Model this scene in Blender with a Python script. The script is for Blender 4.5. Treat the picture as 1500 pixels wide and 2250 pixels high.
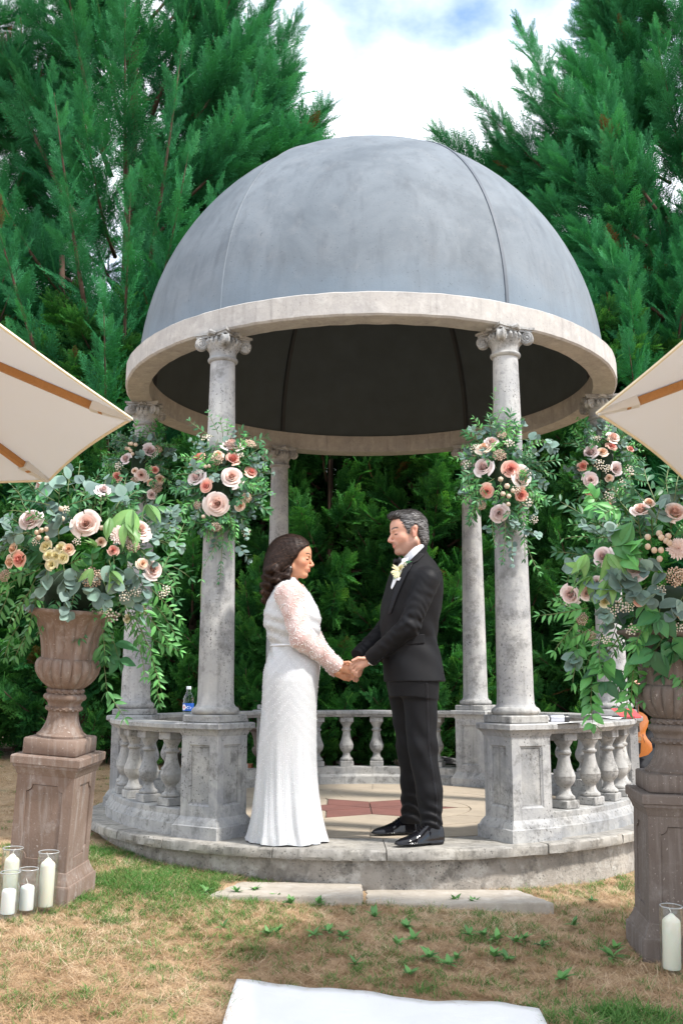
import bpy, bmesh, math, random
import numpy as np
from mathutils import Vector, Matrix, Euler, Quaternion
for o in list(bpy.data.objects): bpy.data.objects.remove(o)
SC = bpy.context.scene; COL = SC.collection
R_ = math.radians; pi = math.pi
rng = np.random.default_rng(7); random.seed(7)

# ------------------------------------------------------------------ camera
CAMH, PITCH, FPX = 0.8, R_(9.89), 2187.5
cd = bpy.data.cameras.new('camera'); cam = bpy.data.objects.new('camera', cd); COL.objects.link(cam)
cam.location = (0, 0, CAMH); cam.rotation_euler = (R_(90) + PITCH, 0, 0)
cd.sensor_fit = 'VERTICAL'; cd.sensor_height = 36.0; cd.lens = 35.0; cd.clip_start = 0.05; cd.clip_end = 500
SC.camera = cam
# ------------------------------------------------------------------ sky, sun, exposure
SUN_EL, SUN_AZ = R_(52), R_(118)       # azimuth clockwise from +Y (north): front right of the camera's back
w = bpy.data.worlds.new('World'); SC.world = w; w.use_nodes = True
nt = w.node_tree; nt.nodes.clear()
out = nt.nodes.new('ShaderNodeOutputWorld'); bg = nt.nodes.new('ShaderNodeBackground'); bg.inputs['Strength'].default_value = 0.1
sky = nt.nodes.new('ShaderNodeTexSky'); sky.sky_type = 'NISHITA'; sky.sun_disc = False
sky.sun_elevation = SUN_EL; sky.sun_rotation = SUN_AZ
tc = nt.nodes.new('ShaderNodeTexCoord'); mp = nt.nodes.new('ShaderNodeMapping')
mp.inputs['Scale'].default_value = (1.0, 1.0, 1.5); mp.inputs['Location'].default_value = (4.4, 2.2, 0.7)
nz = nt.nodes.new('ShaderNodeTexNoise'); nz.inputs['Scale'].default_value = 2.6; nz.inputs['Detail'].default_value = 7; nz.inputs['Roughness'].default_value = 0.52
rp = nt.nodes.new('ShaderNodeValToRGB'); rp.color_ramp.elements[0].position = 0.335; rp.color_ramp.elements[1].position = 0.485
mx = nt.nodes.new('ShaderNodeMix'); mx.data_type = 'RGBA'; mx.inputs['B'].default_value = (12.2, 12.9, 14.0, 1)
sc_ = nt.nodes.new('ShaderNodeMix'); sc_.data_type = 'RGBA'; sc_.blend_type = 'MULTIPLY'; sc_.inputs['Factor'].default_value = 1; sc_.inputs['B'].default_value = (1.9, 2.05, 2.3, 1)
L = nt.links.new
L(tc.outputs['Generated'], mp.inputs['Vector']); L(mp.outputs['Vector'], nz.inputs['Vector']); L(nz.outputs['Fac'], rp.inputs['Fac'])
L(sky.outputs['Color'], sc_.inputs['A']); L(sc_.outputs['Result'], mx.inputs['A'])
L(rp.outputs['Color'], mx.inputs['Factor']); L(mx.outputs['Result'], bg.inputs['Color']); L(bg.outputs['Background'], out.inputs['Surface'])
sd = bpy.data.lights.new('sun', 'SUN'); sd.energy = 3.6; sd.angle = R_(5); sd.color = (1.0, 0.95, 0.88)
so = bpy.data.objects.new('sun', sd); COL.objects.link(so)
sv = Vector((math.sin(SUN_AZ) * math.cos(SUN_EL), math.cos(SUN_AZ) * math.cos(SUN_EL), math.sin(SUN_EL)))
so.rotation_euler = sv.to_track_quat('Z', 'Y').to_euler(); so.location = (6, -4, 9)
SC.view_settings.view_transform = 'Standard'; SC.view_settings.look = 'None'
SC.view_settings.exposure = 0.72; SC.view_settings.gamma = 1.0; SC.view_settings.use_curve_mapping = False
SC.render.engine = 'CYCLES'
SC.cycles.max_bounces = 8; SC.cycles.transparent_max_bounces = 12; SC.cycles.caustics_reflective = False; SC.cycles.caustics_refractive = False
try: SC.cycles.use_denoising = True
except Exception: pass

# ------------------------------------------------------------------ measuring: where a sight line meets a real plane
def ray(px, py):
    u = (px - 750) / FPX; v = (1125 - py) / FPX; c, s = math.cos(PITCH), math.sin(PITCH)
    return Vector((u, c - v * s, s + v * c))
def at(px, py, y):
    r = ray(px, py); return r * (y / r.y) + Vector((0, 0, CAMH))
# ------------------------------------------------------------------ tags and object helpers
def tag(o, label=None, cat=None, group=None, kind=None):
    if label: o['label'] = label
    if cat: o['category'] = cat
    if group: o['group'] = group
    if kind: o['kind'] = kind
    return o
def empty(name, loc=(0, 0, 0), rz=0.0, label=None, cat=None, group=None):
    o = bpy.data.objects.new(name, None); COL.objects.link(o); o.location = loc; o.rotation_euler = (0, 0, rz)
    o.empty_display_size = 0.1
    return tag(o, label, cat, group)
def link(name, me, parent=None, loc=None, rot=None, scale=None):
    o = bpy.data.objects.new(name, me); COL.objects.link(o)
    if parent: o.parent = parent
    if loc is not None: o.location = loc
    if rot is not None: o.rotation_euler = rot
    if scale is not None: o.scale = (scale,) * 3 if isinstance(scale, (int, float)) else scale
    return o
def copy_tree(o, parent=None):
    c = o.copy(); COL.objects.link(c)
    if parent: c.parent = parent
    for ch in list(o.children): copy_tree(ch, c)
    return c
def np_mesh(name, V, Fq, mat=None, smooth=True, mats=None):
    """V (n,3), Fq (m,3|4) arrays"""
    me = bpy.data.meshes.new(name); V = np.asarray(V, np.float32); Fq = np.asarray(Fq, np.int32)
    k = Fq.shape[1]; me.vertices.add(len(V)); me.vertices.foreach_set('co', V.ravel())
    me.loops.add(Fq.size); me.loops.foreach_set('vertex_index', Fq.ravel())
    me.polygons.add(len(Fq)); me.polygons.foreach_set('loop_start', np.arange(0, Fq.size, k, dtype=np.int32))
    me.polygons.foreach_set('use_smooth', np.full(len(Fq), smooth)); me.update(calc_edges=True); me.validate()
    if mat: me.materials.append(mat)
    return me
class MB:
    """collects polygons of one mesh"""
    def __init__(s): s.v = []; s.f = []; s.sm = []
    def add(s, vs, fs, smooth=False, M=None):
        n = len(s.v)
        for p in vs: s.v.append(tuple(M @ Vector(p)) if M is not None else tuple(p))
        for f in fs: s.f.append(tuple(n + i for i in f)); s.sm.append(smooth)
        return s
    def box(s, c, d, M=None, taper=1.0, bev=0.0):
        x, y, z = d[0] / 2, d[1] / 2, d[2] / 2
        if bev <= 0:
            vs = [(c[0] + a * x * (taper if e > 0 else 1), c[1] + b * y * (taper if e > 0 else 1), c[2] + e * z) for e in (-1, 1) for a, b in ((-1, -1), (1, -1), (1, 1), (-1, 1))]
            return s.add(vs, [(3, 2, 1, 0), (4, 5, 6, 7), (0, 1, 5, 4), (1, 2, 6, 5), (2, 3, 7, 6), (3, 0, 4, 7)], False, M)
        rings = [(-z, bev), (-z + bev, 0), (z - bev, 0), (z, bev)]; vs = []; fs = []
        for zz, i in rings:
            for a, b in ((-1, -1), (1, -1), (1, 1), (-1, 1)): vs.append((c[0] + a * (x - i), c[1] + b * (y - i), c[2] + zz))
        # chamfer vertical edges as well
        vs = []
        for zz, i in rings:
            X, Y = x - i, y - i; q = bev
            for a, b in ((-X + q, -Y), (X - q, -Y), (X, -Y + q), (X, Y - q), (X - q, Y), (-X + q, Y), (-X, Y - q), (-X, -Y + q)): vs.append((c[0] + a, c[1] + b, c[2] + zz))
        n = 8
        for r in range(3):
            for k in range(n): fs.append((r * n + k, r * n + (k + 1) % n, (r + 1) * n + (k + 1) % n, (r + 1) * n + k))
        fs.append(tuple(range(n - 1, -1, -1))); fs.append(tuple(range(3 * n, 4 * n)))
        return s.add(vs, fs, False, M)
    def lathe(s, prof, n=24, M=None, smooth=True, flute=None, cap=True):
        vs = []; fs = []
        for i, (r, z) in enumerate(prof):
            for k in range(n):
                a = 2 * pi * k / n; rr = r if flute is None else flute(r, z, a, i)
                vs.append((rr * math.cos(a), rr * math.sin(a), z))
        for i in range(len(prof) - 1):
            for k in range(n): fs.append((i * n + k, i * n + (k + 1) % n, (i + 1) * n + (k + 1) % n, (i + 1) * n + k))
        if cap:
            fs.append(tuple(range(n - 1, -1, -1))); fs.append(tuple(range((len(prof) - 1) * n, len(prof) * n)))
        return s.add(vs, fs, smooth, M)
    def sqlathe(s, prof, M=None):
        """square sections: (half width, z)"""
        vs = []; fs = []
        for r, z in prof: vs += [(-r, -r, z), (r, -r, z), (r, r, z), (-r, r, z)]
        for i in range(len(prof) - 1):
            for k in range(4): fs.append((i * 4 + k, i * 4 + (k + 1) % 4, (i + 1) * 4 + (k + 1) % 4, (i + 1) * 4 + k))
        m = (len(prof) - 1) * 4; fs += [(3, 2, 1, 0), (m, m + 1, m + 2, m + 3)]
        return s.add(vs, fs, False, M)
    def tube(s, pts, rad, n=6, smooth=True, M=None, caps=True):
        pts = [Vector(p) for p in pts]; vs = []; fs = []; up = None
        for i, p in enumerate(pts):
            t = (pts[min(i + 1, len(pts) - 1)] - pts[max(i - 1, 0)])
            t = t.normalized() if t.length > 1e-9 else Vector((0, 0, 1))
            if up is None: up = t.orthogonal().normalized()
            up = (up - t * up.dot(t)); up = up.normalized() if up.length > 1e-6 else t.orthogonal().normalized()
            b = t.cross(up); r = rad[i] if hasattr(rad, '__len__') else rad
            for k in range(n):
                a = 2 * pi * k / n; vs.append(p + up * (r * math.cos(a)) + b * (r * math.sin(a)))
        for i in range(len(pts) - 1):
            for k in range(n): fs.append((i * n + k, i * n + (k + 1) % n, (i + 1) * n + (k + 1) % n, (i + 1) * n + k))
        if caps: fs.append(tuple(range(n - 1, -1, -1))); fs.append(tuple(range((len(pts) - 1) * n, len(pts) * n)))
        return s.add(vs, fs, smooth, M)
    def arc(s, prof, a0, a1, n, c=(0, 0), ends=True, smooth=True):
        """closed profile [(r,z)...] swept from angle a0 to a1"""
        m = len(prof); vs = []; fs = []
        for i in range(n + 1):
            a = a0 + (a1 - a0) * i / n
            for r, z in prof: vs.append((c[0] + r * math.cos(a), c[1] + r * math.sin(a), z))
        for i in range(n):
            for k in range(m): fs.append((i * m + k, (i + 1) * m + k, (i + 1) * m + (k + 1) % m, i * m + (k + 1) % m))
        if ends: fs.append(tuple(range(m))); fs.append(tuple(range((n + 1) * m - 1, n * m - 1, -1)))
        return s.add(vs, fs, smooth)
    def prism(s, poly, z0, z1, M=None, inset=0.0):
        n = len(poly); cx = sum(p[0] for p in poly) / n; cy = sum(p[1] for p in poly) / n
        vs = [(p[0], p[1], z0) for p in poly] + [(p[0] + (cx - p[0]) * inset, p[1] + (cy - p[1]) * inset, z1) for p in poly]
        fs = [tuple(range(n - 1, -1, -1)), tuple(range(n, 2 * n))] + [(k, (k + 1) % n, n + (k + 1) % n, n + k) for k in range(n)]
        return s.add(vs, fs, False, M)
    def mesh(s, name, mat=None, sharp=None):
        me = bpy.data.meshes.new(name); me.from_pydata(s.v, [], s.f); me.polygons.foreach_set('use_smooth', s.sm)
        if mat: me.materials.append(mat)
        bm = bmesh.new(); bm.from_mesh(me); bmesh.ops.recalc_face_normals(bm, faces=bm.faces); bm.to_mesh(me); bm.free()
        if sharp: me.set_sharp_from_angle(angle=R_(sharp))
        return me
    def build(s, name, mat=None, parent=None, sharp=40, loc=None, rot=None):
        return link(name, s.mesh(name, mat, sharp), parent, loc, rot)
# ------------------------------------------------------------------ materials
class NT:
    def __init__(s, name):
        s.m = bpy.data.materials.new(name); s.m.use_nodes = True; s.t = s.m.node_tree
        s.b = s.t.nodes['Principled BSDF']; s.o = s.t.nodes['Material Output']
    def n(s, typ, ins=None, **kw):
        x = s.t.nodes.new(typ)
        for k, v in kw.items(): setattr(x, k, v)
        for k, v in (ins or {}).items(): s.set(x.inputs[k], v)
        return x
    def set(s, sock, v):
        if isinstance(v, bpy.types.NodeSocket): s.t.links.new(v, sock)
        elif hasattr(v, '__len__') and len(v) == 3 and sock.type == 'RGBA': sock.default_value = (*v, 1)
        else: sock.default_value = v
    def pos(s, scale=(1, 1, 1), obj=False):
        g = s.n('ShaderNodeTexCoord').outputs['Object'] if obj else s.n('ShaderNodeNewGeometry').outputs['Position']
        if scale == (1, 1, 1): return g
        return s.n('ShaderNodeVectorMath', {0: g, 1: scale}, operation='MULTIPLY').outputs[0]
    def noise(s, v, scale, detail=4, rough=0.55, dist=0.0):
        return s.n('ShaderNodeTexNoise', {'Vector': v, 'Scale': scale, 'Detail': detail, 'Roughness': rough, 'Distortion': dist}).outputs['Fac']
    def ramp(s, f, a, b, lo=0.0, hi=1.0):
        r = s.n('ShaderNodeMapRange', {'Value': f, 'From Min': a, 'From Max': b, 'To Min': lo, 'To Max': hi}); r.clamp = True
        return r.outputs[0]
    def mix(s, f, a, b, mode='MIX'):
        x = s.n('ShaderNodeMix', data_type='RGBA', blend_type=mode); s.set(x.inputs['Factor'], f); s.set(x.inputs['A'], a); s.set(x.inputs['B'], b)
        return x.outputs['Result']
    def math(s, op, a, b=0.0):
        x = s.n('ShaderNodeMath', operation=op); s.set(x.inputs[0], a); s.set(x.inputs[1], b); return x.outputs[0]
    def attr(s, name, typ='GEOMETRY', out='Fac'):
        x = s.n('ShaderNodeAttribute'); x.attribute_type = typ; x.attribute_name = name; return x.outputs[out]
    def bump(s, h, strength=0.3, dist=0.01):
        s.set(s.b.inputs['Normal'], s.n('ShaderNodeBump', {'Height': h, 'Strength': strength, 'Distance': dist}).outputs[0])
    def fin(s, col=None, rough=None, **kw):
        if col is not None: s.set(s.b.inputs['Base Color'], col)
        if rough is not None: s.set(s.b.inputs['Roughness'], rough)
        for k, v in kw.items(): s.set(s.b.inputs[k], v)
        return s.m
def plain(name, col, rough=0.5, var=0.12, scale=20, **kw):
    t = NT(name); n = t.noise(t.pos(obj=True), scale, 4)
    c = t.mix(n, tuple(x * (1 - var) for x in col), tuple(min(1, x * (1 + var)) for x in col))
    return t.fin(c, rough, **kw)
def stone(name, A, B, lichen=0.5, dark=(0.045, 0.043, 0.04), pale=(0.62, 0.6, 0.56), pal=0.3, bump=0.35, streak=0.35, rough=0.9):
    t = NT(name); p = t.pos()
    big = t.noise(p, 3.1, 6, 0.6); fine = t.noise(p, 60, 5, 0.65); mid = t.noise(p, 14, 5, 0.6, 0.3)
    c = t.mix(t.ramp(big, 0.35, 0.65), A, B)
    c = t.mix(t.ramp(mid, 0.5, 0.7, 0, pal), c, pale)
    st = t.noise(t.pos((16, 16, 1.1)), 1.6, 5, 0.6)
    c = t.mix(t.ramp(st, 0.52, 0.75, 0, streak), c, tuple(x * 0.35 for x in A))
    gate = t.ramp(t.noise(p, 4.3, 3, 0.5), 0.45, 0.62)
    c = t.mix(t.ramp(t.noise(p, 9.5, 8, 0.74), 0.51, 0.64, 0, 0.8 * lichen), c, tuple(x * 0.3 for x in A)); sp = t.ramp(t.noise(p, 80, 3, 0.7), 0.585, 0.66)
    c = t.mix(t.math('MULTIPLY', t.math('MULTIPLY', gate, sp), min(1, lichen * 1.6)), c, dark)
    wp = t.n('ShaderNodeVectorMath', {0: p, 1: t.n('ShaderNodeVectorMath', {0: t.n('ShaderNodeTexNoise', {'Vector': p, 'Scale': 40.0}).outputs['Color'], 1: (.03, .03, .03)}, operation='MULTIPLY').outputs[0]}, operation='ADD').outputs[0]; spot = t.n('ShaderNodeTexVoronoi', {'Vector': wp, 'Scale': 42}); sm = t.ramp(spot.outputs['Distance'], 0.12, 0.26, .75, 0)
    g2 = t.ramp(t.noise(p, 5.5, 2), 0.54, 0.64)
    c = t.mix(t.math('MULTIPLY', t.math('MULTIPLY', sm, g2), lichen), c, dark)
    c = t.mix(0.35, c, t.mix(fine, (0.6, 0.6, 0.6), (1.3, 1.3, 1.3)), 'MULTIPLY')
    t.bump(t.math('ADD', fine, t.math('MULTIPLY', mid, 1.5)), bump, 0.006)
    return t.fin(c, rough)
MAT = {}
MAT['stone'] = stone('weathered limestone', (0.41, 0.40, 0.375), (0.24, 0.245, 0.25), 1.0, streak=0.6)
MAT['stone_clean'] = stone('pale limestone', (0.43, 0.425, 0.41), (0.275, 0.28, 0.29), 0.85, streak=0.5)
MAT['ring'] = stone('rendered ring stone', (0.425, 0.40, 0.37), (0.34, 0.325, 0.31), 0.2, pal=0.35, streak=0.4, bump=0.2)
MAT['lip'] = stone('old coping stone', (0.37, 0.345, 0.30), (0.22, 0.21, 0.195), 0.95, streak=0.75)
MAT['wallrender'] = stone('crumbling render', (0.40, 0.365, 0.32), (0.22, 0.20, 0.175), 1.0, bump=0.8, pal=0.5)
MAT['paving'] = stone('sand paving', (0.42, 0.35, 0.265), (0.34, 0.285, 0.22), 0.1, pale=(0.5, 0.43, 0.34), pal=0.25, streak=0.1, bump=0.15)
MAT['star'] = stone('red star tile', (0.21, 0.085, 0.068), (0.16, 0.068, 0.056), 0.05, pale=(0.28, 0.13, 0.1), pal=0.2, streak=0.05, bump=0.12)
MAT['mortar'] = stone('mortar', (0.33, 0.29, 0.23), (0.25, 0.22, 0.18), 0.1, streak=0.1)
# ================================================================== GAZEBO
GC = (0.205, 7.0); GR = 1.647; PHI = -3.2
gaz = empty('gazebo', (GC[0], GC[1], 0), 0, 'round stone garden temple with six columns under a blue grey dome', 'gazebo')
ANG = [R_(a + PHI) for a in (-120, -60, 0, 60, 120, 180)]
# ---- dome: six panels over a dark lining
def dome_mat():
    t = NT('blue grey lead paint'); p = t.pos()
    b = t.noise(p, 1.7, 7, 0.62, 0.6); m = t.noise(p, 7, 6, 0.65, 0.4); st = t.noise(t.pos((9, 9, 0.9)), 1.3, 5, 0.6)
    c = t.mix(t.ramp(b, 0.36, 0.66), (0.088, 0.108, 0.128), (0.15, 0.175, 0.198))
    c = t.mix(t.ramp(m, 0.52, 0.72, 0, 0.4), c, (0.20, 0.215, 0.23))
    c = t.mix(t.ramp(st, 0.5, 0.72, 0, 0.45), c, (0.055, 0.066, 0.08))
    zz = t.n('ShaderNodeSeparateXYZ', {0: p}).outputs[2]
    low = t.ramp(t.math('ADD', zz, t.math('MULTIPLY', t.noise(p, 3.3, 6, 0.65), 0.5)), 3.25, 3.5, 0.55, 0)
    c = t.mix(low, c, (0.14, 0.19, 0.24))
    sp = t.ramp(t.noise(p, 70, 2, 0.6), 0.67, 0.7, 0, 0.6); c = t.mix(sp, c, (0.05, 0.06, 0.07))
    t.bump(t.math('ADD', m, t.math('MULTIPLY', t.noise(p, 90, 3), 0.3)), 0.18, 0.01)
    return t.fin(c, t.ramp(m, 0.3, 0.7, 0.62, 0.8))
MAT['dome'] = dome_mat()
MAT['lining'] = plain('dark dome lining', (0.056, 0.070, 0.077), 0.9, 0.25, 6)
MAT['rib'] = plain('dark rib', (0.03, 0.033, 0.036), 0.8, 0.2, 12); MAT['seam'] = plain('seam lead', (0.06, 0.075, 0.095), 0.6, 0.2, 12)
DR, DZ = 1.678, 2.966
lin = MB(); NL, NS = 40, 96
prof = [((DR - 0.085) * math.cos(t), DZ + (DR - 0.085) * math.sin(t)) for t in [pi / 2 * i / 24 for i in range(25)]]
prof[-1] = (0.002, prof[-1][1])
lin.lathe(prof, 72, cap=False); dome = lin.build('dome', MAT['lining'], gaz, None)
def gore(i):
    m = MB(); nu, nv = 18, 26; vs = []; fs = []
    a0 = ANG[i]; a1 = a0 + R_(60); off = 0.004 if i % 2 == 0 else -0.004
    for sh in (0, 1):
        for j in range(nv + 1):
            t = (pi / 2 - 0.004) * j / nv
            for k in range(nu + 1):
                u = k / nu; g = 0.0035 / max(0.05, math.cos(t)); a = a0 + g + (a1 - a0 - 2 * g) * u if math.cos(t) > 0.05 else a0 + (a1 - a0) * u
                r = DR * (1 - 0.018 * math.sin(pi * u) * math.cos(t)) + off - sh * 0.035
                vs.append((r * math.cos(t) * math.cos(a), r * math.cos(t) * math.sin(a), DZ + (DR + off - sh * 0.035) * math.sin(t) * (1.02)))
    W = nu + 1; B = (nv + 1) * W
    for j in range(nv):
        for k in range(nu):
            q = (j * W + k, j * W + k + 1, (j + 1) * W + k + 1, (j + 1) * W + k); fs.append(q); fs.append(tuple(B + x for x in q[::-1]))
        for k in (0, nu):
            fs.append((j * W + k, (j + 1) * W + k, B + (j + 1) * W + k, B + j * W + k))
    for k in range(nu): fs.append((k, k + 1, B + k + 1, B + k))
    m.add(vs, fs, True); return m
for i in range(6):
    gore(i).build('dome_panel', MAT['dome'], dome, 50)
    a = ANG[i]; sm_ = MB()
    sm_.tube([((DR - 0.004) * math.cos(t) * math.cos(a), (DR - 0.004) * math.cos(t) * math.sin(a), DZ + (DR - 0.004) * 1.02 * math.sin(t)) for t in [1.53 * j / 30 for j in range(31)]], 0.017 if i % 2 else 0.0125, 5)
    sm_.build('seam', MAT['seam'] if i % 2 else MAT['dome'], dome)
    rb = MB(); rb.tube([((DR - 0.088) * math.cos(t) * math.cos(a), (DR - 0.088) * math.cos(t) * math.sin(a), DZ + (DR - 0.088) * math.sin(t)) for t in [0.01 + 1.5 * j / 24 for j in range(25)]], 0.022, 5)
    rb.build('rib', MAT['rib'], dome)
# ---- ring beam
rm = MB(); ri, ro = 1.575, 1.735; z0, z1 = 2.832, 2.974
def jag(m, amp, sel=None):
    for i, v in enumerate(m.v):
        r = math.hypot(v[0], v[1]); n = math.sin(v[0] * 31 + v[2] * 17) * math.sin(v[1] * 27) + 0.6 * math.sin(v[0] * 83 + v[1] * 61)
        m.v[i] = (v[0] * (1 + amp * n / r), v[1] * (1 + amp * n / r), v[2] + amp * 0.6 * n)
rm.arc([(ri, z0 + .004), (ri + .012, z0), (ro - .012, z0), (ro, z0 + .01), (ro, z1 - .008), (ro - .01, z1), (ri, z1)], 0, 2 * pi, 180, ends=False, smooth=True)
jag(rm, 0.0016); rm.build('ring_beam', MAT['ring'], gaz, 35)
# ---- capital
def capital_mesh():
    m = MB()
    m.lathe([(.074, 2.664), (.086, 2.672), (.089, 2.68), (.086, 2.688), (.078, 2.694), (.078, 2.715), (.083, 2.735), (.098, 2.752), (.104, 2.768), (.098, 2.782), (.088, 2.79), (.088, 2.815)], 28)
    # concave sided abacus
    for zz0, zz1, hw in ((2.806, 2.82, .112), (2.82, 2.8345, .122)):
        pl = []
        for q in range(4):
            M = Matrix.Rotation(q * pi / 2, 3, 'Z')
            for s in np.linspace(-1, 1, 7)[:-1]:
                d = hw * (1 - 0.16 * (1 - s * s)); pl.append(M @ Vector((hw * s * (1.0), -d, 0)))
        m.prism([(p.x, p.y) for p in pl], zz0, zz1)
    for q in range(4):
        M = Matrix.Rotation(q * pi / 2 + pi / 4, 4, 'Z')
        # volute: short drum whose axis is level and square to the diagonal
        V = M @ Matrix.Translation((.128, 0, 2.772)) @ Matrix.Rotation(pi / 2, 4, 'X')
        m.lathe([(.02, -.021), (.033, -.021), (.037, -.016), (.030, -.004), (.030, .004), (.037, .016), (.033, .021), (.02, .021)], 18, V)
        for s in (-1, 1):
            sp = [((.031 - .0026 * k / 2) * math.cos(.62 * k + 1.2), (.031 - .0026 * k / 2) * math.sin(.62 * k + 1.2), s * .021) for k in range(20)]
            m.tube([V @ Vector(p) for p in sp], .0052, 5)
            m.lathe([(.0085, s * .018), (.0085, s * .025), (.004, s * .028)], 8, V)
        # scroll band running back to the bell
        m.tube([M @ Vector(p) for p in ((.126, 0, 2.803), (.105, 0, 2.807), (.08, 0, 2.80))], [.024, .021, .018], 6)
        # leaf and eggs on each face
        M2 = Matrix.Rotation(q * pi / 2, 4, 'Z')
        for s in (-1, 0, 1):
            a = s * .3; m.tube([M2 @ Vector(((.1) * math.sin(a), -.1 * math.cos(a), 2.762)), M2 @ Vector((.106 * math.sin(a), -.106 * math.cos(a), 2.78)), M2 @ Vector((.097 * math.sin(a), -.097 * math.cos(a), 2.80))], [.008, .013, .007], 6)
        m.tube([M2 @ Vector((-.03, -.103, 2.818)), M2 @ Vector((0, -.112, 2.83)), M2 @ Vector((.03, -.103, 2.818))], [.01, .017, .01], 6)
    return m.mesh('capital', MAT['stone'], 40)
cap_me = capital_mesh()
sh = MB(); N = 26; pr = []
for i in range(N + 1):
    t = i / N; z = .69 + t * (2.668 - .69); r = .1 - .028 * (t ** 1.35); pr.append((r, z))
pr = [(.112, .684), (.108, .692), (.102, .702)] + pr[1:]
sh.lathe(pr, 32); shaft_me = sh.mesh('column', MAT['stone_clean'], 50)
bs = MB(); bs.lathe([(.105, .642), (.124, .645), (.132, .656), (.133, .665), (.126, .678), (.115, .685), (.1, .69)], 32); base_me = bs.mesh('column_base', MAT['stone'], 60)
pli = MB(); pli.box((0, 0, .6215), (.255, .255, .043), bev=.006); plinth_me = pli.mesh('plinth', MAT['stone'], 30)
# ---- pedestal: base mould, die, cap; panels recessed
pm = MB()
pm.sqlathe([(.158, -.002), (.158, .062), (.150, .067), (.148, .074), (.141, .088), (.134, .098), (.130, .104), (.127, .108), (.127, .112)])
pm.sqlathe([(.127, .532), (.131, .537), (.133, .545), (.140, .556), (.149, .566), (.157, .570), (.157, .594), (.151, .60), (.1, .601)])
# die with framed openings
dz0, dz1, hw = .1121, .5319, .1262
pw, pz0, pz1, dep = .074, .165, .485, .012
def die_face(m, M):
    o = [(-hw, -hw, dz0), (hw, -hw, dz0), (hw, -hw, dz1), (-hw, -hw, dz1)]
    i1 = [(-pw, -hw, pz0), (pw, -hw, pz0), (pw, -hw, pz1), (-pw, -hw, pz1)]
    g = .008; i2 = [(-pw + g, -hw + dep * .6, pz0 + g), (pw - g, -hw + dep * .6, pz0 + g), (pw - g, -hw + dep * .6, pz1 - g), (-pw + g, -hw + dep * .6, pz1 - g)]
    g = .012; i3 = [(-pw + g, -hw + dep * .6, pz0 + g), (pw - g, -hw + dep * .6, pz0 + g), (pw - g, -hw + dep * .6, pz1 - g), (-pw + g, -hw + dep * .6, pz1 - g)]
    g = .013; i4 = [(-pw + g, -hw + dep, pz0 + g), (pw - g, -hw + dep, pz0 + g), (pw - g, -hw + dep, pz1 - g), (-pw + g, -hw + dep, pz1 - g)]
    vs = o + i1 + i2 + i3 + i4; fs = []
    for a, b in ((0, 4), (4, 8), (8, 12), (12, 16)):
        for k in range(4): fs.append((a + k, a + (k + 1) % 4, b + (k + 1) % 4, b + k))
    m.add(vs, fs, False, M)
for q in range(4): die_face(pm, Matrix.Rotation(q * pi / 2, 4, 'Z'))
ped_me = pm.mesh('pedestal', MAT['stone_clean'], 30)
pn = MB(); gq = .014; pn.box((0, -hw + dep + .004, (pz0 + pz1) / 2), (2 * (pw - gq), .009, pz1 - pz0 - 2 * gq)); panel_me = pn.mesh('panel', MAT['stone'], 30)
for i, a in enumerate(ANG):
    lx, ly = GR * math.cos(a), GR * math.sin(a); rz = a + pi / 2
    p = link('pedestal', ped_me, gaz, (lx, ly, 0), (0, 0, rz))
    for q in range(4): link('panel', panel_me, p, None, (0, 0, q * pi / 2))
    c = link('column', shaft_me, gaz, (lx, ly, 0), (0, 0, rz + i))
    link('column_base', base_me, c); link('plinth', plinth_me, c, None, (0, 0, -i)); link('capital', cap_me, c, None, (0, 0, -i))
# ---- balustrade
bm_ = MB()
bm_.box((0, 0, .1545), (.112, .112, .045), bev=.004)
bm_.lathe([(.045, .176), (.052, .18), (.055, .188), (.052, .197), (.043, .203), (.037, .21), (.031, .225), (.029, .238), (.033, .247), (.044, .258), (.054, .273), (.0585, .288), (.059, .3), (.0605, .304), (.059, .309), (.054, .325), (.046, .345), (.038, .372), (.033, .4), (.031, .418), (.034, .422), (.042, .428), (.042, .436), (.034, .441), (.031, .446), (.032, .458), (.041, .474), (.05, .487), (.052, .496)], 20)
bm_.box((0, 0, .5185), (.112, .112, .046), bev=.004)
bal_me = bm_.mesh('baluster', MAT['stone'], 35)
for i in range(6):
    if i == 0: continue                     # the open side
    a0, a1 = ANG[i - 0] if i < 6 else 0, 0
for i in (1, 2, 3, 4, 5):
    a0 = ANG[i]; a1 = a0 + R_(60); ins = R_(4.4)
    kb = MB(); kb.arc([(GR - .11, -.002), (GR + .112, -.002), (GR + .112, .058), (GR + .1, .064), (GR + .097, .075), (GR + .088, .092), (GR + .08, .1), (GR + .08, .128), (GR + .074, .132), (GR - .074, .132), (GR - .08, .128), (GR - .08, .075), (GR - .1, .064), (GR - .11, .055)], a0 + ins, a1 - ins, 24)
    jag(kb, .0014); kb.build('kerb', MAT['stone'], gaz, 35)
    rl = MB(); rl.arc([(GR - .08, .5415), (GR + .08, .5415), (GR + .085, .55), (GR + .097, .56), (GR + .105, .567), (GR + .105, .588), (GR + .098, .594), (GR - .098, .594), (GR - .105, .588), (GR - .105, .567), (GR - .085, .55)], a0 + ins, a1 - ins, 24)
    jag(rl, .0014); rl.build('rail', MAT['stone'], gaz, 35)
    for k in range(5):
        a = a0 + R_(60) * (k + 1.0) / 6.0 if False else a0 + R_(12.2) + R_(35.6) * k / 4
        b = link('baluster', bal_me, gaz, (GR * math.cos(a), GR * math.sin(a), 0), (0, 0, a))
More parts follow.
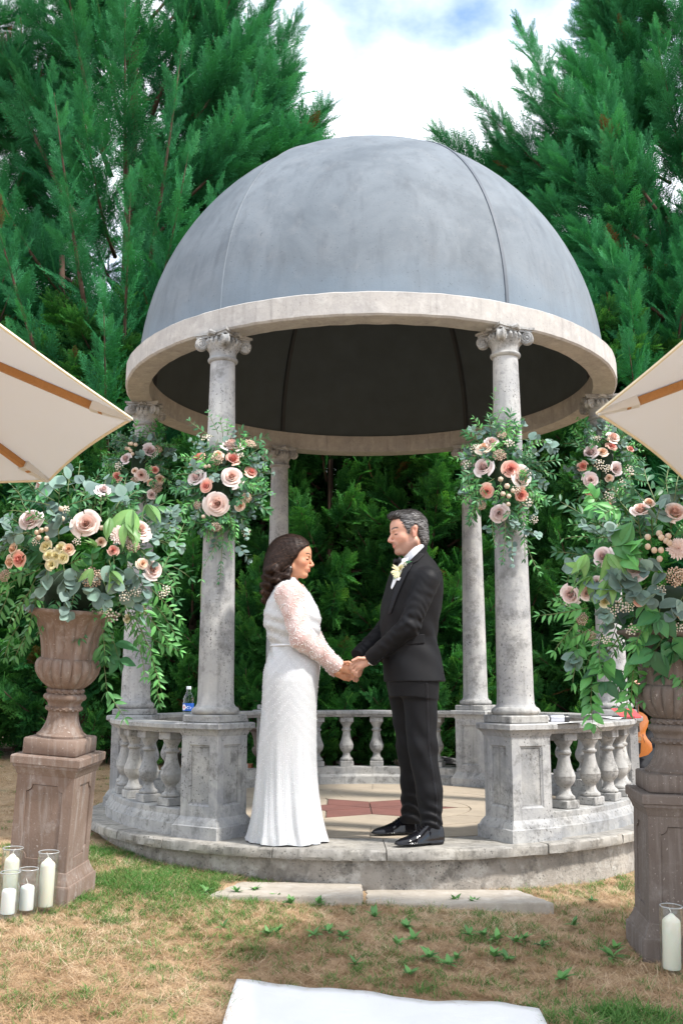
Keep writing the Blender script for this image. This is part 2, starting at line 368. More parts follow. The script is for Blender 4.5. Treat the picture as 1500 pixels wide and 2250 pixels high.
# ---- platform: wall, coping stones, paving, star
wl = MB(); wl.arc([(1.2, -.6), (1.815, -.6), (1.815, -.3), (1.822, -.15), (1.82, -.056), (1.2, -.056)], 0, 2 * pi, 160, ends=False)
for i, v in enumerate(wl.v):
    n = math.sin(v[0] * 9 + v[2] * 23) * math.sin(v[1] * 11 - v[2] * 14) + .5 * math.sin(v[0] * 37 + v[1] * 23 + v[2] * 40)
    wl.v[i] = (v[0] * (1 + .004 * n), v[1] * (1 + .004 * n), v[2])
plat = wl.build('platform', MAT['wallrender'], gaz, 40)
bd = MB(); bd.lathe([(1.84, -.054), (1.84, -.009)], 96, smooth=False); bd.build('mortar_bed', MAT['mortar'], plat)
def slab(rad0, rad1, a0, a1, gap=.004, lip=False, n=8):
    m = MB(); pr = []
    g0, g1 = gap / rad0, gap / rad1; vs = []; fs = []; n = max(2, n)
    top = 0.0 + random.uniform(-.0012, .0012); bot = -.05 if lip else -.012
    prof = [(rad0 + gap, bot), (rad1 - gap, bot), (rad1 - (0 if lip else gap), bot + .012), (rad1 - (.002 if lip else gap), top - .009), (rad1 - (.010 if lip else gap + .002), top), (rad0 + gap + .002, top), (rad0 + gap, top - .003)]
    M_ = len(prof)
    for i in range(n + 1):
        for (r, z) in prof:
            g = gap / max(r, .05); a = a0 + g + (a1 - a0 - 2 * g) * i / n
            j = 0
            if lip and r > rad1 - .03: j = random.uniform(-.005, .004) if z > bot + .001 else random.uniform(-.008, .006)
            vs.append(((r + j) * math.cos(a), (r + j) * math.sin(a), z + (j * .5 if lip and z < top else 0)))
    for i in range(n):
        for k in range(M_): fs.append((i * M_ + k, (i + 1) * M_ + k, (i + 1) * M_ + (k + 1) % M_, i * M_ + (k + 1) % M_))
    fs.append(tuple(range(M_))); fs.append(tuple(range((n + 1) * M_ - 1, n * M_ - 1, -1)))
    m.add(vs, fs); return m
cuts = [R_(x) for x in (-128, -107, -89.5, -63, -45, -22, 0, 22, 45, 70, 95, 120, 145, 165, 185, 205, 219, 232)]
for k in range(len(cuts) - 1): slab(1.48, 1.885, cuts[k], cuts[k + 1], .003, True, 14).build('coping_stone', MAT['lip'], plat, 30)
SX, SY, SR = -.012, -.13, .585          # the star sits a little forward of the middle
for k in range(10):
    slab(1.04, 1.476, R_(36 * k - 92), R_(36 * k - 56), .002, False, 8).build('paving_slab', MAT['paving'], plat, 30)
for k in range(10):
    a0, a1 = R_(36 * k - 74), R_(36 * k - 38); pl = []
    for i in range(7): a = a0 + (a1 - a0) * i / 6; pl.append((1.034 * math.cos(a), 1.034 * math.sin(a)))
    for i in range(7): a = a1 - (a1 - a0) * i / 6; pl.append((SX + .665 * math.cos(a), SY + .665 * math.sin(a)))
    cx = sum(p[0] for p in pl) / 14; cy = sum(p[1] for p in pl) / 14; pl = [(x + (cx - x) * .008, y + (cy - y) * .008) for x, y in pl]
    MB().prism(pl, -.012, random.uniform(-.001, .001)).build('paving_slab', MAT['paving'], plat, 30)
def sp(r, deg): return (SX + r * math.cos(R_(deg)), SY + r * math.sin(R_(deg)))
for k in range(6):
    a = 60 * k; q = SR / math.sqrt(3)
    pl = [sp(.004, a), sp(q - .003, a - 30), sp(SR - .008, a), sp(q - .003, a + 30)]
    cx = sum(p[0] for p in pl) / 4; cy = sum(p[1] for p in pl) / 4; pl = [(x + (cx - x) * .018, y + (cy - y) * .018) for x, y in pl]
    MB().prism(pl, -.012, random.uniform(-.0008, .0008)).build('star_tile', MAT['star'], plat, 30)
    pl = [sp(q + .004, a + 30), sp(SR, a + .8)] + [sp(.657, a + 2 + 56 * i / 8) for i in range(9)] + [sp(SR, a + 59.2)]
    MB().prism(pl, -.012, random.uniform(-.001, .001)).build('paving_slab', MAT['paving'], plat, 30)
# ================================================================== GROUND
def gz(x, y):
    x = np.clip(x, -5, 5); y = np.clip(y, -6, 9.5)
    return -.40 - .04 * x + .04 * y
def gzn(x, y):
    return gz(x, y) + .006 * np.sin(x * 5.1 + 1.3 * y) * np.sin(y * 4.3) + .004 * np.sin(x * 13 + y * 9)
def lawn_mat():
    t = NT('dry lawn earth'); p = t.pos()
    a = t.noise(p, 2.2, 6, 0.6); b = t.noise(p, 45, 5, 0.7); fib = t.noise(t.pos((9, 60, 9)), 3, 4, 0.7, 1.0)
    c = t.mix(t.ramp(b, .3, .7), (.25, .16, .085), (.50, .34, .20))
    c = t.mix(t.ramp(fib, .5, .7, 0, .6), c, (.60, .45, .28))
    c = t.mix(t.ramp(a, .56, .68, 0, .55), c, (.085, .11, .04))
    t.bump(b, .8, .02); return t.fin(c, .95)
xs = np.concatenate([np.linspace(-80, -8, 12), np.linspace(-7, 7, 120), np.linspace(8, 80, 12)])
ys = np.concatenate([np.linspace(-40, -1, 8), np.linspace(0, 12, 110), np.linspace(13, 90, 12)])
X, Y = np.meshgrid(xs, ys); Z = gzn(X, Y); nx_, ny_ = len(xs), len(ys)
I = np.arange(nx_ * ny_).reshape(ny_, nx_)
Fq = np.stack([I[:-1, :-1], I[:-1, 1:], I[1:, 1:], I[1:, :-1]], -1).reshape(-1, 4)
tag(link('lawn', np_mesh('lawn', np.stack([X, Y, Z], -1).reshape(-1, 3), Fq, lawn_mat())), kind='structure', label='dry lawn of straw coloured grass with green patches round the gazebo')
# ---- stepping slabs in front of the platform
MAT['step'] = stone('flag stone', (.43, .385, .32), (.35, .31, .26), .25, bump=.3, streak=.1)
def step(name, poly, label):
    o = MB(); cx = sum(p[0] for p in poly) / len(poly); cy = sum(p[1] for p in poly) / len(poly)
    pl = []
    for k in range(len(poly)):
        a, b = poly[k], poly[(k + 1) % len(poly)]
        for i in range(8):
            t = i / 8; j = .006 * math.sin(k * 3 + i * 2.3); pl.append((a[0] + (b[0] - a[0]) * t + j, a[1] + (b[1] - a[1]) * t - j))
    zt = gz(cx, cy) + .024
    o.prism(pl, zt - .09, zt - .006); o.prism(pl, zt - .0061, zt, inset=.012)
    ob = o.build(name, MAT['step'], None, 30); tag(ob, label, 'paving slab'); return ob
step('stepping_slab', [(-.62, 4.90), (.095, 4.86), (.1, 5.18), (-.5, 5.22)], 'worn pale stone slab set in the grass, left one below the platform edge')
step('stepping_slab', [(.115, 4.86), (.985, 4.88), (.87, 5.18), (.12, 5.18)], 'pale stone slab with a dark chipped corner, right one below the platform edge')
# ---- aisle runner
t = NT('white runner cloth'); n = t.noise(t.pos(), 6, 6, .6, .8); t.bump(t.math('ADD', n, t.math('MULTIPLY', t.noise(t.pos(), 400, 2), .15)), .5, .012)
MAT['runner'] = t.fin(t.mix(n, (.74, .735, .73), (.80, .797, .79)), .8)
nu, nv = 40, 70; vs = []
for j in range(nv + 1):
    for i in range(nu + 1):
        u = i / nu; x = -.37 + u * 1.03; ye = 3.752 - .17 * u + .012 * math.sin(u * 9 + 1) + .008 * math.sin(u * 17)
        y = ye + (0.4 - ye) * j / nv; e = math.exp(-j / 3.0)
        zz = float(gzn(x, y)) + .011 + .002 * math.sin(x * 17 + y * 11) + .0015 * math.sin(x * 41 - y * 23) + e * (.001 + .005 * math.sin(u * 13 + 2))
        vs.append((x, y, zz))
W = nu + 1; Fq = [(j * W + i, (j + 1) * W + i, (j + 1) * W + i + 1, j * W + i + 1) for j in range(nv) for i in range(nu)]
ro_ = link('aisle_runner', np_mesh('aisle_runner', vs, Fq, MAT['runner'])); tag(ro_, 'white fabric aisle runner laid on the dry grass', 'aisle runner')
md = ro_.modifiers.new('thick', 'SOLIDIFY'); md.thickness = .0015
# ================================================================== FOLIAGE TOOLS
def leaf_mat(name, stops, rough=.5, trans=.25, use_tip=.35, brown=None, vein=False):
    """pigment by a per-piece tint (0 dark .. 1 light); tips of young growth are lighter"""
    t = NT(name); ti = t.attr('tint', 'INSTANCER'); tip = t.attr('tip')
    f = t.math('ADD', t.math('MULTIPLY', ti, 1 - use_tip), t.math('MULTIPLY', tip, use_tip))
    r = t.n('ShaderNodeValToRGB', {'Fac': f}); e = r.color_ramp.elements
    e[0].color = (*stops[0], 1); e[1].color = (*stops[-1], 1)
    for k in range(1, len(stops) - 1):
        x = e.new(k / (len(stops) - 1)); x.color = (*stops[k], 1)
    c = r.outputs['Color']
    if brown: c = t.mix(t.ramp(ti, -.02, -.01, 1, 0), c, brown)
    t.set(t.b.inputs['Base Color'], c); t.set(t.b.inputs['Roughness'], rough); t.b.inputs['Specular IOR Level'].default_value = .12
    tr = t.n('ShaderNodeBsdfTranslucent', {'Color': t.mix(1.0, c, (1.1, 1.35, .6), 'MULTIPLY')}); ms = t.n('ShaderNodeMixShader', {0: trans})
    t.t.links.new(t.b.outputs[0], ms.inputs[1]); t.t.links.new(tr.outputs[0], ms.inputs[2]); t.t.links.new(ms.outputs[0], t.o.inputs['Surface'])
    return t.m
def proto(name, V, F, mat, tip=None):
    me = np_mesh(name, V, F, mat, False)
    if tip is not None:
        a = me.attributes.new('tip', 'FLOAT', 'POINT'); a.data.foreach_set('value', np.asarray(tip, np.float32))
    return bpy.data.objects.new(name, me)          # not linked: only a shape to repeat
def scatter(name, prot, P, E, S, T, parent=None, kind=None):
    """one object: the shape 'prot' repeated as leaves of one mass (points P, eulers E, sizes S, tint T)"""
    me = bpy.data.meshes.new(name); n = len(P); me.vertices.add(n); me.vertices.foreach_set('co', np.asarray(P, np.float32).ravel())
    for nm, ty, dat in (('rot', 'FLOAT_VECTOR', E), ('size', 'FLOAT', S), ('tint', 'FLOAT', T)):
        a = me.attributes.new(nm, ty, 'POINT'); a.data.foreach_set('vector' if ty == 'FLOAT_VECTOR' else 'value', np.asarray(dat, np.float32).ravel())
    me.materials.append(prot.data.materials[0])
    ng = bpy.data.node_groups.new('leaf mass', 'GeometryNodeTree')
    ng.interface.new_socket('Geometry', in_out='INPUT', socket_type='NodeSocketGeometry'); ng.interface.new_socket('Geometry', in_out='OUTPUT', socket_type='NodeSocketGeometry')
    N = ng.nodes.new; gi = N('NodeGroupInput'); go = N('NodeGroupOutput'); ip = N('GeometryNodeInstanceOnPoints'); oi = N('GeometryNodeObjectInfo')
    oi.inputs['Object'].default_value = prot
    ar = N('GeometryNodeInputNamedAttribute'); ar.data_type = 'FLOAT_VECTOR'; ar.inputs['Name'].default_value = 'rot'
    er = N('FunctionNodeEulerToRotation'); az = N('GeometryNodeInputNamedAttribute'); az.data_type = 'FLOAT'; az.inputs['Name'].default_value = 'size'
    K = ng.links.new
    K(gi.outputs[0], ip.inputs['Points']); K(oi.outputs['Geometry'], ip.inputs['Instance']); K(ar.outputs[0], er.inputs[0]); K(er.outputs[0], ip.inputs['Rotation'])
    K(az.outputs[0], ip.inputs['Scale']); K(ip.outputs[0], go.inputs[0])
    ob = link(name, me, parent); md = ob.modifiers.new('leaves', 'NODES'); md.node_group = ng
    if kind: ob['kind'] = kind
    return ob
def eul_from_dirs(D, roll):
    """eulers turning +X onto D with a roll about it"""
    D = D / np.linalg.norm(D, axis=1, keepdims=True)
    yaw = np.arctan2(D[:, 1], D[:, 0]); pit = -np.arcsin(np.clip(D[:, 2], -1, 1))
    return np.stack([roll, pit, yaw], 1)           # XYZ order: roll about X first
def frond(seed, n_side=15, sub=5, L=1.0, wid=.011, ang=48, side=.42, subl=.30, droop=.12, fan=.0):
    """flat feathery spray along +X; returns V,F(tri),tip"""
    r = np.random.default_rng(seed); V = []; F = []; T = []
    def blade(a, b, w, t0, t1):
        a = np.array(a); b = np.array(b); d = b - a; l = np.linalg.norm(d) + 1e-9; d = d / l
        nrm = np.array([0, 0, 1.0]) + r.normal(0, .45, 3); s = np.cross(d, nrm); s /= np.linalg.norm(s) + 1e-9
        m = a + (b - a) * .42; n = len(V)
        V.extend([a, m + s * w, b, m - s * w]); F.extend([(n, n + 1, n + 2), (n, n + 2, n + 3)]); T.extend([t0, (t0 + t1) / 2, t1, (t0 + t1) / 2])
    def z(x, y): return -droop * (y * y) * 2.2 - droop * .4 * x * x
    for i in range(n_side):
        t = (i + .5) / n_side; x0 = t * .96 * L
        for sgn in (-1, 1):
            if r.random() < .06: continue
            ln = side * (1 - t) ** .75 * (.8 + .4 * r.random()) + .05; an = R_(ang * (1 - .35 * t) + r.normal(0, 6))
            dx, dy = math.cos(an), sgn * math.sin(an); p0 = np.array([x0, 0, z(x0, 0)])
            e = np.array([x0 + dx * ln, dy * ln, 0]); e[2] = z(e[0], e[1]) + r.normal(0, .02)
            blade(p0, e, wid, t * .4, .45 + .5 * t)
            ns = max(1, int(sub * (ln / side) + .5))
            for k in range(ns):
                u = (k + .6) / (ns + .3); q = p0 + (e - p0) * u
                for s2 in (-1, 1):
                    l2 = subl * ln * (1 - .6 * u) + .025; a2 = an * sgn + s2 * R_(38 + r.normal(0, 7)); 
                    e2 = q + np.array([math.cos(a2) * l2, math.sin(a2) * l2, r.normal(0, .012) - .1 * droop * l2])
                    blade(q, e2, wid * .85, .3 * t + .3 * u, .55 + .45 * max(u, t))
    blade((.0, 0, 0), (L * .55, 0, z(.55, 0)), wid, 0, .5); blade((L * .5, 0, z(.5, 0)), (L * 1.06, 0, z(1.06, 0)), wid, .5, 1)
    return np.array(V), np.array(F), np.array(T)
MAT['cypress'] = leaf_mat('cypress green', [(.009, .048, .022), (.022, .14, .056), (.052, .275, .105), (.12, .40, .16)], .6, .22, .4, (.13, .068, .03))
MAT['thuja'] = leaf_mat('hedge green', [(.009, .045, .016), (.024, .115, .034), (.075, .25, .055), (.25, .48, .085)], .5, .3, .45, (.12, .08, .03))
MAT['bark'] = plain('conifer bark', (.075, .045, .03), .95, .4, 30)
CYF = proto('cypress_spray', *frond(3, 16, 6, 1, .0078, 36, .34, .40, .10)[:2], MAT['cypress'], frond(3, 16, 6, 1, .0078, 36, .34, .40, .10)[2])
THF = proto('hedge_spray', *frond(11, 12, 4, 1, .021, 55, .42, .3, .22)[:2], MAT['thuja'], frond(11, 12, 4, 1, .021, 55, .42, .3, .22)[2])
def plume(P0, P1, r, width, nf, fl, bend=.0, base=.15, dark=0.0):
    """feathery branch from P0 to P1; returns points, dirs, sizes, tint and the axis"""
    P0 = np.array(P0, float); P1 = np.array(P1, float); ax = P1 - P0; L = np.linalg.norm(ax); d = ax / L
    sagv = np.array([0, 0, -1.0]) * bend * L
    def pt(t): return P0 + ax * t[:, None] + sagv[None] * (4 * t * (1 - t))[:, None]
    t = base + (1 - base) * (np.arange(nf) + r.random(nf)) / nf
    p = pt(t); tn = pt(np.minimum(t + .02, 1.02)) - pt(t - .02); tn /= np.linalg.norm(tn, axis=1, keepdims=True)
    a = np.arange(nf) * 2.39996 + r.normal(0, .3, nf)
    u = np.cross(tn, [0.1, .2, 1.0]); u /= np.linalg.norm(u, axis=1, keepdims=True); v = np.cross(tn, u)
    rad = np.cos(a)[:, None] * u + np.sin(a)[:, None] * v
    op = np.radians(np.where(t > .9, 18, 48 - 14 * t) + r.normal(0, 8, nf))
    D = tn * np.cos(op)[:, None] + rad * np.sin(op)[:, None] + np.array([0, 0, .18])
    S = fl * (width * (1 - t) ** .6 + .35) * (.8 + .4 * r.random(nf))
    tint = np.clip(.42 + .28 * (t - .5) + r.normal(0, .16, nf) - dark, 0, 1)
    return p, D, S, tint, [tuple(x) for x in pt(np.linspace(0, .96, 7))]
def crown_tree(name, base, plumes, prot, label, group=None, trunk=(), seed=1, brown=.05, bark='bark', fl=.4, inner=None):
    r = np.random.default_rng(seed); root = empty(name, base, 0, label, 'tree', group); B = np.array(base)
    Ps, Ds, Ss, Ts = [], [], [], []; tm = MB(); rollA = []
    for q in plumes:
        P0, P1, width, nf = q[:4]; bend = q[4] if len(q) > 4 else .06; dk = q[5] if len(q) > 5 else 0
        p, D, S, T, axp = plume(P0, P1, r, width, nf, fl, bend, .12, dk)
        Ps.append(p); Ds.append(D); Ss.append(S); Ts.append(T)
        l = np.linalg.norm(np.array(P1) - np.array(P0)); r0 = .006 + .011 * l
        tm.tube([Vector(x) - Vector(base) for x in axp], list(np.linspace(r0, .003, len(axp))), 5)
    for pts, r0, r1 in trunk: tm.tube([Vector(x) - Vector(base) for x in pts], list(np.linspace(r0, r1, len(pts))), 10)
    tm.build('trunk', MAT[bark], root, None)
    P = np.concatenate(Ps); D = np.concatenate(Ds); S = np.concatenate(Ss); T = np.concatenate(Ts)
    br = r.random(len(P)) < brown; T = np.where(br, -.1, T)
    E = eul_from_dirs(D, r.normal(0, .9, len(P)))
    scatter('crown', prot, P - B, E, S, T, root, 'stuff'); return root
def radial_plumes(r, cx, cy, z0, z1, rad, n, up=(25, 60), ln=(.9, 1.5), width=1.0, nf=46, taper=.8, az=None, trunk_r=.0):
    """plumes leaving a stem all round it and sweeping upward"""
    res = []
    for i in range(n):
        t = (i + r.random()) / n; z = z0 + (z1 - z0) * t; a = i * 2.39996 + r.normal(0, .25)
        if az is not None: a = az[0] + (az[1] - az[0]) * r.random()
        e = R_(r.uniform(*up)); l = r.uniform(*ln) * (1 - taper * t ** 1.6) + .25; R = rad * (1 - taper * t ** 1.5) + .12
        s = .25
        p0 = (cx + math.cos(a) * R * s, cy + math.sin(a) * R * s, z); d = (math.cos(a) * math.cos(e), math.sin(a) * math.cos(e), math.sin(e))
        k = R / max(math.cos(e), .35); k = max(k, l)
        p1 = (p0[0] + d[0] * k * .8, p0[1] + d[1] * k * .8, p0[2] + d[2] * k * .8)
        res.append((p0, p1, width, nf, r.uniform(.03, .12)))
    return res
# ================================================================== BIG CYPRESSES
r = np.random.default_rng(5)
def px_plumes(lst, Y, width=1.0, nf=55):
    """branches traced to their true place on the tree at distance Y"""
    return [(tuple(at(a[0], a[1], Y + (a[4] if len(a) > 4 else 0) + .25)), tuple(at(a[2], a[3], Y + (a[4] if len(a) > 4 else 0))), width, nf, .05) for a in lst]
bx, by = -2.5, 10.9
pl = radial_plumes(r, bx, by, 1.6, 9.2, 2.1, 96, (38, 66), (1.4, 2.0), 1.0, 36, .6)
pl += radial_plumes(r, bx + 1.0, by + .1, 2.6, 6.6, 1.2, 36, (42, 66), (.9, 1.4), 1.0, 34, .6)
pl += px_plumes([(480, 330, 655, 38), (470, 250, 600, 5, .3), (520, 330, 645, 130, -.2), (540, 420, 718, 236), (560, 440, 700, 292, .3), (470, 200, 520, -60), (500, 380, 640, 190, .4), (430, 260, 560, 60, -.3), (560, 400, 662, 300, -.2), (420, 430, 560, 260, -.5)], 10.3, 1.0, 60)
crown_tree('cypress_tree', (bx, by, float(gz(bx, by))), pl, CYF, 'huge feathery green cypress rising behind the dome on its left', 'cypresses behind the gazebo', [([(bx, by, -.2), (bx + .05, by, 3), (bx, by, 9)], .17, .04), ([(bx + .3, by + .2, -.2), (bx + .9, by, 3), (bx + 1.0, by + .1, 8)], .12, .03), ([(bx - .2, by, .5), (bx - .5, by - .4, 3), (bx - .6, by - .5, 5.5)], .08, .03)], 21, .008, fl=.5)
bx, by = -4.9, 11.2
crown_tree('cypress_tree', (bx, by, float(gz(bx, by))), radial_plumes(r, bx, by, 1.2, 9.5, 1.9, 90, (38, 64), (1.3, 1.9), 1.0, 34, .5), CYF, 'tall dense cypress at the far left edge above the cream parasol', 'cypresses behind the gazebo', [([(bx, by, -.2), (bx, by, 9)], .16, .04)], 22, .008, fl=.5)
bx, by = 3.45, 10.7
pl = radial_plumes(r, bx, by, 1.4, 5.6, 1.75, 64, (34, 58), (1.2, 1.8), 1.0, 46, .35)
pl += px_plumes([(1330, 420, 1135, 46), (1360, 300, 1240, 120, .3), (1350, 470, 1137, 158, -.1), (1330, 480, 1042, 216), (1310, 520, 1067, 284, .2), (1200, 480, 955, 292, .5), (1250, 470, 1100, 335, .6), (1180, 520, 1075, 350, .7), (1210, 560, 1120, 385, .4), (1420, 420, 1210, 190, -.3), (1420, 540, 1200, 330, -.5), (1400, 640, 1190, 430, -.4), (1440, 460, 1300, 230, -.6), (1460, 700, 1260, 500, -.6), (1430, 800, 1290, 620, -.6)], 10.2, 1.0, 62)
crown_tree('cypress_tree', (bx, by, float(gz(bx, by))), pl, CYF, 'spreading cypress right of the dome with long branches reaching up and left', 'cypresses behind the gazebo', [([(bx, by, -.2), (bx + .05, by, 3), (bx, by, 6.5)], .14, .04)], 23, .008, fl=.47)
bx, by = 4.5, 11.6
pl = radial_plumes(r, bx, by, 1.5, 9.8, 1.7, 90, (38, 66), (1.3, 1.9), 1.0, 44, .35)
pl += px_plumes([(1420, 150, 1282, 6), (1430, 230, 1300, 80, .2), (1420, 290, 1345, 160, .1), (1400, 100, 1310, -60), (1460, 330, 1370, 190)], 11.1, 1.0, 60)
crown_tree('cypress_tree', (bx, by, float(gz(bx, by))), pl, CYF, 'tall cypress at the top right corner above the right parasol', 'cypresses behind the gazebo', [([(bx, by, -.2), (bx, by, 9.5)], .16, .04)], 24, .008, fl=.5)
# ================================================================== HEDGE CONIFERS behind the gazebo
hl = ['leftmost hedge conifer beside the left urn', 'dark hedge conifer behind the left urn flowers', 'hedge conifer between the left urn and the left columns', 'hedge conifer behind the front left column', 'hedge conifer behind the bride', 'bright tipped hedge conifer between bride and groom', 'hedge conifer behind the groom', 'hedge conifer behind the back right column', 'dark hedge conifer right of the front right column', 'hedge conifer behind the right urn flowers', 'rightmost hedge conifer beyond the violin player']
for i in range(11):
    bx = -4.35 + i * .87 + r.normal(0, .08); by = 10.15 + r.normal(0, .14); zb = float(gz(bx, by)); h = 4.3 + r.normal(0, .25)
    pl = radial_plumes(r, bx, by, zb + .05, zb + h, .86, 110, (12, 50), (.45, .8), 1.0, 26, .45) + radial_plumes(r, bx, by - .12, zb + .05, zb + 1.1, .8, 26, (5, 40), (.4, .7), 1.0, 18, .1)
    crown_tree('hedge_conifer', (bx, by, zb), pl, THF, hl[i] + ', green feathery foliage', 'conifers of the hedge behind the gazebo', [([(bx, by, zb - .1), (bx, by, zb + h * .9)], .06, .015)], 40 + i, .006, fl=.28)
# a second row closing the hedge
for i in range(9):
    bx = -4.6 + i * 1.15 + r.normal(0, .1); by = 11.5 + r.normal(0, .15); zb = float(gz(bx, by))
    crown_tree('hedge_conifer', (bx, by, zb), radial_plumes(r, bx, by, zb + .05, zb + 4.6, 1.0, 84, (12, 50), (.6, 1.0), 1.0, 20, .25), THF, ['far left', 'left', 'left of centre', 'near centre left', 'centre', 'near centre right', 'right of centre', 'right', 'far right'][i] + ' conifer of the shaded second hedge row, glimpsed through the front row', 'conifers of the hedge behind the gazebo', [([(bx, by, zb - .1), (bx, by, zb + 4.2)], .07, .015)], 70 + i, .006, fl=.45)
# ================================================================== PEDESTALS AND URNS
def brownstone(name, A, B, eff=.6):
    t = NT(name); p = t.pos(); b = t.noise(p, 5, 6, .6); f = t.noise(p, 90, 5, .7); st = t.noise(t.pos((22, 22, 1.6)), 1.7, 5, .62)
    c = t.mix(t.ramp(b, .35, .65), A, B)
    c = t.mix(t.ramp(st, .5, .72, 0, eff), c, (.33, .30, .28))
    c = t.mix(t.ramp(t.noise(p, 9, 6, .7), .56, .74, 0, eff), c, (.40, .37, .35))
    c = t.mix(t.ramp(t.noise(p, 120, 2, .6), .68, .72, 0, .8), c, (.55, .5, .46))
    c = t.mix(t.ramp(t.noise(p, 60, 3, .7), .64, .7, 0, .5), c, (.06, .045, .04))
    t.bump(t.math('ADD', f, t.math('MULTIPLY', b, 1.2)), .3, .006); return t.fin(c, .9)
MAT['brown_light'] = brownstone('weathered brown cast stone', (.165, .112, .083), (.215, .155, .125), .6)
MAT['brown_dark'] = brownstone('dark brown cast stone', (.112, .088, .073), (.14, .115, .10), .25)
def concave_panel(hw, z0, z1, q, n=6):
    """panel outline with scooped corners, in (x,z)"""
    pl = []
    for cx, cz, a0 in ((-hw, z0, pi / 2), (hw, z0, pi), (hw, z1, 1.5 * pi), (-hw, z1, 0)):
        for i in range(n + 1):
            a = a0 - pi / 2 * i / n; pl.append((cx + q * math.cos(a), cz + q * math.sin(a)))
    return pl
def make_pedestal(mat):
    m = MB()
    m.sqlathe([(.186, -.06), (.186, .082), (.182, .09), (.176, .093), (.174, .1), (.166, .112), (.158, .13), (.155, .142), (.151, .146), (.151, .15)])
    m.sqlathe([(.151, .56), (.155, .566), (.158, .576), (.166, .59), (.172, .597), (.172, .608), (.181, .611), (.182, .642), (.178, .648), (.1, .649)])
    for q in range(4):
        M = Matrix.Rotation(q * pi / 2, 4, 'Z'); hw = .15; pl = concave_panel(.096, .195, .52, .03); n = len(pl)
        # frame between square face and scooped opening: ring strips fanned to the four corners
        vs = [(-hw, -hw, .1501), (hw, -hw, .1501), (hw, -hw, .5599), (-hw, -hw, .5599)] + [(x, -hw, z) for x, z in pl] + [(x * .985, -hw + .011, .3575 + (z - .3575) * .99) for x, z in pl]
        fs = []; per = n // 4
        for c in range(4):
            for i in range(per - 1): fs.append((c, 4 + c * per + i + 1, 4 + c * per + i))
            a = 4 + c * per + per - 1; b = 4 + ((c + 1) % 4) * per; fs.append((c, (c + 1) % 4, b, a))
        for i in range(n): fs.append((4 + i, 4 + (i + 1) % n, 4 + n + (i + 1) % n, 4 + n + i))
        m.add(vs, fs, False, M)
    me = m.mesh('pedestal', mat, 30)
    p = MB(); pl = concave_panel(.0945, .198, .517, .0305)
    p.prism([(x, z) for x, z in pl], 0, .004, Matrix.Translation((0, -.139, 0)) @ Matrix.Rotation(pi / 2, 4, 'X')); return me, p.mesh('panel', mat, 30)
def make_urn(mat):
    m = MB()
    m.box((0, 0, .037), (.256, .256, .074), bev=.006)
    m.lathe([(.112, .0741), (.114, .084), (.107, .09), (.102, .092)], 40)
    def fl(r, z, a, i): return r * (1 - .035 * abs(math.cos(10 * a)) * (1 if .1 < z < .186 else 0))
    m.lathe([(.102, .092), (.092, .108), (.082, .126), (.0745, .148), (.070, .17), (.069, .188), (.072, .192)], 80, flute=fl)
    rope = lambda r, z, a, i: r + (.0045 * math.sin(18 * a + z * 420))
    m.lathe([(.074, .192), (.081, .197), (.084, .204), (.081, .211), (.075, .215)], 96, flute=rope)
    m.lathe([(.075, .215), (.075, .226), (.082, .238), (.095, .246), (.099, .256), (.095, .266), (.084, .271), (.079, .273)], 40)
    m.lathe([(.079, .273), (.083, .278), (.086, .285), (.083, .292), (.077, .296)], 96, flute=rope)
    def gad(r, z, a, i):
        e = math.sin(min(1, max(0, (z - .29) / .15)) * pi) ** .4; return r * (1 - .10 * e * (abs(math.sin(9 * a)) ** .5 * -1 + 1))
    m.lathe([(.075, .295), (.09, .304), (.112, .322), (.132, .345), (.146, .37), (.151, .392), (.15, .41), (.144, .424), (.136, .433), (.127, .436)], 144, flute=gad)
    def lob(r, z, a, i):
        e = min(1, max(0, (z - .436) / .02)) * min(1, max(0, (.645 - z) / .02)); return r * (1 - .055 * e * (1 - abs(math.sin(9 * a)) ** .6))
    m.lathe([(.126, .4355), (.127, .45), (.131, .48), (.138, .52), (.148, .56), (.162, .595), (.182, .622), (.205, .64), (.218, .646), (.222, .653), (.22, .661), (.21, .664)], 144, flute=lob, cap=False)
    m.lathe([(.21, .664), (.19, .655), (.17, .64), (.16, .62), (.001, .615)], 48, cap=False)
    return m.mesh('urn', mat, 50)
def ground_tilt(k=1.0): return Vector((.04 * k, -.04 * k, 1)).normalized()
def stand(x, y, yaw, k=1.0):
    up = ground_tilt(k); q = Vector((0, 0, 1)).rotation_difference(up) @ Quaternion((0, 0, 1), yaw); return Matrix.Translation((x, y, float(gz(x, y)))) @ q.to_matrix().to_4x4()
UR = {}
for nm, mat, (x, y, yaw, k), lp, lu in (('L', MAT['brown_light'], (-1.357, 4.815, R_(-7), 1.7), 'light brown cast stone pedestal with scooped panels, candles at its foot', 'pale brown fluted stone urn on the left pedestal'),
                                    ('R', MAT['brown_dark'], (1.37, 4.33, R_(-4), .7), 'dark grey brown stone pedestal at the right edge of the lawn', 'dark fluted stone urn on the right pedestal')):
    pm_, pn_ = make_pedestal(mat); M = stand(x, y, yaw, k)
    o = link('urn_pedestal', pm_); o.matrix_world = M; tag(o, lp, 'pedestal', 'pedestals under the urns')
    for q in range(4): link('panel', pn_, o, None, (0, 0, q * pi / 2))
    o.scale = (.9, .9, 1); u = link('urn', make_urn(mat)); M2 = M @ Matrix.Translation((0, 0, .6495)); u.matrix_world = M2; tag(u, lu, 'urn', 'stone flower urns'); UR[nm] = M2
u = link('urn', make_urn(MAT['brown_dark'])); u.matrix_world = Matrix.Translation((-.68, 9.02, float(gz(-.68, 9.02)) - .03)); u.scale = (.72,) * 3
tag(u, 'empty brown urn behind the back balustrade, half hidden by the white dress', 'urn', 'stone flower urns')
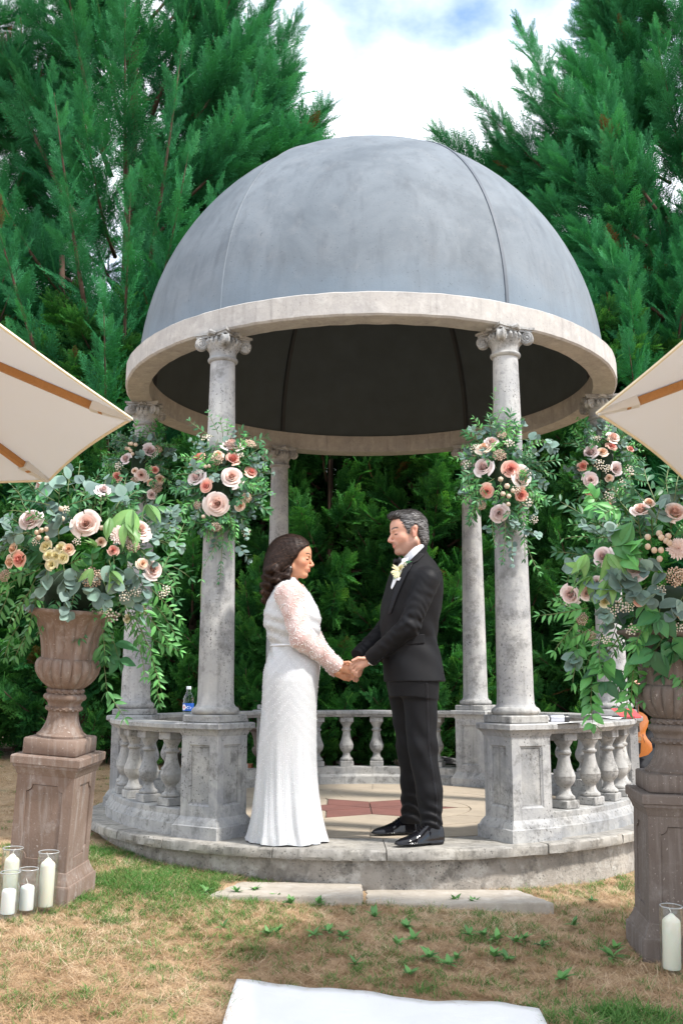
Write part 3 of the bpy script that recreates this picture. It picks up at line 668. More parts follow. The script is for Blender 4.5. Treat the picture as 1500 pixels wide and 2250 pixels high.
bx_ = MB(); bx_.box((0, 0, .075), (.13, .11, .15), taper=1.08, bev=.004)
o = bx_.build('terracotta_planter', plain('terracotta', (.26, .105, .055), .9, .2, 25)); o.location = (-.83, 8.82, float(gz(-.83, 8.82)) + .0); tag(o, 'small terracotta planter box behind the back balustrade beside the dress', 'planter')
# ================================================================== CANDLES IN GLASSES
def glass_mat(name, tint=(.97, .985, .98)):
    t = NT(name); fc = t.n('ShaderNodeLayerWeight', {'Blend': .5}).outputs['Facing']; fr = t.math('ADD', t.math('MULTIPLY', t.math('POWER', fc, 3.2), .9), .05); tr = t.n('ShaderNodeBsdfTransparent', {'Color': tint}); gl = t.n('ShaderNodeBsdfGlossy', {'Roughness': .03})
    ms = t.n('ShaderNodeMixShader', {0: fr}); K = t.t.links.new; K(tr.outputs[0], ms.inputs[1]); K(gl.outputs[0], ms.inputs[2]); K(ms.outputs[0], t.o.inputs['Surface']); return t.m
MAT['glass'] = glass_mat('clear glass'); MAT['glass_rim'] = plain('ground glass rim', (.72, .75, .75), .08, .05, 20, **{'Transmission Weight': .55})
t = NT('ivory wax'); n = t.noise(t.pos(), 12, 3); MAT['ivory'] = t.fin(t.mix(n, (.80, .765, .63), (.84, .81, .70)), .5, **{'Subsurface Weight': .25, 'Subsurface Scale': .02})
t = NT('white wax'); n = t.noise(t.pos(), 12, 3); MAT['wax'] = t.fin(t.mix(n, (.80, .80, .79), (.85, .85, .84)), .5, **{'Subsurface Weight': .25, 'Subsurface Scale': .02})
MAT['wick'] = plain('cotton wick', (.75, .73, .68), .9)
def vase_mesh(r, h):
    m = MB(); m.lathe([(.001, 0), (r * .96, 0), (r, .006), (r, h - .003), (r - .001, h), (r - .0035, h), (r - .004, h - .003), (r - .004, .02), (r * .8, .014), (.001, .014)], 40, cap=False)
    return m.mesh('glass_vase', MAT['glass'], 50)
def candle_mesh(r, h, tip, mat):
    m = MB(); m.lathe([(r * .97, 0), (r, .006), (r, h - .012 - tip), (r * .97, h - .006 - tip), (r * .86, h - tip), (r * .5, h - tip * .5), (.006, h), (.001, h)], 32); return m.mesh('candle', mat, 60)
def candle(x, y, r, h, tip, mat, vr, vh, lab, lean=0.0, vlab=None, wick=1):
    r, h, vr, vh = r * .92, h * .9, vr * .92, vh * .88
    zb = float(gz(x, y)) + .012
    Mq = stand(x, y, 0, .8); Mq.translation.z = zb
    v = link('glass_vase', vase_mesh(vr, vh)); v.matrix_world = Mq; tag(v, vlab, 'glass vase', 'clear glass candle holders'); rm_ = MB(); rm_.tube([((vr - .0015) * math.cos(a), (vr - .0015) * math.sin(a), vh) for a in np.linspace(0, 2 * pi, 33)], .0022, 6, caps=False); rm_.build('rim', MAT['glass_rim'], v, None)
    c = link('candle', candle_mesh(r, h, tip, mat)); c.matrix_world = Mq @ Matrix.Translation((lean, 0, .0145)); tag(c, lab, 'candle', 'pillar candles')
    if wick:
        w_ = MB(); s = -1 if wick < 0 else 1; w_.tube([(0, 0, h - .004), (.002 * s, 0, h + .008), (.009 * s, 0, h + .022)], .0013, 5); w_.build('wick', MAT['wick'], c)
def at_ground(px, py):
    r = ray(px, py); lo, hi = 1.0, 30.0
    for _ in range(50):
        m_ = (lo + hi) / 2; p = r * (m_ / r.y)
        if p.z + CAMH > float(gz(p.x, p.y)): lo = m_
        else: hi = m_
    return r * (lo / r.y) + Vector((0, 0, CAMH))
candle(*at_ground(99, 2004).xy, .0345, .222, .02, MAT['ivory'], .049, .272, 'tall ivory pillar candle with pointed top at the right of the left group', 0, 'tall clear glass cylinder at the right of the left candle group', -1)
candle(*at_ground(20, 1994).xy, .0345, .222, .02, MAT['ivory'], .049, .272, 'tall ivory pillar candle at the back left, partly behind a short white one', 0, 'tall clear glass cylinder at the back of the left candle group', 1)
candle(*at_ground(57, 2012).xy, .032, .115, .008, MAT['wax'], .045, .205, 'short white pillar candle between the two tall ivory ones', 0, 'short clear glass cylinder in the middle of the left candle group', -1)
candle(*at_ground(16, 2021).xy, .032, .112, .005, MAT['wax'], .045, .205, 'short white pillar candle in front, cut by the left picture edge', 0, 'short clear glass cylinder at the front of the left candle group', 0)
candle(1.258, 4.04, .037, .222, .02, MAT['ivory'], .047, .275, 'ivory pillar candle in glass at the foot of the right pedestal', 0, 'tall clear glass cylinder by the right pedestal', -1)
candle(1.345, 3.93, .032, .115, .006, MAT['wax'], .045, .205, 'short candle in a glass at the extreme right edge', 0, 'short clear glass cylinder at the extreme right edge', -1)
# ================================================================== PARASOLS
t = NT('cream canvas'); p = t.pos(); n = t.noise(p, 3, 4); wv = t.noise(p, 350, 2); t.bump(t.math('ADD', n, t.math('MULTIPLY', wv, .2)), .15, .01)
t.set(t.b.inputs['Base Color'], t.mix(n, (.74, .75, .75), (.79, .80, .80))); t.b.inputs['Roughness'].default_value = .85
tr = t.n('ShaderNodeBsdfTranslucent', {'Color': (.62, .66, .71, 1)}); ms = t.n('ShaderNodeMixShader', {0: .3}); t.t.links.new(t.b.outputs[0], ms.inputs[1]); t.t.links.new(tr.outputs[0], ms.inputs[2]); t.t.links.new(ms.outputs[0], t.o.inputs['Surface'])
MAT['canvas'] = t.m
t = NT('teak wood'); n = t.noise(t.pos((2, 2, 2)), 14, 5, .6, 2.0); MAT['teak'] = t.fin(t.mix(n, (.30, .13, .035), (.44, .215, .065)), .55)
MAT['hem'] = plain('canvas hem', (.66, .6, .44), .9)
def parasol(c, V1, slope, h, label):
    root = empty('parasol', (c[0], c[1], 0), 0, label, 'parasol', 'cream parasols beside the aisle'); O = Vector((c[0], c[1], 0))
    d = Vector((V1[0] - c[0], V1[1] - c[1])); vv = []
    for k in range(8):
        a = k * pi / 4; x = c[0] + d.x * math.cos(a) - d.y * math.sin(a); y = c[1] + d.x * math.sin(a) + d.y * math.cos(a)
        vv.append(Vector((x, y, 1.75 - slope * (y - V1[1]))))
    ap = Vector((c[0], c[1], 1.75 + h - slope * (c[1] - V1[1])))
    def P(k, u, v):
        a, b = vv[k], vv[(k + 1) % 8]; e = a + (b - a) * u; ins = .013 * math.sin(pi * u) * v
        q = ap + (e - ap) * (v * (1 - ins)); q.z -= .03 * math.sin(pi * u) * v * (1 - v) * 4 * .5; return q - O
    for k in range(8):
        m = MB(); nu, nv = 12, 10; vs = [P(k, i / nu, max(.02, j / nv)) for j in range(nv + 1) for i in range(nu + 1)]
        vs2 = [p + Vector((0, 0, .0025)) for p in vs]; W = nu + 1; n0 = len(vs)
        m.add(vs + vs2, [q for j in range(nv) for i in range(nu) for q in ((j * W + i, j * W + i + 1, (j + 1) * W + i + 1, (j + 1) * W + i), tuple(n0 + x for x in (j * W + i, (j + 1) * W + i, (j + 1) * W + i + 1, j * W + i + 1)))], True)
        m.build('canopy_panel', MAT['canvas'], root, None)
        hm = MB(); hm.tube([P(k, i / 16, 1.0) - Vector((0, 0, .004)) for i in range(17)], .0055, 5); hm.build('hem', MAT['hem'], root)
        rb = MB(); a = vv[k] - O; b = ap - O; dd = (a - b); s = Vector((-dd.y, dd.x, 0)).normalized(); u_ = dd.cross(s).normalized()
        if u_.z > 0: u_ = -u_
        q0, q1 = b + dd * .03 + u_ * .004, b + dd * .93 + u_ * .004; hw, th = .0135, .026
        rb.add([q0 - s * hw, q0 + s * hw, q0 + s * hw + u_ * th, q0 - s * hw + u_ * th, q1 - s * hw, q1 + s * hw, q1 + s * hw + u_ * th, q1 - s * hw + u_ * th], [(0, 1, 2, 3), (4, 7, 6, 5), (0, 4, 5, 1), (1, 5, 6, 2), (2, 6, 7, 3), (3, 7, 4, 0)])
        rb.build('rib', MAT['teak'], root)
        pk = MB(); q0, q1 = b + dd * .90, b + dd * 1.0; w0, w1 = .034, .012
        pk.add([q0 - s * w0, q0 + s * w0, q0 + s * w0 * .7 + u_ * .034, q0 - s * w0 * .7 + u_ * .034, q1 - s * w1, q1 + s * w1, q1 + s * w1 + u_ * .014, q1 - s * w1 + u_ * .014], [(0, 1, 2, 3), (4, 7, 6, 5), (0, 4, 5, 1), (1, 5, 6, 2), (2, 6, 7, 3), (3, 7, 4, 0)])
        pk.build('rib_pocket', MAT['canvas'], root)
    zb = float(gz(*c)); pl_ = MB(); pl_.lathe([(.021, zb - .02), (.021, ap.z + .03), (.03, ap.z + .05), (.012, ap.z + .09)], 14); pl_.build('pole', MAT['teak'], root)
    hb = MB(); hb.lathe([(.05, ap.z - .1), (.055, ap.z - .08), (.055, ap.z - .03), (.03, ap.z - .01)], 14); hb.build('hub', MAT['teak'], root)
    bs_ = MB(); bs_.lathe([(.24, zb - .02), (.24, zb + .05), (.22, zb + .065), (.04, zb + .07), (.035, zb + .3), (.02, zb + .3)], 24); bs_.build('base', MAT['stone_clean'], root)
parasol((-2.095, 3.25), (-.754, 3.474), .05, .53, 'cream canvas parasol with teak ribs at the left edge')
parasol((2.22, 3.09), (.898, 3.395), .09, .42, 'cream canvas parasol with teak ribs at the right edge')
# ================================================================== SMALL THINGS ON THE RAILS
def on_rail(deg, dr=0.0): a = R_(deg); return GC[0] + (GR + dr) * math.cos(a), GC[1] + (GR + dr) * math.sin(a)
MAT['pet'] = glass_mat('clear plastic', (.93, .96, .98))
bt = MB(); bt.lathe([(.001, 0), (.028, 0), (.031, .006), (.031, .05), (.0325, .056), (.0325, .108), (.031, .114), (.0315, .125), (.03, .135), (.022, .155), (.014, .17), (.0125, .175), (.0125, .184)], 28)
x, y = -.893, 5.925; b = bt.build('water_bottle', MAT['pet'], None, 40, (x, y, .5945)); tag(b, 'small clear plastic water bottle with blue label beside the front left column', 'water bottle')
lb = MB(); lb.lathe([(.0328, .06), (.0329, .061), (.0329, .103), (.0328, .104)], 28, cap=False)
t = NT('blue bottle label'); ob_ = t.n('ShaderNodeTexCoord').outputs['Object']; s_ = t.n('ShaderNodeSeparateXYZ', {0: ob_})
an = t.math('ARCTAN2', s_.outputs[1], s_.outputs[0]); hz = s_.outputs[2]
def blob(ac, zc, ra, rz): return t.math('LESS_THAN', t.math('ADD', t.math('POWER', t.math('DIVIDE', t.math('SUBTRACT', an, ac), ra), 2.0), t.math('POWER', t.math('DIVIDE', t.math('SUBTRACT', hz, zc), rz), 2.0)), 1.0)
c_ = t.mix(blob(-2.35, .081, .5, .017), (.012, .09, .42), (.8, .78, .8)); c_ = t.mix(blob(-2.3, .081, .3, .007), c_, (.75, .25, .28))
sg = t.math('MULTIPLY', t.math('GREATER_THAN', t.noise(t.pos((1, 1, .6), True), 260, 1), .56), blob(-1.35, .08, .5, .009)); c_ = t.mix(sg, c_, (.75, .8, .9))
lb.build('label', t.fin(c_, .4), b)
cp = MB(); cp.lathe([(.0138, .184), (.0142, .186), (.0142, .199), (.012, .201)], 18); cp.build('cap', plain('bottle cap', (.7, .78, .82), .5), b)
cn = MB(); Mx = Matrix.Rotation(pi / 2, 4, 'Y'); cn.lathe([(.0, -.075), (.021, -.075), (.0225, -.07), (.0225, .045), (.001, .046)], 24, Mx)
x, y = 1.19, 5.66; ca = cn.build('spray_can', plain('silver can', (.48, .49, .54), .3, .05, 8, Metallic=.6), None, 40, (x, y, .6185), (0, 0, R_(5))); tag(ca, 'silver cylinder with black cap lying on the right rail by the column', 'canister')
ck = MB(); ck.lathe([(.0195, .046), (.0225, .048), (.0225, .072), (.02, .076), (.001, .077)], 24, Mx); ck.build('cap', plain('black plastic', (.012, .012, .014), .35), ca)
lk = MB(); lk.arc([(.0227, -.06), (.0231, -.06), (.0231, -.032), (.0227, -.032)], R_(-150), R_(-20), 12); o = lk.build('label', plain('black label', (.02, .02, .03), .4), ca, 40, None, (0, pi / 2, 0))
lw = MB(); lw.arc([(.0232, -.051), (.0235, -.051), (.0235, -.041), (.0232, -.041)], R_(-105), R_(-75), 5); o = lw.build('label_square', plain('white print', (.75, .75, .75), .5), ca, 40, None, (0, pi / 2, 0))
MAT['paper'] = plain('white paper', (.8, .8, .8), .8, .02)
def sheet(x, y, z, w_, d_, rz, mat, name, label, cat, curl=.004):
    m = MB(); nu, nv = 8, 6; vs = [((i / nu - .5) * w_, (j / nv - .5) * d_, curl * math.sin(i / nu * 2.6 + j * .3) ** 2) for j in range(nv + 1) for i in range(nu + 1)]; n0 = len(vs); vs += [(a, b_, c_ + .0016) for a, b_, c_ in vs]; W = nu + 1
    fs = [q for j in range(nv) for i in range(nu) for q in ((j * W + i, (j + 1) * W + i, (j + 1) * W + i + 1, j * W + i + 1), tuple(n0 + t_ for t_ in (j * W + i, j * W + i + 1, (j + 1) * W + i + 1, (j + 1) * W + i)))]
    m.add(vs, fs, True); o = m.build(name, mat, None, None, (x, y, z), (0, 0, rz)); tag(o, label, cat); return o
sheet(1.215, 5.63, .5955, .22, .15, R_(30), MAT['paper'], 'paper_sheet', 'white paper sheet lying under the silver cylinder on the rail', 'paper')
sheet(1.69, 6.33, .5955, .16, .12, R_(55), MAT['paper'], 'paper_sheet', 'white paper sheet on the rail beside the red folder', 'paper', .008)
MAT['red'] = plain('red card', (.62, .07, .075), .55, .06, 8); MAT['blackcard'] = plain('black card', (.015, .013, .016), .6)
fb = empty('red_folder', (1.795, 6.42, .5965), R_(12), 'open red card folder lying on the right rail against the column', 'folder')
m = MB(); m.box((0, 0, .004), (.15, .11, .004)); m.build('lower_cover', MAT['red'], fb)
m = MB(); m.box((-.02, -.004, .0092), (.105, .1, .006)); m.build('page_block', MAT['blackcard'], fb)
m = MB(); m.add([(-.06, -.045, .0125), (.08, -.058, .006), (.078, .05, .056), (-.075, .05, .058), (-.06, -.045, .0145), (.08, -.058, .008), (.078, .05, .058), (-.075, .05, .060)], [(3, 2, 1, 0), (4, 5, 6, 7), (0, 1, 5, 4), (1, 2, 6, 5), (2, 3, 7, 6), (3, 0, 4, 7)]); m.build('upper_cover', MAT['red'], fb)
# coiled black cable behind the balustrade
m = MB(); pts = [(.11 * math.cos(a) * (1 + .12 * math.sin(a * .37)), .10 * math.sin(a), .012 + .009 * (a / 6.28) + .02 * math.sin(a * .5) ** 2) for a in np.linspace(0, 6.28 * 5, 120)]
m.tube(pts, .0085, 6); o = m.build('cable_coil', plain('black rubber', (.012, .012, .013), .4), None, None, (.93, 8.86, float(gz(.93, 8.86)) + .2)); tag(o, 'coil of black cable lying behind the back balustrade by the column', 'cable')
m = MB(); m.box((0, 0, .1), (.3, .24, .2), bev=.01); o = m.build('equipment_case', plain('black case', (.014, .014, .015), .6), None, None, (.93, 8.86, float(gz(.93, 8.86)) - .002)); tag(o, 'low black case on the grass under the coiled cable', 'case')
# ================================================================== FLOWERS
def pigment(name, stops, rough=.6, trans=.2, var=.25, by='tip'):
    """colour along the petal or leaf (attribute) with a small change from piece to piece"""
    t = NT(name); f = t.attr(by); r = t.n('ShaderNodeValToRGB', {'Fac': f}); e = r.color_ramp.elements
    e[0].color = (*stops[0], 1); e[1].color = (*stops[-1], 1)
    for k in range(1, len(stops) - 1): x = e.new(k / (len(stops) - 1)); x.color = (*stops[k], 1)
    rnd = t.n('ShaderNodeObjectInfo').outputs['Random']; c = t.mix(1.0, r.outputs['Color'], t.mix(rnd, (1 - var, 1 - var, 1 - var * .8), (1 + var, 1 + var, 1 + var * .8)), 'MULTIPLY')
    c = t.mix(.5, c, t.mix(t.noise(t.pos(), 55, 3), (.75, .75, .75), (1.2, 1.2, 1.2)), 'MULTIPLY')
    t.set(t.b.inputs['Base Color'], c); t.b.inputs['Roughness'].default_value = rough; t.b.inputs['Specular IOR Level'].default_value = .35
    tr = t.n('ShaderNodeBsdfTranslucent', {'Color': c}); ms = t.n('ShaderNodeMixShader', {0: trans}); K = t.t.links.new
    K(t.b.outputs[0], ms.inputs[1]); K(tr.outputs[0], ms.inputs[2]); K(ms.outputs[0], t.o.inputs['Surface']); return t.m
def me_tip(name, V, F, T, mat, smooth=True):
    me = bpy.data.meshes.new(name); me.from_pydata([tuple(v) for v in V], [], F); me.materials.append(mat); me.polygons.foreach_set('use_smooth', [smooth] * len(me.polygons))
    a = me.attributes.new('tip', 'FLOAT', 'POINT'); a.data.foreach_set('value', np.asarray(T, np.float32)); return me
def rose_mesh(name, mat, seed, n=24, openness=1.0):
    r = np.random.default_rng(seed); V, F, T = [], [], []
    for k in range(n):
        q = k / (n - 1); th = k * 2.39996 + r.normal(0, .12); r0 = .03 + .17 * q; r1 = (.045 + .46 * q ** 1.15) * (.84 + .3 * r.random()); h = .50 - .28 * q ** 1.5 + r.normal(0, .012)
        hw = (1.5 - .75 * q) + r.normal(0, .06); nu, nv = 6, 5; b = len(V); curl = .13 * q * openness * (0.7 + .6 * r.random())
        for j in range(nv + 1):
            v = j / nv
            for i in range(nu + 1):
                u = i / nu * 2 - 1; w_ = hw * (.45 + .55 * math.sin(min(1, v * 1.25) * pi / 2)); top = 1 - .16 * u * u * (1 + .5 * q)
                rr = r0 + (r1 - r0) * (v ** (1.5 - .6 * q)) + curl * max(0, v - .72) * 3.2 * .5; zz = h * v * top - curl * max(0, v - .78) ** 1.2 * 2.6 + .012 * math.sin(5 * u + k)
                rr *= 1 + .02 * math.sin(4 * u + 2 * k)
                V.append((rr * math.cos(th + u * w_), rr * math.sin(th + u * w_), zz - .22)); T.append(min(1, max(0, .15 + .75 * v * (.2 + .9 * q))))
        W = nu + 1; F += [(b + j * W + i, b + j * W + i + 1, b + (j + 1) * W + i + 1, b + (j + 1) * W + i) for j in range(nv) for i in range(nu)]
    # green cup below
    b = len(V); 
    return me_tip(name, V, F, T, mat)
def mum_mesh(name, mat, seed):
    r = np.random.default_rng(seed); V, F, T = [], [], []
    for k in range(110):
        q = (k / 110) ** .7; th = k * 2.39996; el = 1.45 - 1.35 * q + r.normal(0, .05); ln = .14 + .34 * q + r.normal(0, .02); w_ = .022 + .02 * q
        d = np.array([math.cos(th) * math.cos(el), math.sin(th) * math.cos(el), math.sin(el)]); s = np.array([-math.sin(th), math.cos(th), 0]); n_ = np.cross(d, s); b = len(V)
        for v, ww in ((0, .4), (.5, 1.0), (.85, 1.0), (1.0, .35)):
            c = d * ln * v + np.array([0, 0, .0]) - n_ * .05 * v * v
            V += [c - s * w_ * ww + n_ * .012 * (-1), c + n_ * .006, c + s * w_ * ww + n_ * .012 * (-1)]; T += [q * .3 + v * .7] * 3
        for j in range(3):
            for i in range(2): F.append((b + j * 3 + i, b + j * 3 + i + 1, b + (j + 1) * 3 + i + 1, b + (j + 1) * 3 + i))
    return me_tip(name, V, F, T, mat)
def ball_verts(c, r, n=6, m=4):
    V = []; F = []
    for j in range(m + 1):
        for i in range(n): a = 2 * pi * i / n; b = pi * j / m; V.append((c[0] + r * math.sin(b) * math.cos(a), c[1] + r * math.sin(b) * math.sin(a), c[2] + r * math.cos(b)))
    for j in range(m):
        for i in range(n): F.append((j * n + i, (j + 1) * n + i, (j + 1) * n + (i + 1) % n, j * n + (i + 1) % n))
    return V, F
def cluster_mesh(name, mat, seed, n, rb, spread, flat=.5):
    r = np.random.default_rng(seed); V, F, T = [], [], []
    for k in range(n):
        q = math.sqrt((k + .5) / n); th = k * 2.39996; c = (spread * q * math.cos(th), spread * q * math.sin(th), flat * spread * (1 - q * q) + r.normal(0, spread * .06)); v, f = ball_verts(c, rb * (.75 + .5 * r.random())); b = len(V)
        V += v; F += [tuple(b + x for x in g) for g in f]; T += [.3 + .7 * r.random()] * len(v)
    return me_tip(name, V, F, T, mat)
def leaf_mesh(name, mat, w, n=6, fold=.12, bend=.12, shape=1.0, tipp=1.0):
    """leaf of unit length along +X, normal +Z"""
    V, F, T = [], [], []
    for i in range(n + 1):
        t = i / n; hw = w * .5 * (math.sin(pi * t ** shape) ** (.75 if tipp < 1 else 1.0)) ; z = -bend * t * t
        V += [(t, hw, z + fold * hw * 2), (t, 0, z), (t, -hw, z + fold * hw * 2)]; T += [.75, .35, .75]
    for i in range(n):
        for j in range(2): F.append((i * 3 + j, i * 3 + j + 1, (i + 1) * 3 + j + 1, (i + 1) * 3 + j))
    return me_tip(name, V, F, T, mat)
MAT['f_blush'] = pigment('blush rose', [(.68, .34, .25), (.80, .60, .53), (.86, .79, .75)], .6, .2, .06)
MAT['f_mauve'] = pigment('dusky mauve rose', [(.58, .36, .31), (.72, .57, .55), (.82, .75, .74)], .6, .2, .08)
MAT['f_coral'] = pigment('coral rose', [(.68, .20, .18), (.76, .34, .28), (.80, .58, .46)], .6, .2, .1)
MAT['f_cream'] = pigment('cream yellow rose', [(.72, .60, .26), (.76, .70, .42), (.78, .75, .56)], .6, .2, .06)
MAT['f_peach'] = pigment('peach rose', [(.70, .36, .20), (.78, .55, .40), (.82, .71, .60)], .6, .2, .08)
MAT['f_mum'] = pigment('pale pink chrysanthemum', [(.66, .36, .26), (.74, .56, .50), (.78, .68, .64)], .65, .2, .05)
MAT['f_sedum'] = pigment('beige flower cluster', [(.22, .13, .08), (.42, .30, .22), (.58, .46, .36)], .8, 0, .15)
MAT['f_button'] = pigment('button flower', [(.46, .36, .24), (.58, .46, .36)], .8, 0, .12)
MAT['f_wax'] = pigment('small white blossoms', [(.5, .5, .3), (.68, .62, .5), (.74, .7, .64)], .7, .1, .1)
MAT['euc'] = pigment('eucalyptus leaf', [(.10, .18, .145), (.17, .265, .225), (.21, .30, .26)], .55, .18, .3)
MAT['ruscus'] = pigment('dark green leaf', [(.09, .24, .07), (.055, .19, .07), (.045, .17, .065)], .42, .22, .4)
MAT['fresh'] = pigment('bright green leaf', [(.20, .44, .12), (.13, .38, .11), (.11, .34, .10)], .42, .28, .4)
MAT['lime'] = pigment('pale lime leaf', [(.30, .44, .17), (.19, .37, .12), (.17, .34, .11)], .4, .3, .2)
MAT['stem'] = plain('green stem', (.11, .15, .05), .6)
FM = {}
for k in ('blush', 'mauve', 'coral', 'cream', 'peach'): FM[k] = [rose_mesh(k + '_rose', MAT['f_' + k], 3 + i, 24 if k != 'cream' else 18, 1.0 + .3 * i) for i in range(3)]
FM['mum'] = [mum_mesh('chrysanthemum', MAT['f_mum'], 1)]
FM['sedum'] = [cluster_mesh('flower_cluster', MAT['f_sedum'], i, 60, .055, .46, .45) for i in range(2)]
FM['button'] = [cluster_mesh('button_flower', MAT['f_button'], 5, 1, .42, .0, 0)]
FM['wax'] = [cluster_mesh('white_blossoms', MAT['f_wax'], 7 + i, 16, .085, .5, .5) for i in range(2)]
LM = {'euc': leaf_mesh('eucalyptus_leaf', MAT['euc'], .92, 7, .05, .10, .85, .5), 'ruscus': leaf_mesh('leaf', MAT['ruscus'], .34, 6, .16, .18), 'fresh': leaf_mesh('leaf', MAT['fresh'], .36, 6, .18, .2, .85), 'lime': leaf_mesh('leaf', MAT['lime'], .36, 8, .14, .45, .9), 'broad': leaf_mesh('leaf', MAT['fresh'], .62, 7, .12, .2, .75), 'darkbroad': leaf_mesh('leaf', MAT['ruscus'], .6, 7, .12, .22, .75)}
NAMES = {'euc': 'eucalyptus_leaf', 'ruscus': 'leaf', 'fresh': 'leaf', 'lime': 'leaf', 'broad': 'leaf', 'darkbroad': 'leaf'}
FNAME = {'blush': 'rose', 'mauve': 'rose', 'coral': 'rose', 'cream': 'rose', 'peach': 'rose', 'mum': 'chrysanthemum', 'sedum': 'flower_cluster', 'button': 'button_flower', 'wax': 'blossom_cluster'}
FLAB = {'blush': 'blush pink rose', 'mauve': 'dusky mauve rose', 'coral': 'coral pink rose', 'cream': 'cream yellow rose', 'peach': 'peach rose'}
def frame(x, zhint):
    x = Vector(x).normalized(); z = Vector(zhint); z = z - x * z.dot(x)
    if z.length < 1e-4: z = x.orthogonal()
    z.normalize(); y = z.cross(x); return Matrix(((x.x, y.x, z.x, 0), (x.y, y.y, z.y, 0), (x.z, y.z, z.z, 0), (0, 0, 0, 1)))
class Arr:
    """a flower arrangement: flowers and leaves are parts; what is past 300 leaves goes into one mass"""
    def __init__(s, name, base, label, group, cx, cy, rx, ry, Yc, rd, seed, cap=285):
        s.root = empty(name, base, 0, label, 'flower arrangement', group); s.B = Vector(base); s.cx, s.cy, s.rx, s.ry, s.Yc, s.rd = cx, cy, rx, ry, Yc, rd
        s.C = at(cx, cy, Yc); s.r = np.random.default_rng(seed); s.cnt = {'leaf': 0, 'eucalyptus_leaf': 0}; s.cap = cap; s.mass = {}; s.st = MB()
    def Y(s, px, py, k=1.0):
        q = 1 - ((px - s.cx) / s.rx) ** 2 - ((py - s.cy) / s.ry) ** 2; return s.Yc - s.rd * k * math.sqrt(max(0.0, q))
    def put(s, nm, me, M, lab=None):
        M = Matrix.Translation(-s.B) @ M; o = link(nm, me, s.root); o.matrix_basis = M
        if lab: o['label'] = lab
        return o
    def flower(s, kind, px, py, size, out=.03, face=None):
        Y = s.Y(px, py) - out; p = at(px, py, Y); d = size * Y * 1.03 / FPX
        n = (p - s.C).normalized() * .75 + Vector((0, -.75, .12)) if face is None else Vector(face)
        n += Vector(s.r.normal(0, .14, 3)); M = Matrix.Translation(p) @ frame(n.orthogonal(), n) @ Matrix.Rotation(s.r.random() * 6.28, 4, 'Z') @ Matrix.Scale(d, 4)
        if kind == 'button' and size > 24:
            pass
        o = s.put(FNAME[kind], random.choice(FM[kind]), M, FLAB.get(kind))
    def leaf(s, kind, p, d, size, zh=(0, -.6, .8)):
        M = Matrix.Translation(p) @ frame(d, Vector(zh) + Vector(s.r.normal(0, .3, 3))) @ Matrix.Rotation(s.r.normal(0, .4), 4, 'X') @ Matrix.Scale(size, 4); nm = NAMES[kind]
        if s.cnt[nm] < s.cap: s.cnt[nm] += 1; s.put(nm, LM[kind], M)
        else: s.mass.setdefault(kind, []).append(Matrix.Translation(-s.B) @ M)
    def sprig(s, kind, p0, d, length, size, n, droop=.5, ang=50, stem=True, size_end=.6, pair=True):
        """stem curving under its weight with leaves in pairs and one at the end"""
        p = Vector(p0); d = Vector(d).normalized(); stp = length / n; pts = [p.copy()]; side = d.cross(Vector((0, -1, .3))); side = side.normalized() if side.length > .05 else Vector((0, 0, 1))
        for i in range(n):
            d = (d + Vector((0, 0, -1)) * droop / n + Vector(s.r.normal(0, .06, 3))).normalized(); p = p + d * stp; pts.append(p.copy())
            side = (side - d * side.dot(d)).normalized(); sz = size * (1 - (1 - size_end) * i / n) * (.85 + .3 * s.r.random()); a = R_(ang + s.r.normal(0, 8))
            for sg in ((1, -1) if pair else ((1,) if i % 2 else (-1,))):
                if s.r.random() < .08: continue
                s.leaf(kind, p, d * math.cos(a) + side * sg * math.sin(a) + Vector(s.r.normal(0, .12, 3)), sz)
            if kind == 'euc': side = Quaternion(d, s.r.normal(.7, .5)) @ side
        s.leaf(kind, p, d, size * size_end)
        if stem: s.st.tube([q - s.B for q in pts], [.0022] * (len(pts) - 1) + [.0008], 4)
    def pxsprig(s, kind, a, b, size, n, k=1.0, **kw):
        """sprig between two sighted points of the arrangement's surface"""
        P, Q = at(a[0], a[1], s.Y(*a, k) - .02), at(b[0], b[1], s.Y(*b, k) - .05); kw.setdefault('droop', .0); s.sprig(kind, P, Q - P, (Q - P).length, size, n, **kw)
    def cloud(s, kind, n, length, size, leaves, droop, up=.1, k0=.35, k1=.75, lim=None, **kw):
        """sprigs leaving the heart of the arrangement in all directions towards the viewer's half and round the back"""
        for i in range(n):
            th = i * 2.39996 + s.r.normal(0, .3); q = math.sqrt((i + .5) / n); dy = -1 + 1.35 * q; rr = math.sqrt(max(0, 1 - min(1, dy * dy)))
            d = Vector((math.cos(th) * rr, dy * .9, math.sin(th) * rr + up))
            if lim and d.z < lim: d.z = lim * s.r.random()
            sx = s.rx * s.Yc / FPX; sz_ = s.ry * s.Yc / FPX; kk = s.r.uniform(k0, k1); p = s.C + Vector((d.x * sx, d.y * s.rd, d.z * sz_)) * kk
            s.sprig(kind, p, d + Vector(s.r.normal(0, .2, 3)), length * s.r.uniform(.7, 1.25), size * s.r.uniform(.8, 1.2), leaves, droop, **kw)
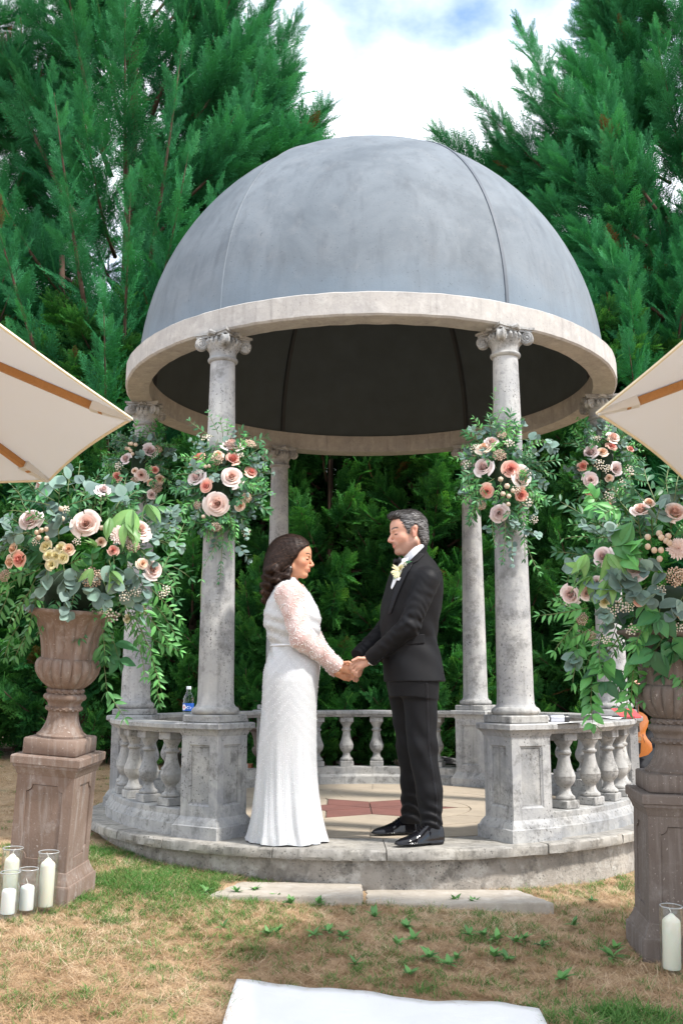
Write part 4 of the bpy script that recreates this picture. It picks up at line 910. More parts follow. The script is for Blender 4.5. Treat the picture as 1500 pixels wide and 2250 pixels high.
    def done(s, core=None):
        for kind, Ms in s.mass.items():
            me = LM[kind]; n = len(me.vertices); co = np.empty(n * 3, np.float32); me.vertices.foreach_get('co', co); co = co.reshape(-1, 3); tp = np.empty(n, np.float32); me.attributes['tip'].data.foreach_get('value', tp)
            Fq = np.array([list(p.vertices) for p in me.polygons]); V = []; F = []
            for i, M in enumerate(Ms): A = np.array(M); V.append(co @ A[:3, :3].T + A[:3, 3]); F.append(Fq + i * n)
            m2 = np_mesh('foliage', np.concatenate(V), np.concatenate(F), me.materials[0]); a = m2.attributes.new('tip', 'FLOAT', 'POINT'); a.data.foreach_set('value', np.tile(tp, len(Ms)))
            o = link('foliage', m2, s.root); o['kind'] = 'stuff'
        s.st.build('stems', MAT['stem'], s.root, None)['kind'] = 'stuff'
        if core:
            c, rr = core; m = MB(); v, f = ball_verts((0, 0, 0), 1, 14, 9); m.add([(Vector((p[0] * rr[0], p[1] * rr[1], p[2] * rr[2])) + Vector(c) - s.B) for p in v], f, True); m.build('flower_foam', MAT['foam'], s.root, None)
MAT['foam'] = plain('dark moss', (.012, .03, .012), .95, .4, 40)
# ---------------------------------------------------------------- left urn
uL = UR['L']; topL = uL @ Vector((0, 0, .64))
A = Arr('urn_flower_arrangement', tuple(topL), 'large arrangement of blush roses and eucalyptus spilling from the left urn', 'urn flower arrangements', 185, 1225, 205, 170, topL.y, .24, 3)
for f in [('mauve', 67, 1140, 46), ('blush', 190, 1150, 56), ('blush', 309, 1163, 46), ('coral', 41, 1229, 34), ('blush', 337, 1251, 42), ('cream', 100, 1200, 28), ('cream', 108, 1220, 28), ('cream', 122, 1221, 26), ('cream', 113, 1240, 26), ('cream', 138, 1226, 26), ('peach', 151, 1206, 26), ('cream', 133, 1203, 26), ('mum', 264, 1176, 50), ('coral', 249, 1209, 24), ('peach', 314, 1238, 24), ('peach', 20, 1235, 26), ('peach', 28, 1205, 24), ('blush', 90, 1062, 30), ('mauve', 228, 1075, 32), ('sedum', 202, 1269, 48), ('sedum', 292, 1199, 34), ('wax', 246, 1353, 30), ('wax', 274, 1309, 26), ('wax', 300, 1300, 24), ('wax', 364, 1297, 24), ('wax', 232, 1340, 22), ('wax', 170, 1190, 20), ('cream', 280, 1360, 18), ('cream', 315, 1341, 18), ('wax', 355, 1305, 22), ('peach', 222, 1190, 22), ('wax', 80, 1190, 20), ('sedum', 12, 1265, 30), ('peach', 232, 1262, 22), ('wax', 145, 1120, 20)]: A.flower(*f)
for x, y in ((82, 1170), (92, 1165), (103, 1163), (86, 1181), (103, 1183), (224, 1160), (234, 1160), (135, 1118), (137, 1140)): A.flower('button', x, y, 13, .045)
for a, b, sz, n in [((130, 1085), (95, 1050), .085, 3), ((150, 1080), (150, 1035), .07, 3), ((190, 1095), (185, 1060), .08, 3), ((220, 1100), (235, 1055), .075, 3), ((255, 1115), (280, 1070), .07, 4), ((130, 1185), (128, 1150), .08, 3), ((40, 1190), (2, 1150), .07, 4), ((110, 1235), (78, 1330), .068, 7), ((140, 1240), (165, 1345), .07, 7), ((165, 1265), (215, 1335), .075, 5), ((240, 1230), (255, 1280), .075, 4), ((280, 1235), (320, 1300), .07, 5), ((300, 1200), (350, 1150), .055, 5), ((320, 1180), (395, 1190), .05, 6), ((300, 1165), (385, 1140), .045, 7), ((275, 1290), (310, 1350), .06, 5), ((60, 1170), (20, 1180), .06, 4), ((310, 1210), (338, 1235), .06, 3)]: A.pxsprig('euc', a, b, sz, n, stem=True)
for a, b, sz, n in [((310, 1075), (290, 1120), .15, 1), ((305, 1072), (298, 1130), .15, 1), ((318, 1072), (325, 1110), .13, 1), ((245, 1095), (240, 1140), .12, 1), ((255, 1100), (268, 1150), .11, 1), ((225, 1230), (205, 1250), .09, 1), ((225, 1228), (245, 1250), .09, 1), ((225, 1225), (215, 1205), .07, 1)]: A.pxsprig('lime', a, b, sz, n, pair=True, stem=False, ang=22, size_end=.9)
for a, b, sz, n in [((120, 1100), (20, 1040), .065, 6), ((110, 1110), (35, 1085), .06, 6), ((100, 1060), (108, 1008), .03, 5), ((170, 1070), (176, 1018), .035, 5), ((230, 1100), (270, 1060), .06, 5), ((150, 1110), (210, 1090), .05, 7), ((60, 1120), (30, 1075), .055, 6)]: A.pxsprig('ruscus', a, b, sz, n)
for a, b, sz, n in [((90, 1250), (15, 1300), .048, 7), ((80, 1270), (20, 1370), .05, 8), ((60, 1250), (-10, 1275), .05, 6), ((90, 1290), (60, 1380), .046, 7), ((150, 1240), (185, 1225), .045, 5), ((130, 1330), (150, 1385), .04, 5), ((165, 1350), (185, 1400), .042, 5), ((330, 1290), (395, 1360), .048, 8), ((300, 1320), (380, 1410), .05, 9), ((290, 1340), (330, 1440), .05, 8), ((330, 1400), (390, 1440), .045, 7), ((310, 1380), (365, 1520), .045, 10), ((340, 1460), (352, 1545), .042, 8), ((300, 1400), (320, 1490), .04, 6), ((220, 1400), (232, 1520), .06, 6), ((232, 1510), (275, 1580), .05, 4), ((350, 1260), (420, 1150), .04, 9), ((320, 1270), (385, 1300), .045, 7), ((270, 1320), (300, 1420), .05, 6), ((330, 1120), (360, 1105), .07, 2), ((20, 1300), (0, 1400), .05, 7), ((345, 1330), (400, 1390), .045, 7)]: A.pxsprig('fresh', a, b, sz * 1.3, n, k=.9)
for a, b, sz, n in [((250, 1390), (245, 1440), .10, 2), ((240, 1380), (262, 1450), .11, 2), ((205, 1255), (200, 1215), .06, 3), ((95, 1330), (110, 1385), .06, 3)]: A.pxsprig('darkbroad', a, b, sz, n)
A.cloud('fresh', 22, .17, .055, 6, .9, k0=.6, k1=.95, up=-.35); A.cloud('ruscus', 30, .17, .06, 6, .5); A.cloud('euc', 9, .15, .06, 5, .4, k0=.4, k1=.8); A.cloud('fresh', 34, .2, .042, 7, .9); A.cloud('darkbroad', 12, .12, .08, 3, .5, k0=.3, k1=.6)
A.done((topL + Vector((0, 0, .11)), (.15, .13, .11)))
# ---------------------------------------------------------------- right urn
uR = UR['R']; topR = uR @ Vector((0, 0, .64))
A = Arr('urn_flower_arrangement', tuple(topR), 'large shaded arrangement of roses, buttons and trailing vines in the right urn', 'urn flower arrangements', 1445, 1265, 205, 195, topR.y, .24, 4)
for f in [('blush', 1407, 1118, 40), ('blush', 1482, 1124, 50), ('mauve', 1393, 1247, 54), ('mauve', 1251, 1307, 46), ('mauve', 1322, 1222, 44), ('mum', 1489, 1207, 58), ('coral', 1403, 1320, 26), ('blush', 1287, 1304, 30), ('cream', 1327, 1322, 24), ('coral', 1294, 1290, 18), ('peach', 1425, 1103, 24), ('sedum', 1482, 1267, 46), ('sedum', 1278, 1360, 30), ('sedum', 1296, 1395, 28), ('wax', 1365, 1330, 30), ('wax', 1345, 1345, 26), ('wax', 1450, 1295, 24), ('wax', 1465, 1370, 34), ('wax', 1490, 1380, 26), ('wax', 1385, 1383, 26), ('wax', 1310, 1412, 24), ('wax', 1270, 1385, 24), ('wax', 1330, 1405, 22), ('peach', 1500, 1350, 26), ('wax', 1380, 1335, 22), ('mauve', 1310, 1278, 26)]: A.flower(*f)
for x, y in ((1422, 1180), (1447, 1172), (1452, 1181), (1467, 1178), (1462, 1188), (1422, 1201), (1436, 1209), (1451, 1209), (1469, 1193), (1448, 1228)): A.flower('button', x, y, 15, .05, (0, -.5, 1))
for a, b, sz, n in [((1290, 1250), (1255, 1240), .075, 3), ((1340, 1265), (1320, 1300), .095, 2), ((1380, 1300), (1350, 1275), .095, 3), ((1400, 1270), (1375, 1265), .08, 3), ((1470, 1260), (1415, 1252), .07, 4), ((1420, 1290), (1390, 1300), .07, 3), ((1500, 1310), (1475, 1345), .09, 4), ((1350, 1340), (1325, 1350), .06, 3), ((1275, 1430), (1250, 1460), .07, 3), ((1460, 1280), (1430, 1310), .07, 3), ((1440, 1150), (1450, 1105), .07, 4), ((1360, 1150), (1345, 1170), .06, 3), ((1300, 1450), (1320, 1430), .06, 2)]: A.pxsprig('euc', a, b, sz, n)
for a, b, sz, n in [((1310, 1190), (1288, 1220), .105, 1), ((1315, 1190), (1335, 1215), .115, 1), ((1345, 1240), (1340, 1270), .10, 1), ((1340, 1235), (1305, 1268), .11, 1), ((1335, 1235), (1290, 1240), .10, 1)]: A.pxsprig('lime', a, b, sz, n, stem=False, ang=24, size_end=.95)
for a, b, sz, n in [((1330, 1205), (1365, 1195), .12, 2), ((1345, 1225), (1378, 1220), .10, 2), ((1410, 1320), (1420, 1350), .06, 3), ((1330, 1430), (1325, 1470), .09, 3), ((1400, 1420), (1395, 1470), .10, 2), ((1300, 1470), (1300, 1545), .085, 5), ((1295, 1530), (1305, 1590), .07, 3), ((1270, 1380), (1262, 1430), .07, 3), ((1310, 1105), (1290, 1080), .06, 3), ((1345, 1130), (1300, 1100), .06, 5)]: A.pxsprig('broad', a, b, sz, n)
for a, b, sz, n in [((1470, 1380), (1435, 1430), .14, 2), ((1480, 1370), (1470, 1430), .14, 2), ((1340, 1440), (1330, 1500), .11, 2), ((1450, 1330), (1440, 1360), .11, 2), ((1500, 1390), (1490, 1430), .12, 2)]: A.pxsprig('darkbroad', a, b, sz, n)
for a, b, sz, n in [((1290, 1335), (1185, 1348), .045, 8), ((1280, 1350), (1215, 1430), .045, 9), ((1300, 1380), (1240, 1420), .045, 8), ((1270, 1340), (1225, 1325), .04, 6), ((1390, 1400), (1400, 1540), .05, 10), ((1385, 1480), (1380, 1560), .055, 6), ((1240, 1300), (1250, 1260), .04, 4), ((1420, 1370), (1385, 1410), .05, 7), ((1400, 1350), (1440, 1390), .05, 7), ((1360, 1110), (1330, 1130), .06, 5), ((1360, 1400), (1330, 1450), .05, 6), ((1270, 1400), (1250, 1500), .05, 6)]: A.pxsprig('fresh', a, b, sz * 1.3, n, k=.9)
for a, b, sz, n in [((1470, 1100), (1455, 1010), .075, 6), ((1480, 1100), (1495, 1010), .07, 6), ((1440, 1110), (1405, 1020), .085, 5), ((1430, 1120), (1390, 1060), .07, 5), ((1400, 1150), (1355, 1100), .06, 6), ((1490, 1090), (1480, 1060), .07, 4), ((1360, 1170), (1310, 1130), .055, 6)]: A.pxsprig('ruscus', a, b, sz, n)
A.cloud('fresh', 22, .17, .055, 6, .9, k0=.6, k1=.95, up=-.35); A.cloud('ruscus', 32, .18, .062, 6, .5); A.cloud('euc', 8, .15, .065, 5, .4, k0=.4, k1=.8); A.cloud('fresh', 36, .2, .045, 7, .9); A.cloud('darkbroad', 14, .13, .09, 3, .5, k0=.3, k1=.6)
A.done((topR + Vector((0, 0, .11)), (.15, .13, .11)))
# ---------------------------------------------------------------- garlands tied to four columns
def garland(label, colxy, Yf, cx, cy, rx, ry, flowers, buttons, sprigs, seed, s=1.25, extra=2.6):
    A = Arr('column_garland', (colxy[0], colxy[1] - .12, float(at(cx, cy, Yf).z)), label, 'garlands tied to the columns', cx, cy, rx, ry, Yf, .09, seed)
    for f in flowers: A.flower(*f, .03)
    for x, y, z in buttons: A.flower('button', x, y, z, .05)
    for kind, a, b, sz, n in sprigs: A.pxsprig(kind, a, b, sz, n)
    A.cloud('ruscus', int(20 * extra), .12 * s, .045 * s, 6, .4, k0=.3, k1=.85); A.cloud('fresh', int(12 * extra), .14 * s, .034 * s, 7, .8, k0=.3, k1=.8); A.cloud('euc', int(10 * extra), .09 * s, .038 * s, 4, .3, k0=.4, k1=.9); A.cloud('darkbroad', int(7 * extra), .07, .055 * s, 3, .5, k0=.2, k1=.5)
    A.done((A.C + Vector((0, .01, 0)), (.07, .05, ry * Yf / FPX * .7)))
fl = [('blush', 509, 977, 48), ('coral', 436, 1004, 32), ('peach', 479, 998, 24), ('coral', 512, 1007, 34), ('mauve', 431, 1047, 38), ('blush', 509, 1047, 46), ('coral', 452, 1068, 30), ('coral', 552, 1036, 28), ('blush', 477, 1107, 52), ('peach', 529, 1111, 24), ('sedum', 549, 975, 30), ('sedum', 477, 1010, 32), ('wax', 455, 963, 24), ('sedum', 542, 1093, 26), ('sedum', 475, 1158, 26), ('wax', 525, 1000, 22), ('sedum', 434, 1110, 20), ('wax', 540, 1170, 20)]
sg = [('euc', (540, 1010), (575, 1030), .038, 4), ('euc', (545, 1000), (565, 1005), .038, 3), ('euc', (545, 1090), (590, 1085), .042, 4), ('euc', (550, 1080), (575, 1110), .04, 3), ('euc', (455, 985), (420, 970), .036, 3), ('euc', (460, 1040), (475, 1050), .035, 3), ('ruscus', (470, 960), (412, 935), .045, 5), ('ruscus', (480, 955), (460, 905), .035, 5), ('fresh', (490, 960), (485, 915), .035, 5), ('fresh', (500, 955), (498, 925), .03, 4), ('ruscus', (520, 960), (530, 945), .05, 2), ('fresh', (440, 1150), (380, 1140), .045, 6), ('euc', (400, 1155), (382, 1150), .04, 2), ('fresh', (485, 1130), (480, 1185), .03, 9), ('fresh', (505, 1130), (508, 1190), .03, 9), ('fresh', (470, 1130), (452, 1185), .03, 9), ('ruscus', (490, 1180), (468, 1275), .038, 11), ('ruscus', (480, 1180), (455, 1240), .036, 8), ('euc', (520, 1190), (545, 1235), .045, 4), ('euc', (530, 1140), (540, 1180), .04, 4), ('fresh', (540, 1060), (585, 1075), .035, 7), ('ruscus', (430, 1040), (385, 1050), .035, 7), ('fresh', (500, 1180), (515, 1225), .03, 8), ('fresh', (445, 1240), (440, 1340), .03, 3)]
garland('garland of roses and trailing greenery on the front left column behind the bride', (-.697, 5.622), 5.50, 487, 1075, 68, 105, fl, [(420, 1020, 10), (452, 1025, 9), (460, 1024, 9), (447, 1135, 10)], sg, 11)
fl = [('peach', 1064, 982, 36), ('blush', 1080, 970, 28), ('mauve', 1060, 1026, 44), ('coral', 1122, 1030, 38), ('blush', 1148, 1046, 46), ('coral', 1069, 1080, 30), ('coral', 1145, 1088, 32), ('mauve', 1096, 1128, 38), ('sedum', 1096, 1000, 32), ('sedum', 1100, 955, 26), ('wax', 1024, 1020, 26), ('wax', 1158, 1104, 28), ('wax', 1043, 985, 24), ('sedum', 1058, 1110, 22), ('wax', 1135, 1075, 22), ('wax', 1118, 975, 24), ('wax', 1172, 1142, 20)]
sg = [('fresh', (1080, 945), (1082, 860), .045, 8), ('fresh', (1085, 940), (1098, 900), .04, 5), ('ruscus', (1115, 950), (1122, 915), .03, 6), ('fresh', (1060, 950), (1040, 920), .04, 4), ('euc', (1065, 960), (1036, 935), .036, 5), ('euc', (1140, 965), (1200, 968), .055, 5), ('euc', (1190, 965), (1215, 985), .055, 3), ('euc', (1130, 990), (1140, 1000), .04, 4), ('ruscus', (1050, 1000), (1015, 1015), .045, 4), ('fresh', (1060, 1050), (1012, 1055), .035, 7), ('fresh', (1060, 1070), (1018, 1095), .035, 7), ('fresh', (1150, 1090), (1205, 1090), .038, 6), ('fresh', (1100, 1060), (1085, 1100), .03, 7), ('ruscus', (1080, 1130), (1075, 1200), .035, 9), ('ruscus', (1110, 1140), (1115, 1235), .04, 10), ('euc', (1120, 1140), (1135, 1155), .045, 3), ('euc', (1140, 1160), (1180, 1175), .05, 5), ('euc', (1125, 1180), (1125, 1240), .04, 5), ('fresh', (1150, 1170), (1175, 1260), .05, 6), ('ruscus', (1150, 1130), (1145, 1225), .045, 8), ('ruscus', (1050, 1090), (1030, 1150), .035, 7), ('euc', (1085, 1160), (1070, 1160), .04, 2)]
garland('garland of roses with tall sprig on the front right column behind the groom', (.948, 5.53), 5.41, 1103, 1050, 68, 105, fl, [(1099, 1053, 13), (1113, 1068, 14), (1104, 1085, 13), (1117, 1090, 12), (1126, 1078, 12), (1116, 1108, 11)], sg, 12)
fl = [('blush', 1346, 960, 32), ('coral', 1344, 980, 24), ('mauve', 1297, 992, 34), ('peach', 1323, 992, 22), ('mauve', 1353, 1030, 30), ('mauve', 1297, 1054, 32), ('coral', 1279, 1024, 24), ('peach', 1337, 1050, 18), ('coral', 1385, 986, 18), ('wax', 1315, 1020, 24), ('wax', 1380, 1035, 26), ('wax', 1330, 1030, 20), ('wax', 1345, 1075, 24), ('wax', 1365, 1060, 20), ('wax', 1310, 965, 20), ('coral', 1333, 1111, 20), ('wax', 1335, 1090, 24), ('coral', 1292, 1082, 16)]
sg = [('euc', (1350, 975), (1370, 975), .045, 3), ('fresh', (1370, 990), (1390, 1010), .05, 4), ('fresh', (1300, 1060), (1275, 1075), .04, 6), ('ruscus', (1300, 960), (1290, 945), .04, 4), ('fresh', (1320, 1080), (1285, 1110), .05, 6), ('broad', (1300, 1090), (1280, 1120), .06, 3), ('fresh', (1340, 1100), (1350, 1150), .05, 6), ('ruscus', (1350, 1080), (1385, 1110), .045, 6)]
garland('garland of roses on the right side column, partly behind the right parasol', (1.849, 6.908), 6.79, 1327, 1025, 62, 95, fl, [(1335, 965, 9)], sg, 13, 1.15)
fl = [('mauve', 330, 990, 34), ('mauve', 276, 1007, 26), ('coral', 341, 1032, 20), ('blush', 311, 1044, 30), ('peach', 352, 1053, 22), ('coral', 257, 1047, 24), ('mauve', 334, 1088, 22), ('peach', 296, 1035, 14), ('sedum', 347, 987, 22), ('sedum', 345, 1072, 26), ('sedum', 295, 1056, 18), ('peach', 330, 1060, 16), ('wax', 262, 1025, 22), ('wax', 285, 1068, 20)]
sg = [('euc', (320, 1005), (305, 1000), .055, 4), ('euc', (325, 975), (337, 962), .05, 2), ('ruscus', (290, 975), (250, 965), .05, 5), ('ruscus', (280, 1030), (225, 1020), .04, 7), ('fresh', (300, 960), (300, 930), .05, 4), ('ruscus', (340, 1020), (375, 1030), .05, 5)]
garland('dim garland of mauve roses on the left side column behind the left parasol', (-1.439, 7.092), 6.97, 308, 1030, 58, 85, fl, [(278, 985, 9), (284, 986, 9), (288, 990, 9), (290, 975, 10), (299, 977, 10), (292, 997, 9), (285, 975, 9)], sg, 14, 1.15)
# ================================================================== SCULPTING TOOLS (distance fields turned into one surface)
def cap(a, b, ra, rb=None):
    a = np.array(a, float); b = np.array(b, float); rb = ra if rb is None else rb; ba = b - a; L2 = ba @ ba + 1e-12
    def f(p):
        pa = p - a; h = np.clip(pa @ ba / L2, 0, 1); return np.linalg.norm(pa - h[:, None] * ba, axis=1) - (ra + (rb - ra) * h)
    return f
def fcap(a, b, ra, rb, n, s):
    """capsule flattened to s along direction n"""
    a = np.array(a, float); n = np.array(n, float); n /= np.linalg.norm(n); g = cap(a, b, ra, rb)
    def f(p): return g(p + ((p - a) @ n)[:, None] * n * (1 / s - 1)) * (s + (1 - s) * .4)
    return f
def ell(c, r, R=None):
    c = np.array(c, float); r = np.array(r, float)
    def f(p):
        q = p - c
        if R is not None: q = q @ R
        k0 = np.linalg.norm(q / r, axis=1); k1 = np.linalg.norm(q / (r * r), axis=1) + 1e-9; return k0 * (k0 - 1) / k1
    return f
def smin(a, b, k): h = np.clip(.5 + .5 * (b - a) / k, 0, 1); return b + (a - b) * h - k * h * (1 - h)
def smax(a, b, k): return -smin(-a, -b, k)
def union(fs, k):
    def f(p):
        d = fs[0](p)
        for g in fs[1:]: d = smin(d, g(p), k)
        return d
    return f
def poly2(P):
    """signed distance to a polygon in two coordinates"""
    P = np.array(P, float)
    def f(q):
        d = np.full(len(q), 1e9); s = np.ones(len(q)); n = len(P)
        for i in range(n):
            a, b = P[i], P[i - 1]; e = b - a; w_ = q - a; t = np.clip((w_ @ e) / (e @ e + 1e-12), 0, 1); bb = w_ - t[:, None] * e; d = np.minimum(d, (bb * bb).sum(1))
            c1 = q[:, 1] >= a[1]; c2 = q[:, 1] < b[1]; c3 = e[0] * w_[:, 1] > e[1] * w_[:, 0]
            fl = (c1 & c2 & c3) | (~c1 & ~c2 & ~c3); s = np.where(fl, -s, s)
        return s * np.sqrt(d)
    return f
def loft(rows, cy=5.42, yaw=0.0, n=2.3):
    """rows (z, x_front, x_back, half thickness[, y offset]); upright body of rounded sections"""
    rows = sorted(rows); z = np.array([r[0] for r in rows]); c = np.array([(r[1] + r[2]) / 2 for r in rows]); a = np.array([abs(r[1] - r[2]) / 2 for r in rows]); h = np.array([r[3] for r in rows]); oy = np.array([r[4] if len(r) > 4 else 0 for r in rows])
    def f(p):
        zz = p[:, 2]; cc = np.interp(zz, z, c); aa = np.interp(zz, z, a); hh = np.interp(zz, z, h); X = p[:, 0] - cc; Y = p[:, 1] - cy - np.interp(zz, z, oy)
        x = X * math.cos(yaw) + Y * math.sin(yaw); y = -X * math.sin(yaw) + Y * math.cos(yaw)
        q = ((np.abs(x) / aa) ** n + (np.abs(y) / hh) ** n) ** (1 / n); d = (q - 1) * np.minimum(aa, hh) * .9
        return np.maximum(d, np.maximum(z[0] - zz, zz - z[-1]))
    return f
def surface_nets(D, lo, h):
    S = D < 0; nx, ny, nz = D.shape
    c = np.zeros((nx - 1, ny - 1, nz - 1), np.int8)
    for i in (0, 1):
        for j in (0, 1):
            for k in (0, 1): c += S[i:nx - 1 + i, j:ny - 1 + j, k:nz - 1 + k]
    I = np.argwhere((c > 0) & (c < 8)); 
    if len(I) == 0: return np.zeros((0, 3)), np.zeros((0, 4), int)
    vid = np.full(c.shape, -1, np.int32); vid[I[:, 0], I[:, 1], I[:, 2]] = np.arange(len(I))
    acc = np.zeros((len(I), 3)); cnt = np.zeros(len(I)); co = [(i, j, k) for i in (0, 1) for j in (0, 1) for k in (0, 1)]
    for a in range(8):
        for b in range(a + 1, 8):
            A, B = np.array(co[a]), np.array(co[b])
            if np.abs(A - B).sum() != 1: continue
            ia, ib = I + A, I + B; da = D[ia[:, 0], ia[:, 1], ia[:, 2]].astype(float); db = D[ib[:, 0], ib[:, 1], ib[:, 2]].astype(float); m = (da < 0) != (db < 0)
            t = da / (da - db + 1e-20); acc[m] += A + t[m, None] * (B - A); cnt[m] += 1
    V = lo + (I + acc / cnt[:, None]) * h; Q = []
    for ax in range(3):
        s0 = [slice(None)] * 3; s1 = [slice(None)] * 3; s0[ax] = slice(0, -1); s1[ax] = slice(1, None); A = S[tuple(s0)]; B = S[tuple(s1)]
        E = np.argwhere(A != B); u, v = (ax + 1) % 3, (ax + 2) % 3
        ok = (E[:, u] > 0) & (E[:, v] > 0) & (E[:, u] < D.shape[u] - 1) & (E[:, v] < D.shape[v] - 1); E = E[ok]; ins = S[E[:, 0], E[:, 1], E[:, 2]]
        def cell(du, dv): X = E.copy(); X[:, u] += du; X[:, v] += dv; return vid[X[:, 0], X[:, 1], X[:, 2]]
        q = np.stack([cell(-1, -1), cell(0, -1), cell(0, 0), cell(-1, 0)], 1); q[~ins] = q[~ins][:, ::-1]; Q.append(q)
    return V, np.concatenate(Q)
def sculpt(f, lo, hi, h, st=4):
    lo = np.array(lo, float); hi = np.array(hi, float); n = (np.ceil((hi - lo) / h / st).astype(int) + 1); 
    gc = [lo[i] + np.arange(n[i]) * h * st for i in range(3)]; X, Y, Z = np.meshgrid(*gc, indexing='ij'); C = f(np.stack([X.ravel(), Y.ravel(), Z.ravel()], 1)).reshape(n).astype(np.float32)
    D = np.repeat(np.repeat(np.repeat(C, st, 0), st, 1), st, 2); act = np.abs(D) < st * h * 2.0; idx = np.argwhere(act); N = len(idx); out_ = np.empty(N, np.float32)
    for a in range(0, N, 400000): out_[a:a + 400000] = f(lo + idx[a:a + 400000] * h)
    D[act] = out_
    # nearest coarse sample sits at the low corner of its block: good enough away from the surface
    return surface_nets(D, lo, h)
def smooth_mesh(V, Q, it=2, lam=.5):
    for _ in range(it):
        S_ = np.zeros_like(V); c = np.zeros(len(V))
        for i in range(4):
            np.add.at(S_, Q[:, i], V[Q[:, (i + 1) % 4]]); np.add.at(S_, Q[:, i], V[Q[:, i - 1]]); np.add.at(c, Q[:, i], 2)
        V = V + lam * (S_ / np.maximum(c, 1)[:, None] - V)
    return V
def sculpt_obj(name, f, lo, hi, h, mat, parent, it=1, attr=None, lab=None):
    V, Q = sculpt(f, lo, hi, h); V = smooth_mesh(V, Q, it); off = np.array(parent.location) if parent else 0; me = np_mesh(name, V - off, Q, mat, True)
    for k, val in (attr(V) if attr else {}).items(): a = me.attributes.new(k, 'FLOAT', 'POINT'); a.data.foreach_set('value', val.astype(np.float32))
    o = link(name, me, parent); 
    if lab: o['label'] = lab
    return o, V, Q
def normals(V, Q):
    n = np.cross(V[Q[:, 2]] - V[Q[:, 0]], V[Q[:, 3]] - V[Q[:, 1]]); N = np.zeros_like(V)
    for i in range(4): np.add.at(N, Q[:, i], n)
    return N / (np.linalg.norm(N, axis=1, keepdims=True) + 1e-12)
Y0 = 5.42
def W(px, py, Y=Y0): return np.array(at(px, py, Y))
def Xp(px, py, Y=Y0): return at(px, py, Y).x
def PZ(poly, Y=Y0): return [(at(x, y, Y).x, at(x, y, Y).z) for x, y in poly]
def prism_y(poly, Y=Y0): g = poly2(PZ(poly, Y)); return lambda p: g(p[:, [0, 2]])
# ------------------------------------------------------------------ materials for people
def skin_mat(name, base, red, dark):
    """pigment map: lips and cheeks redder (attribute 'red'), beard shadow and brows ('hairy')"""
    t = NT(name); p = t.pos(); c = t.mix(t.noise(p, 45, 4), tuple(x * .93 for x in base), tuple(min(1, x * 1.06) for x in base))
    c = t.mix(t.attr('red'), c, red); c = t.mix(t.attr('hairy'), c, dark); t.bump(t.noise(p, 380, 3), .08, .002)
    return t.fin(c, .48, **{'Subsurface Weight': .12, 'Subsurface Scale': .01, 'Specular IOR Level': .4})
MAT['skin_b'] = skin_mat('bride skin', (.54, .265, .155), (.52, .12, .085), (.02, .012, .008))
MAT['skin_g'] = skin_mat('groom skin', (.55, .30, .215), (.50, .15, .11), (.06, .045, .04))
def cloth(name, col, rough=.85, wv=900, b=.12, sheen=.0, var=.1, spec=.4):
    t = NT(name); p = t.pos(); n = t.noise(p, 8, 4); t.bump(t.math('ADD', t.noise(p, wv, 2), t.math('MULTIPLY', t.noise(p, 30, 4), .8)), b, .003)
    return t.fin(t.mix(n, tuple(x * (1 - var) for x in col), tuple(x * (1 + var) for x in col)), rough, **{'Sheen Weight': sheen, 'Specular IOR Level': spec})
MAT['suit'] = cloth('black wool suiting', (.0062, .0062, .0075), .6, 700, .1, .02, .1, .18)
MAT['satin'] = cloth('black satin', (.007, .007, .009), .42, 500, .04, 0, .1, .25)
MAT['shirt'] = cloth('white cotton', (.8, .81, .84), .8, 900, .08)
MAT['patent'] = plain('black patent leather', (.006, .006, .008), .09, .1, 20, **{'Specular IOR Level': .4})
def strand_mat(name, stops, rough=.4):
    t = NT(name); r = t.n('ShaderNodeValToRGB', {'Fac': t.attr('tone')}); e = r.color_ramp.elements; e[0].color = (*stops[0], 1); e[1].color = (*stops[-1], 1)
    for k in range(1, len(stops) - 1): x = e.new(k / (len(stops) - 1)); x.color = (*stops[k], 1)
    return t.fin(r.outputs['Color'], rough, **{'Specular IOR Level': .22})
MAT['hair_b'] = strand_mat('brunette hair', [(.013, .008, .0065), (.030, .018, .014), (.055, .031, .022), (.16, .085, .048)], .5)
MAT['hair_g'] = strand_mat('salt and pepper hair', [(.018, .015, .014), (.05, .045, .043), (.11, .105, .105), (.36, .35, .35)], .45)
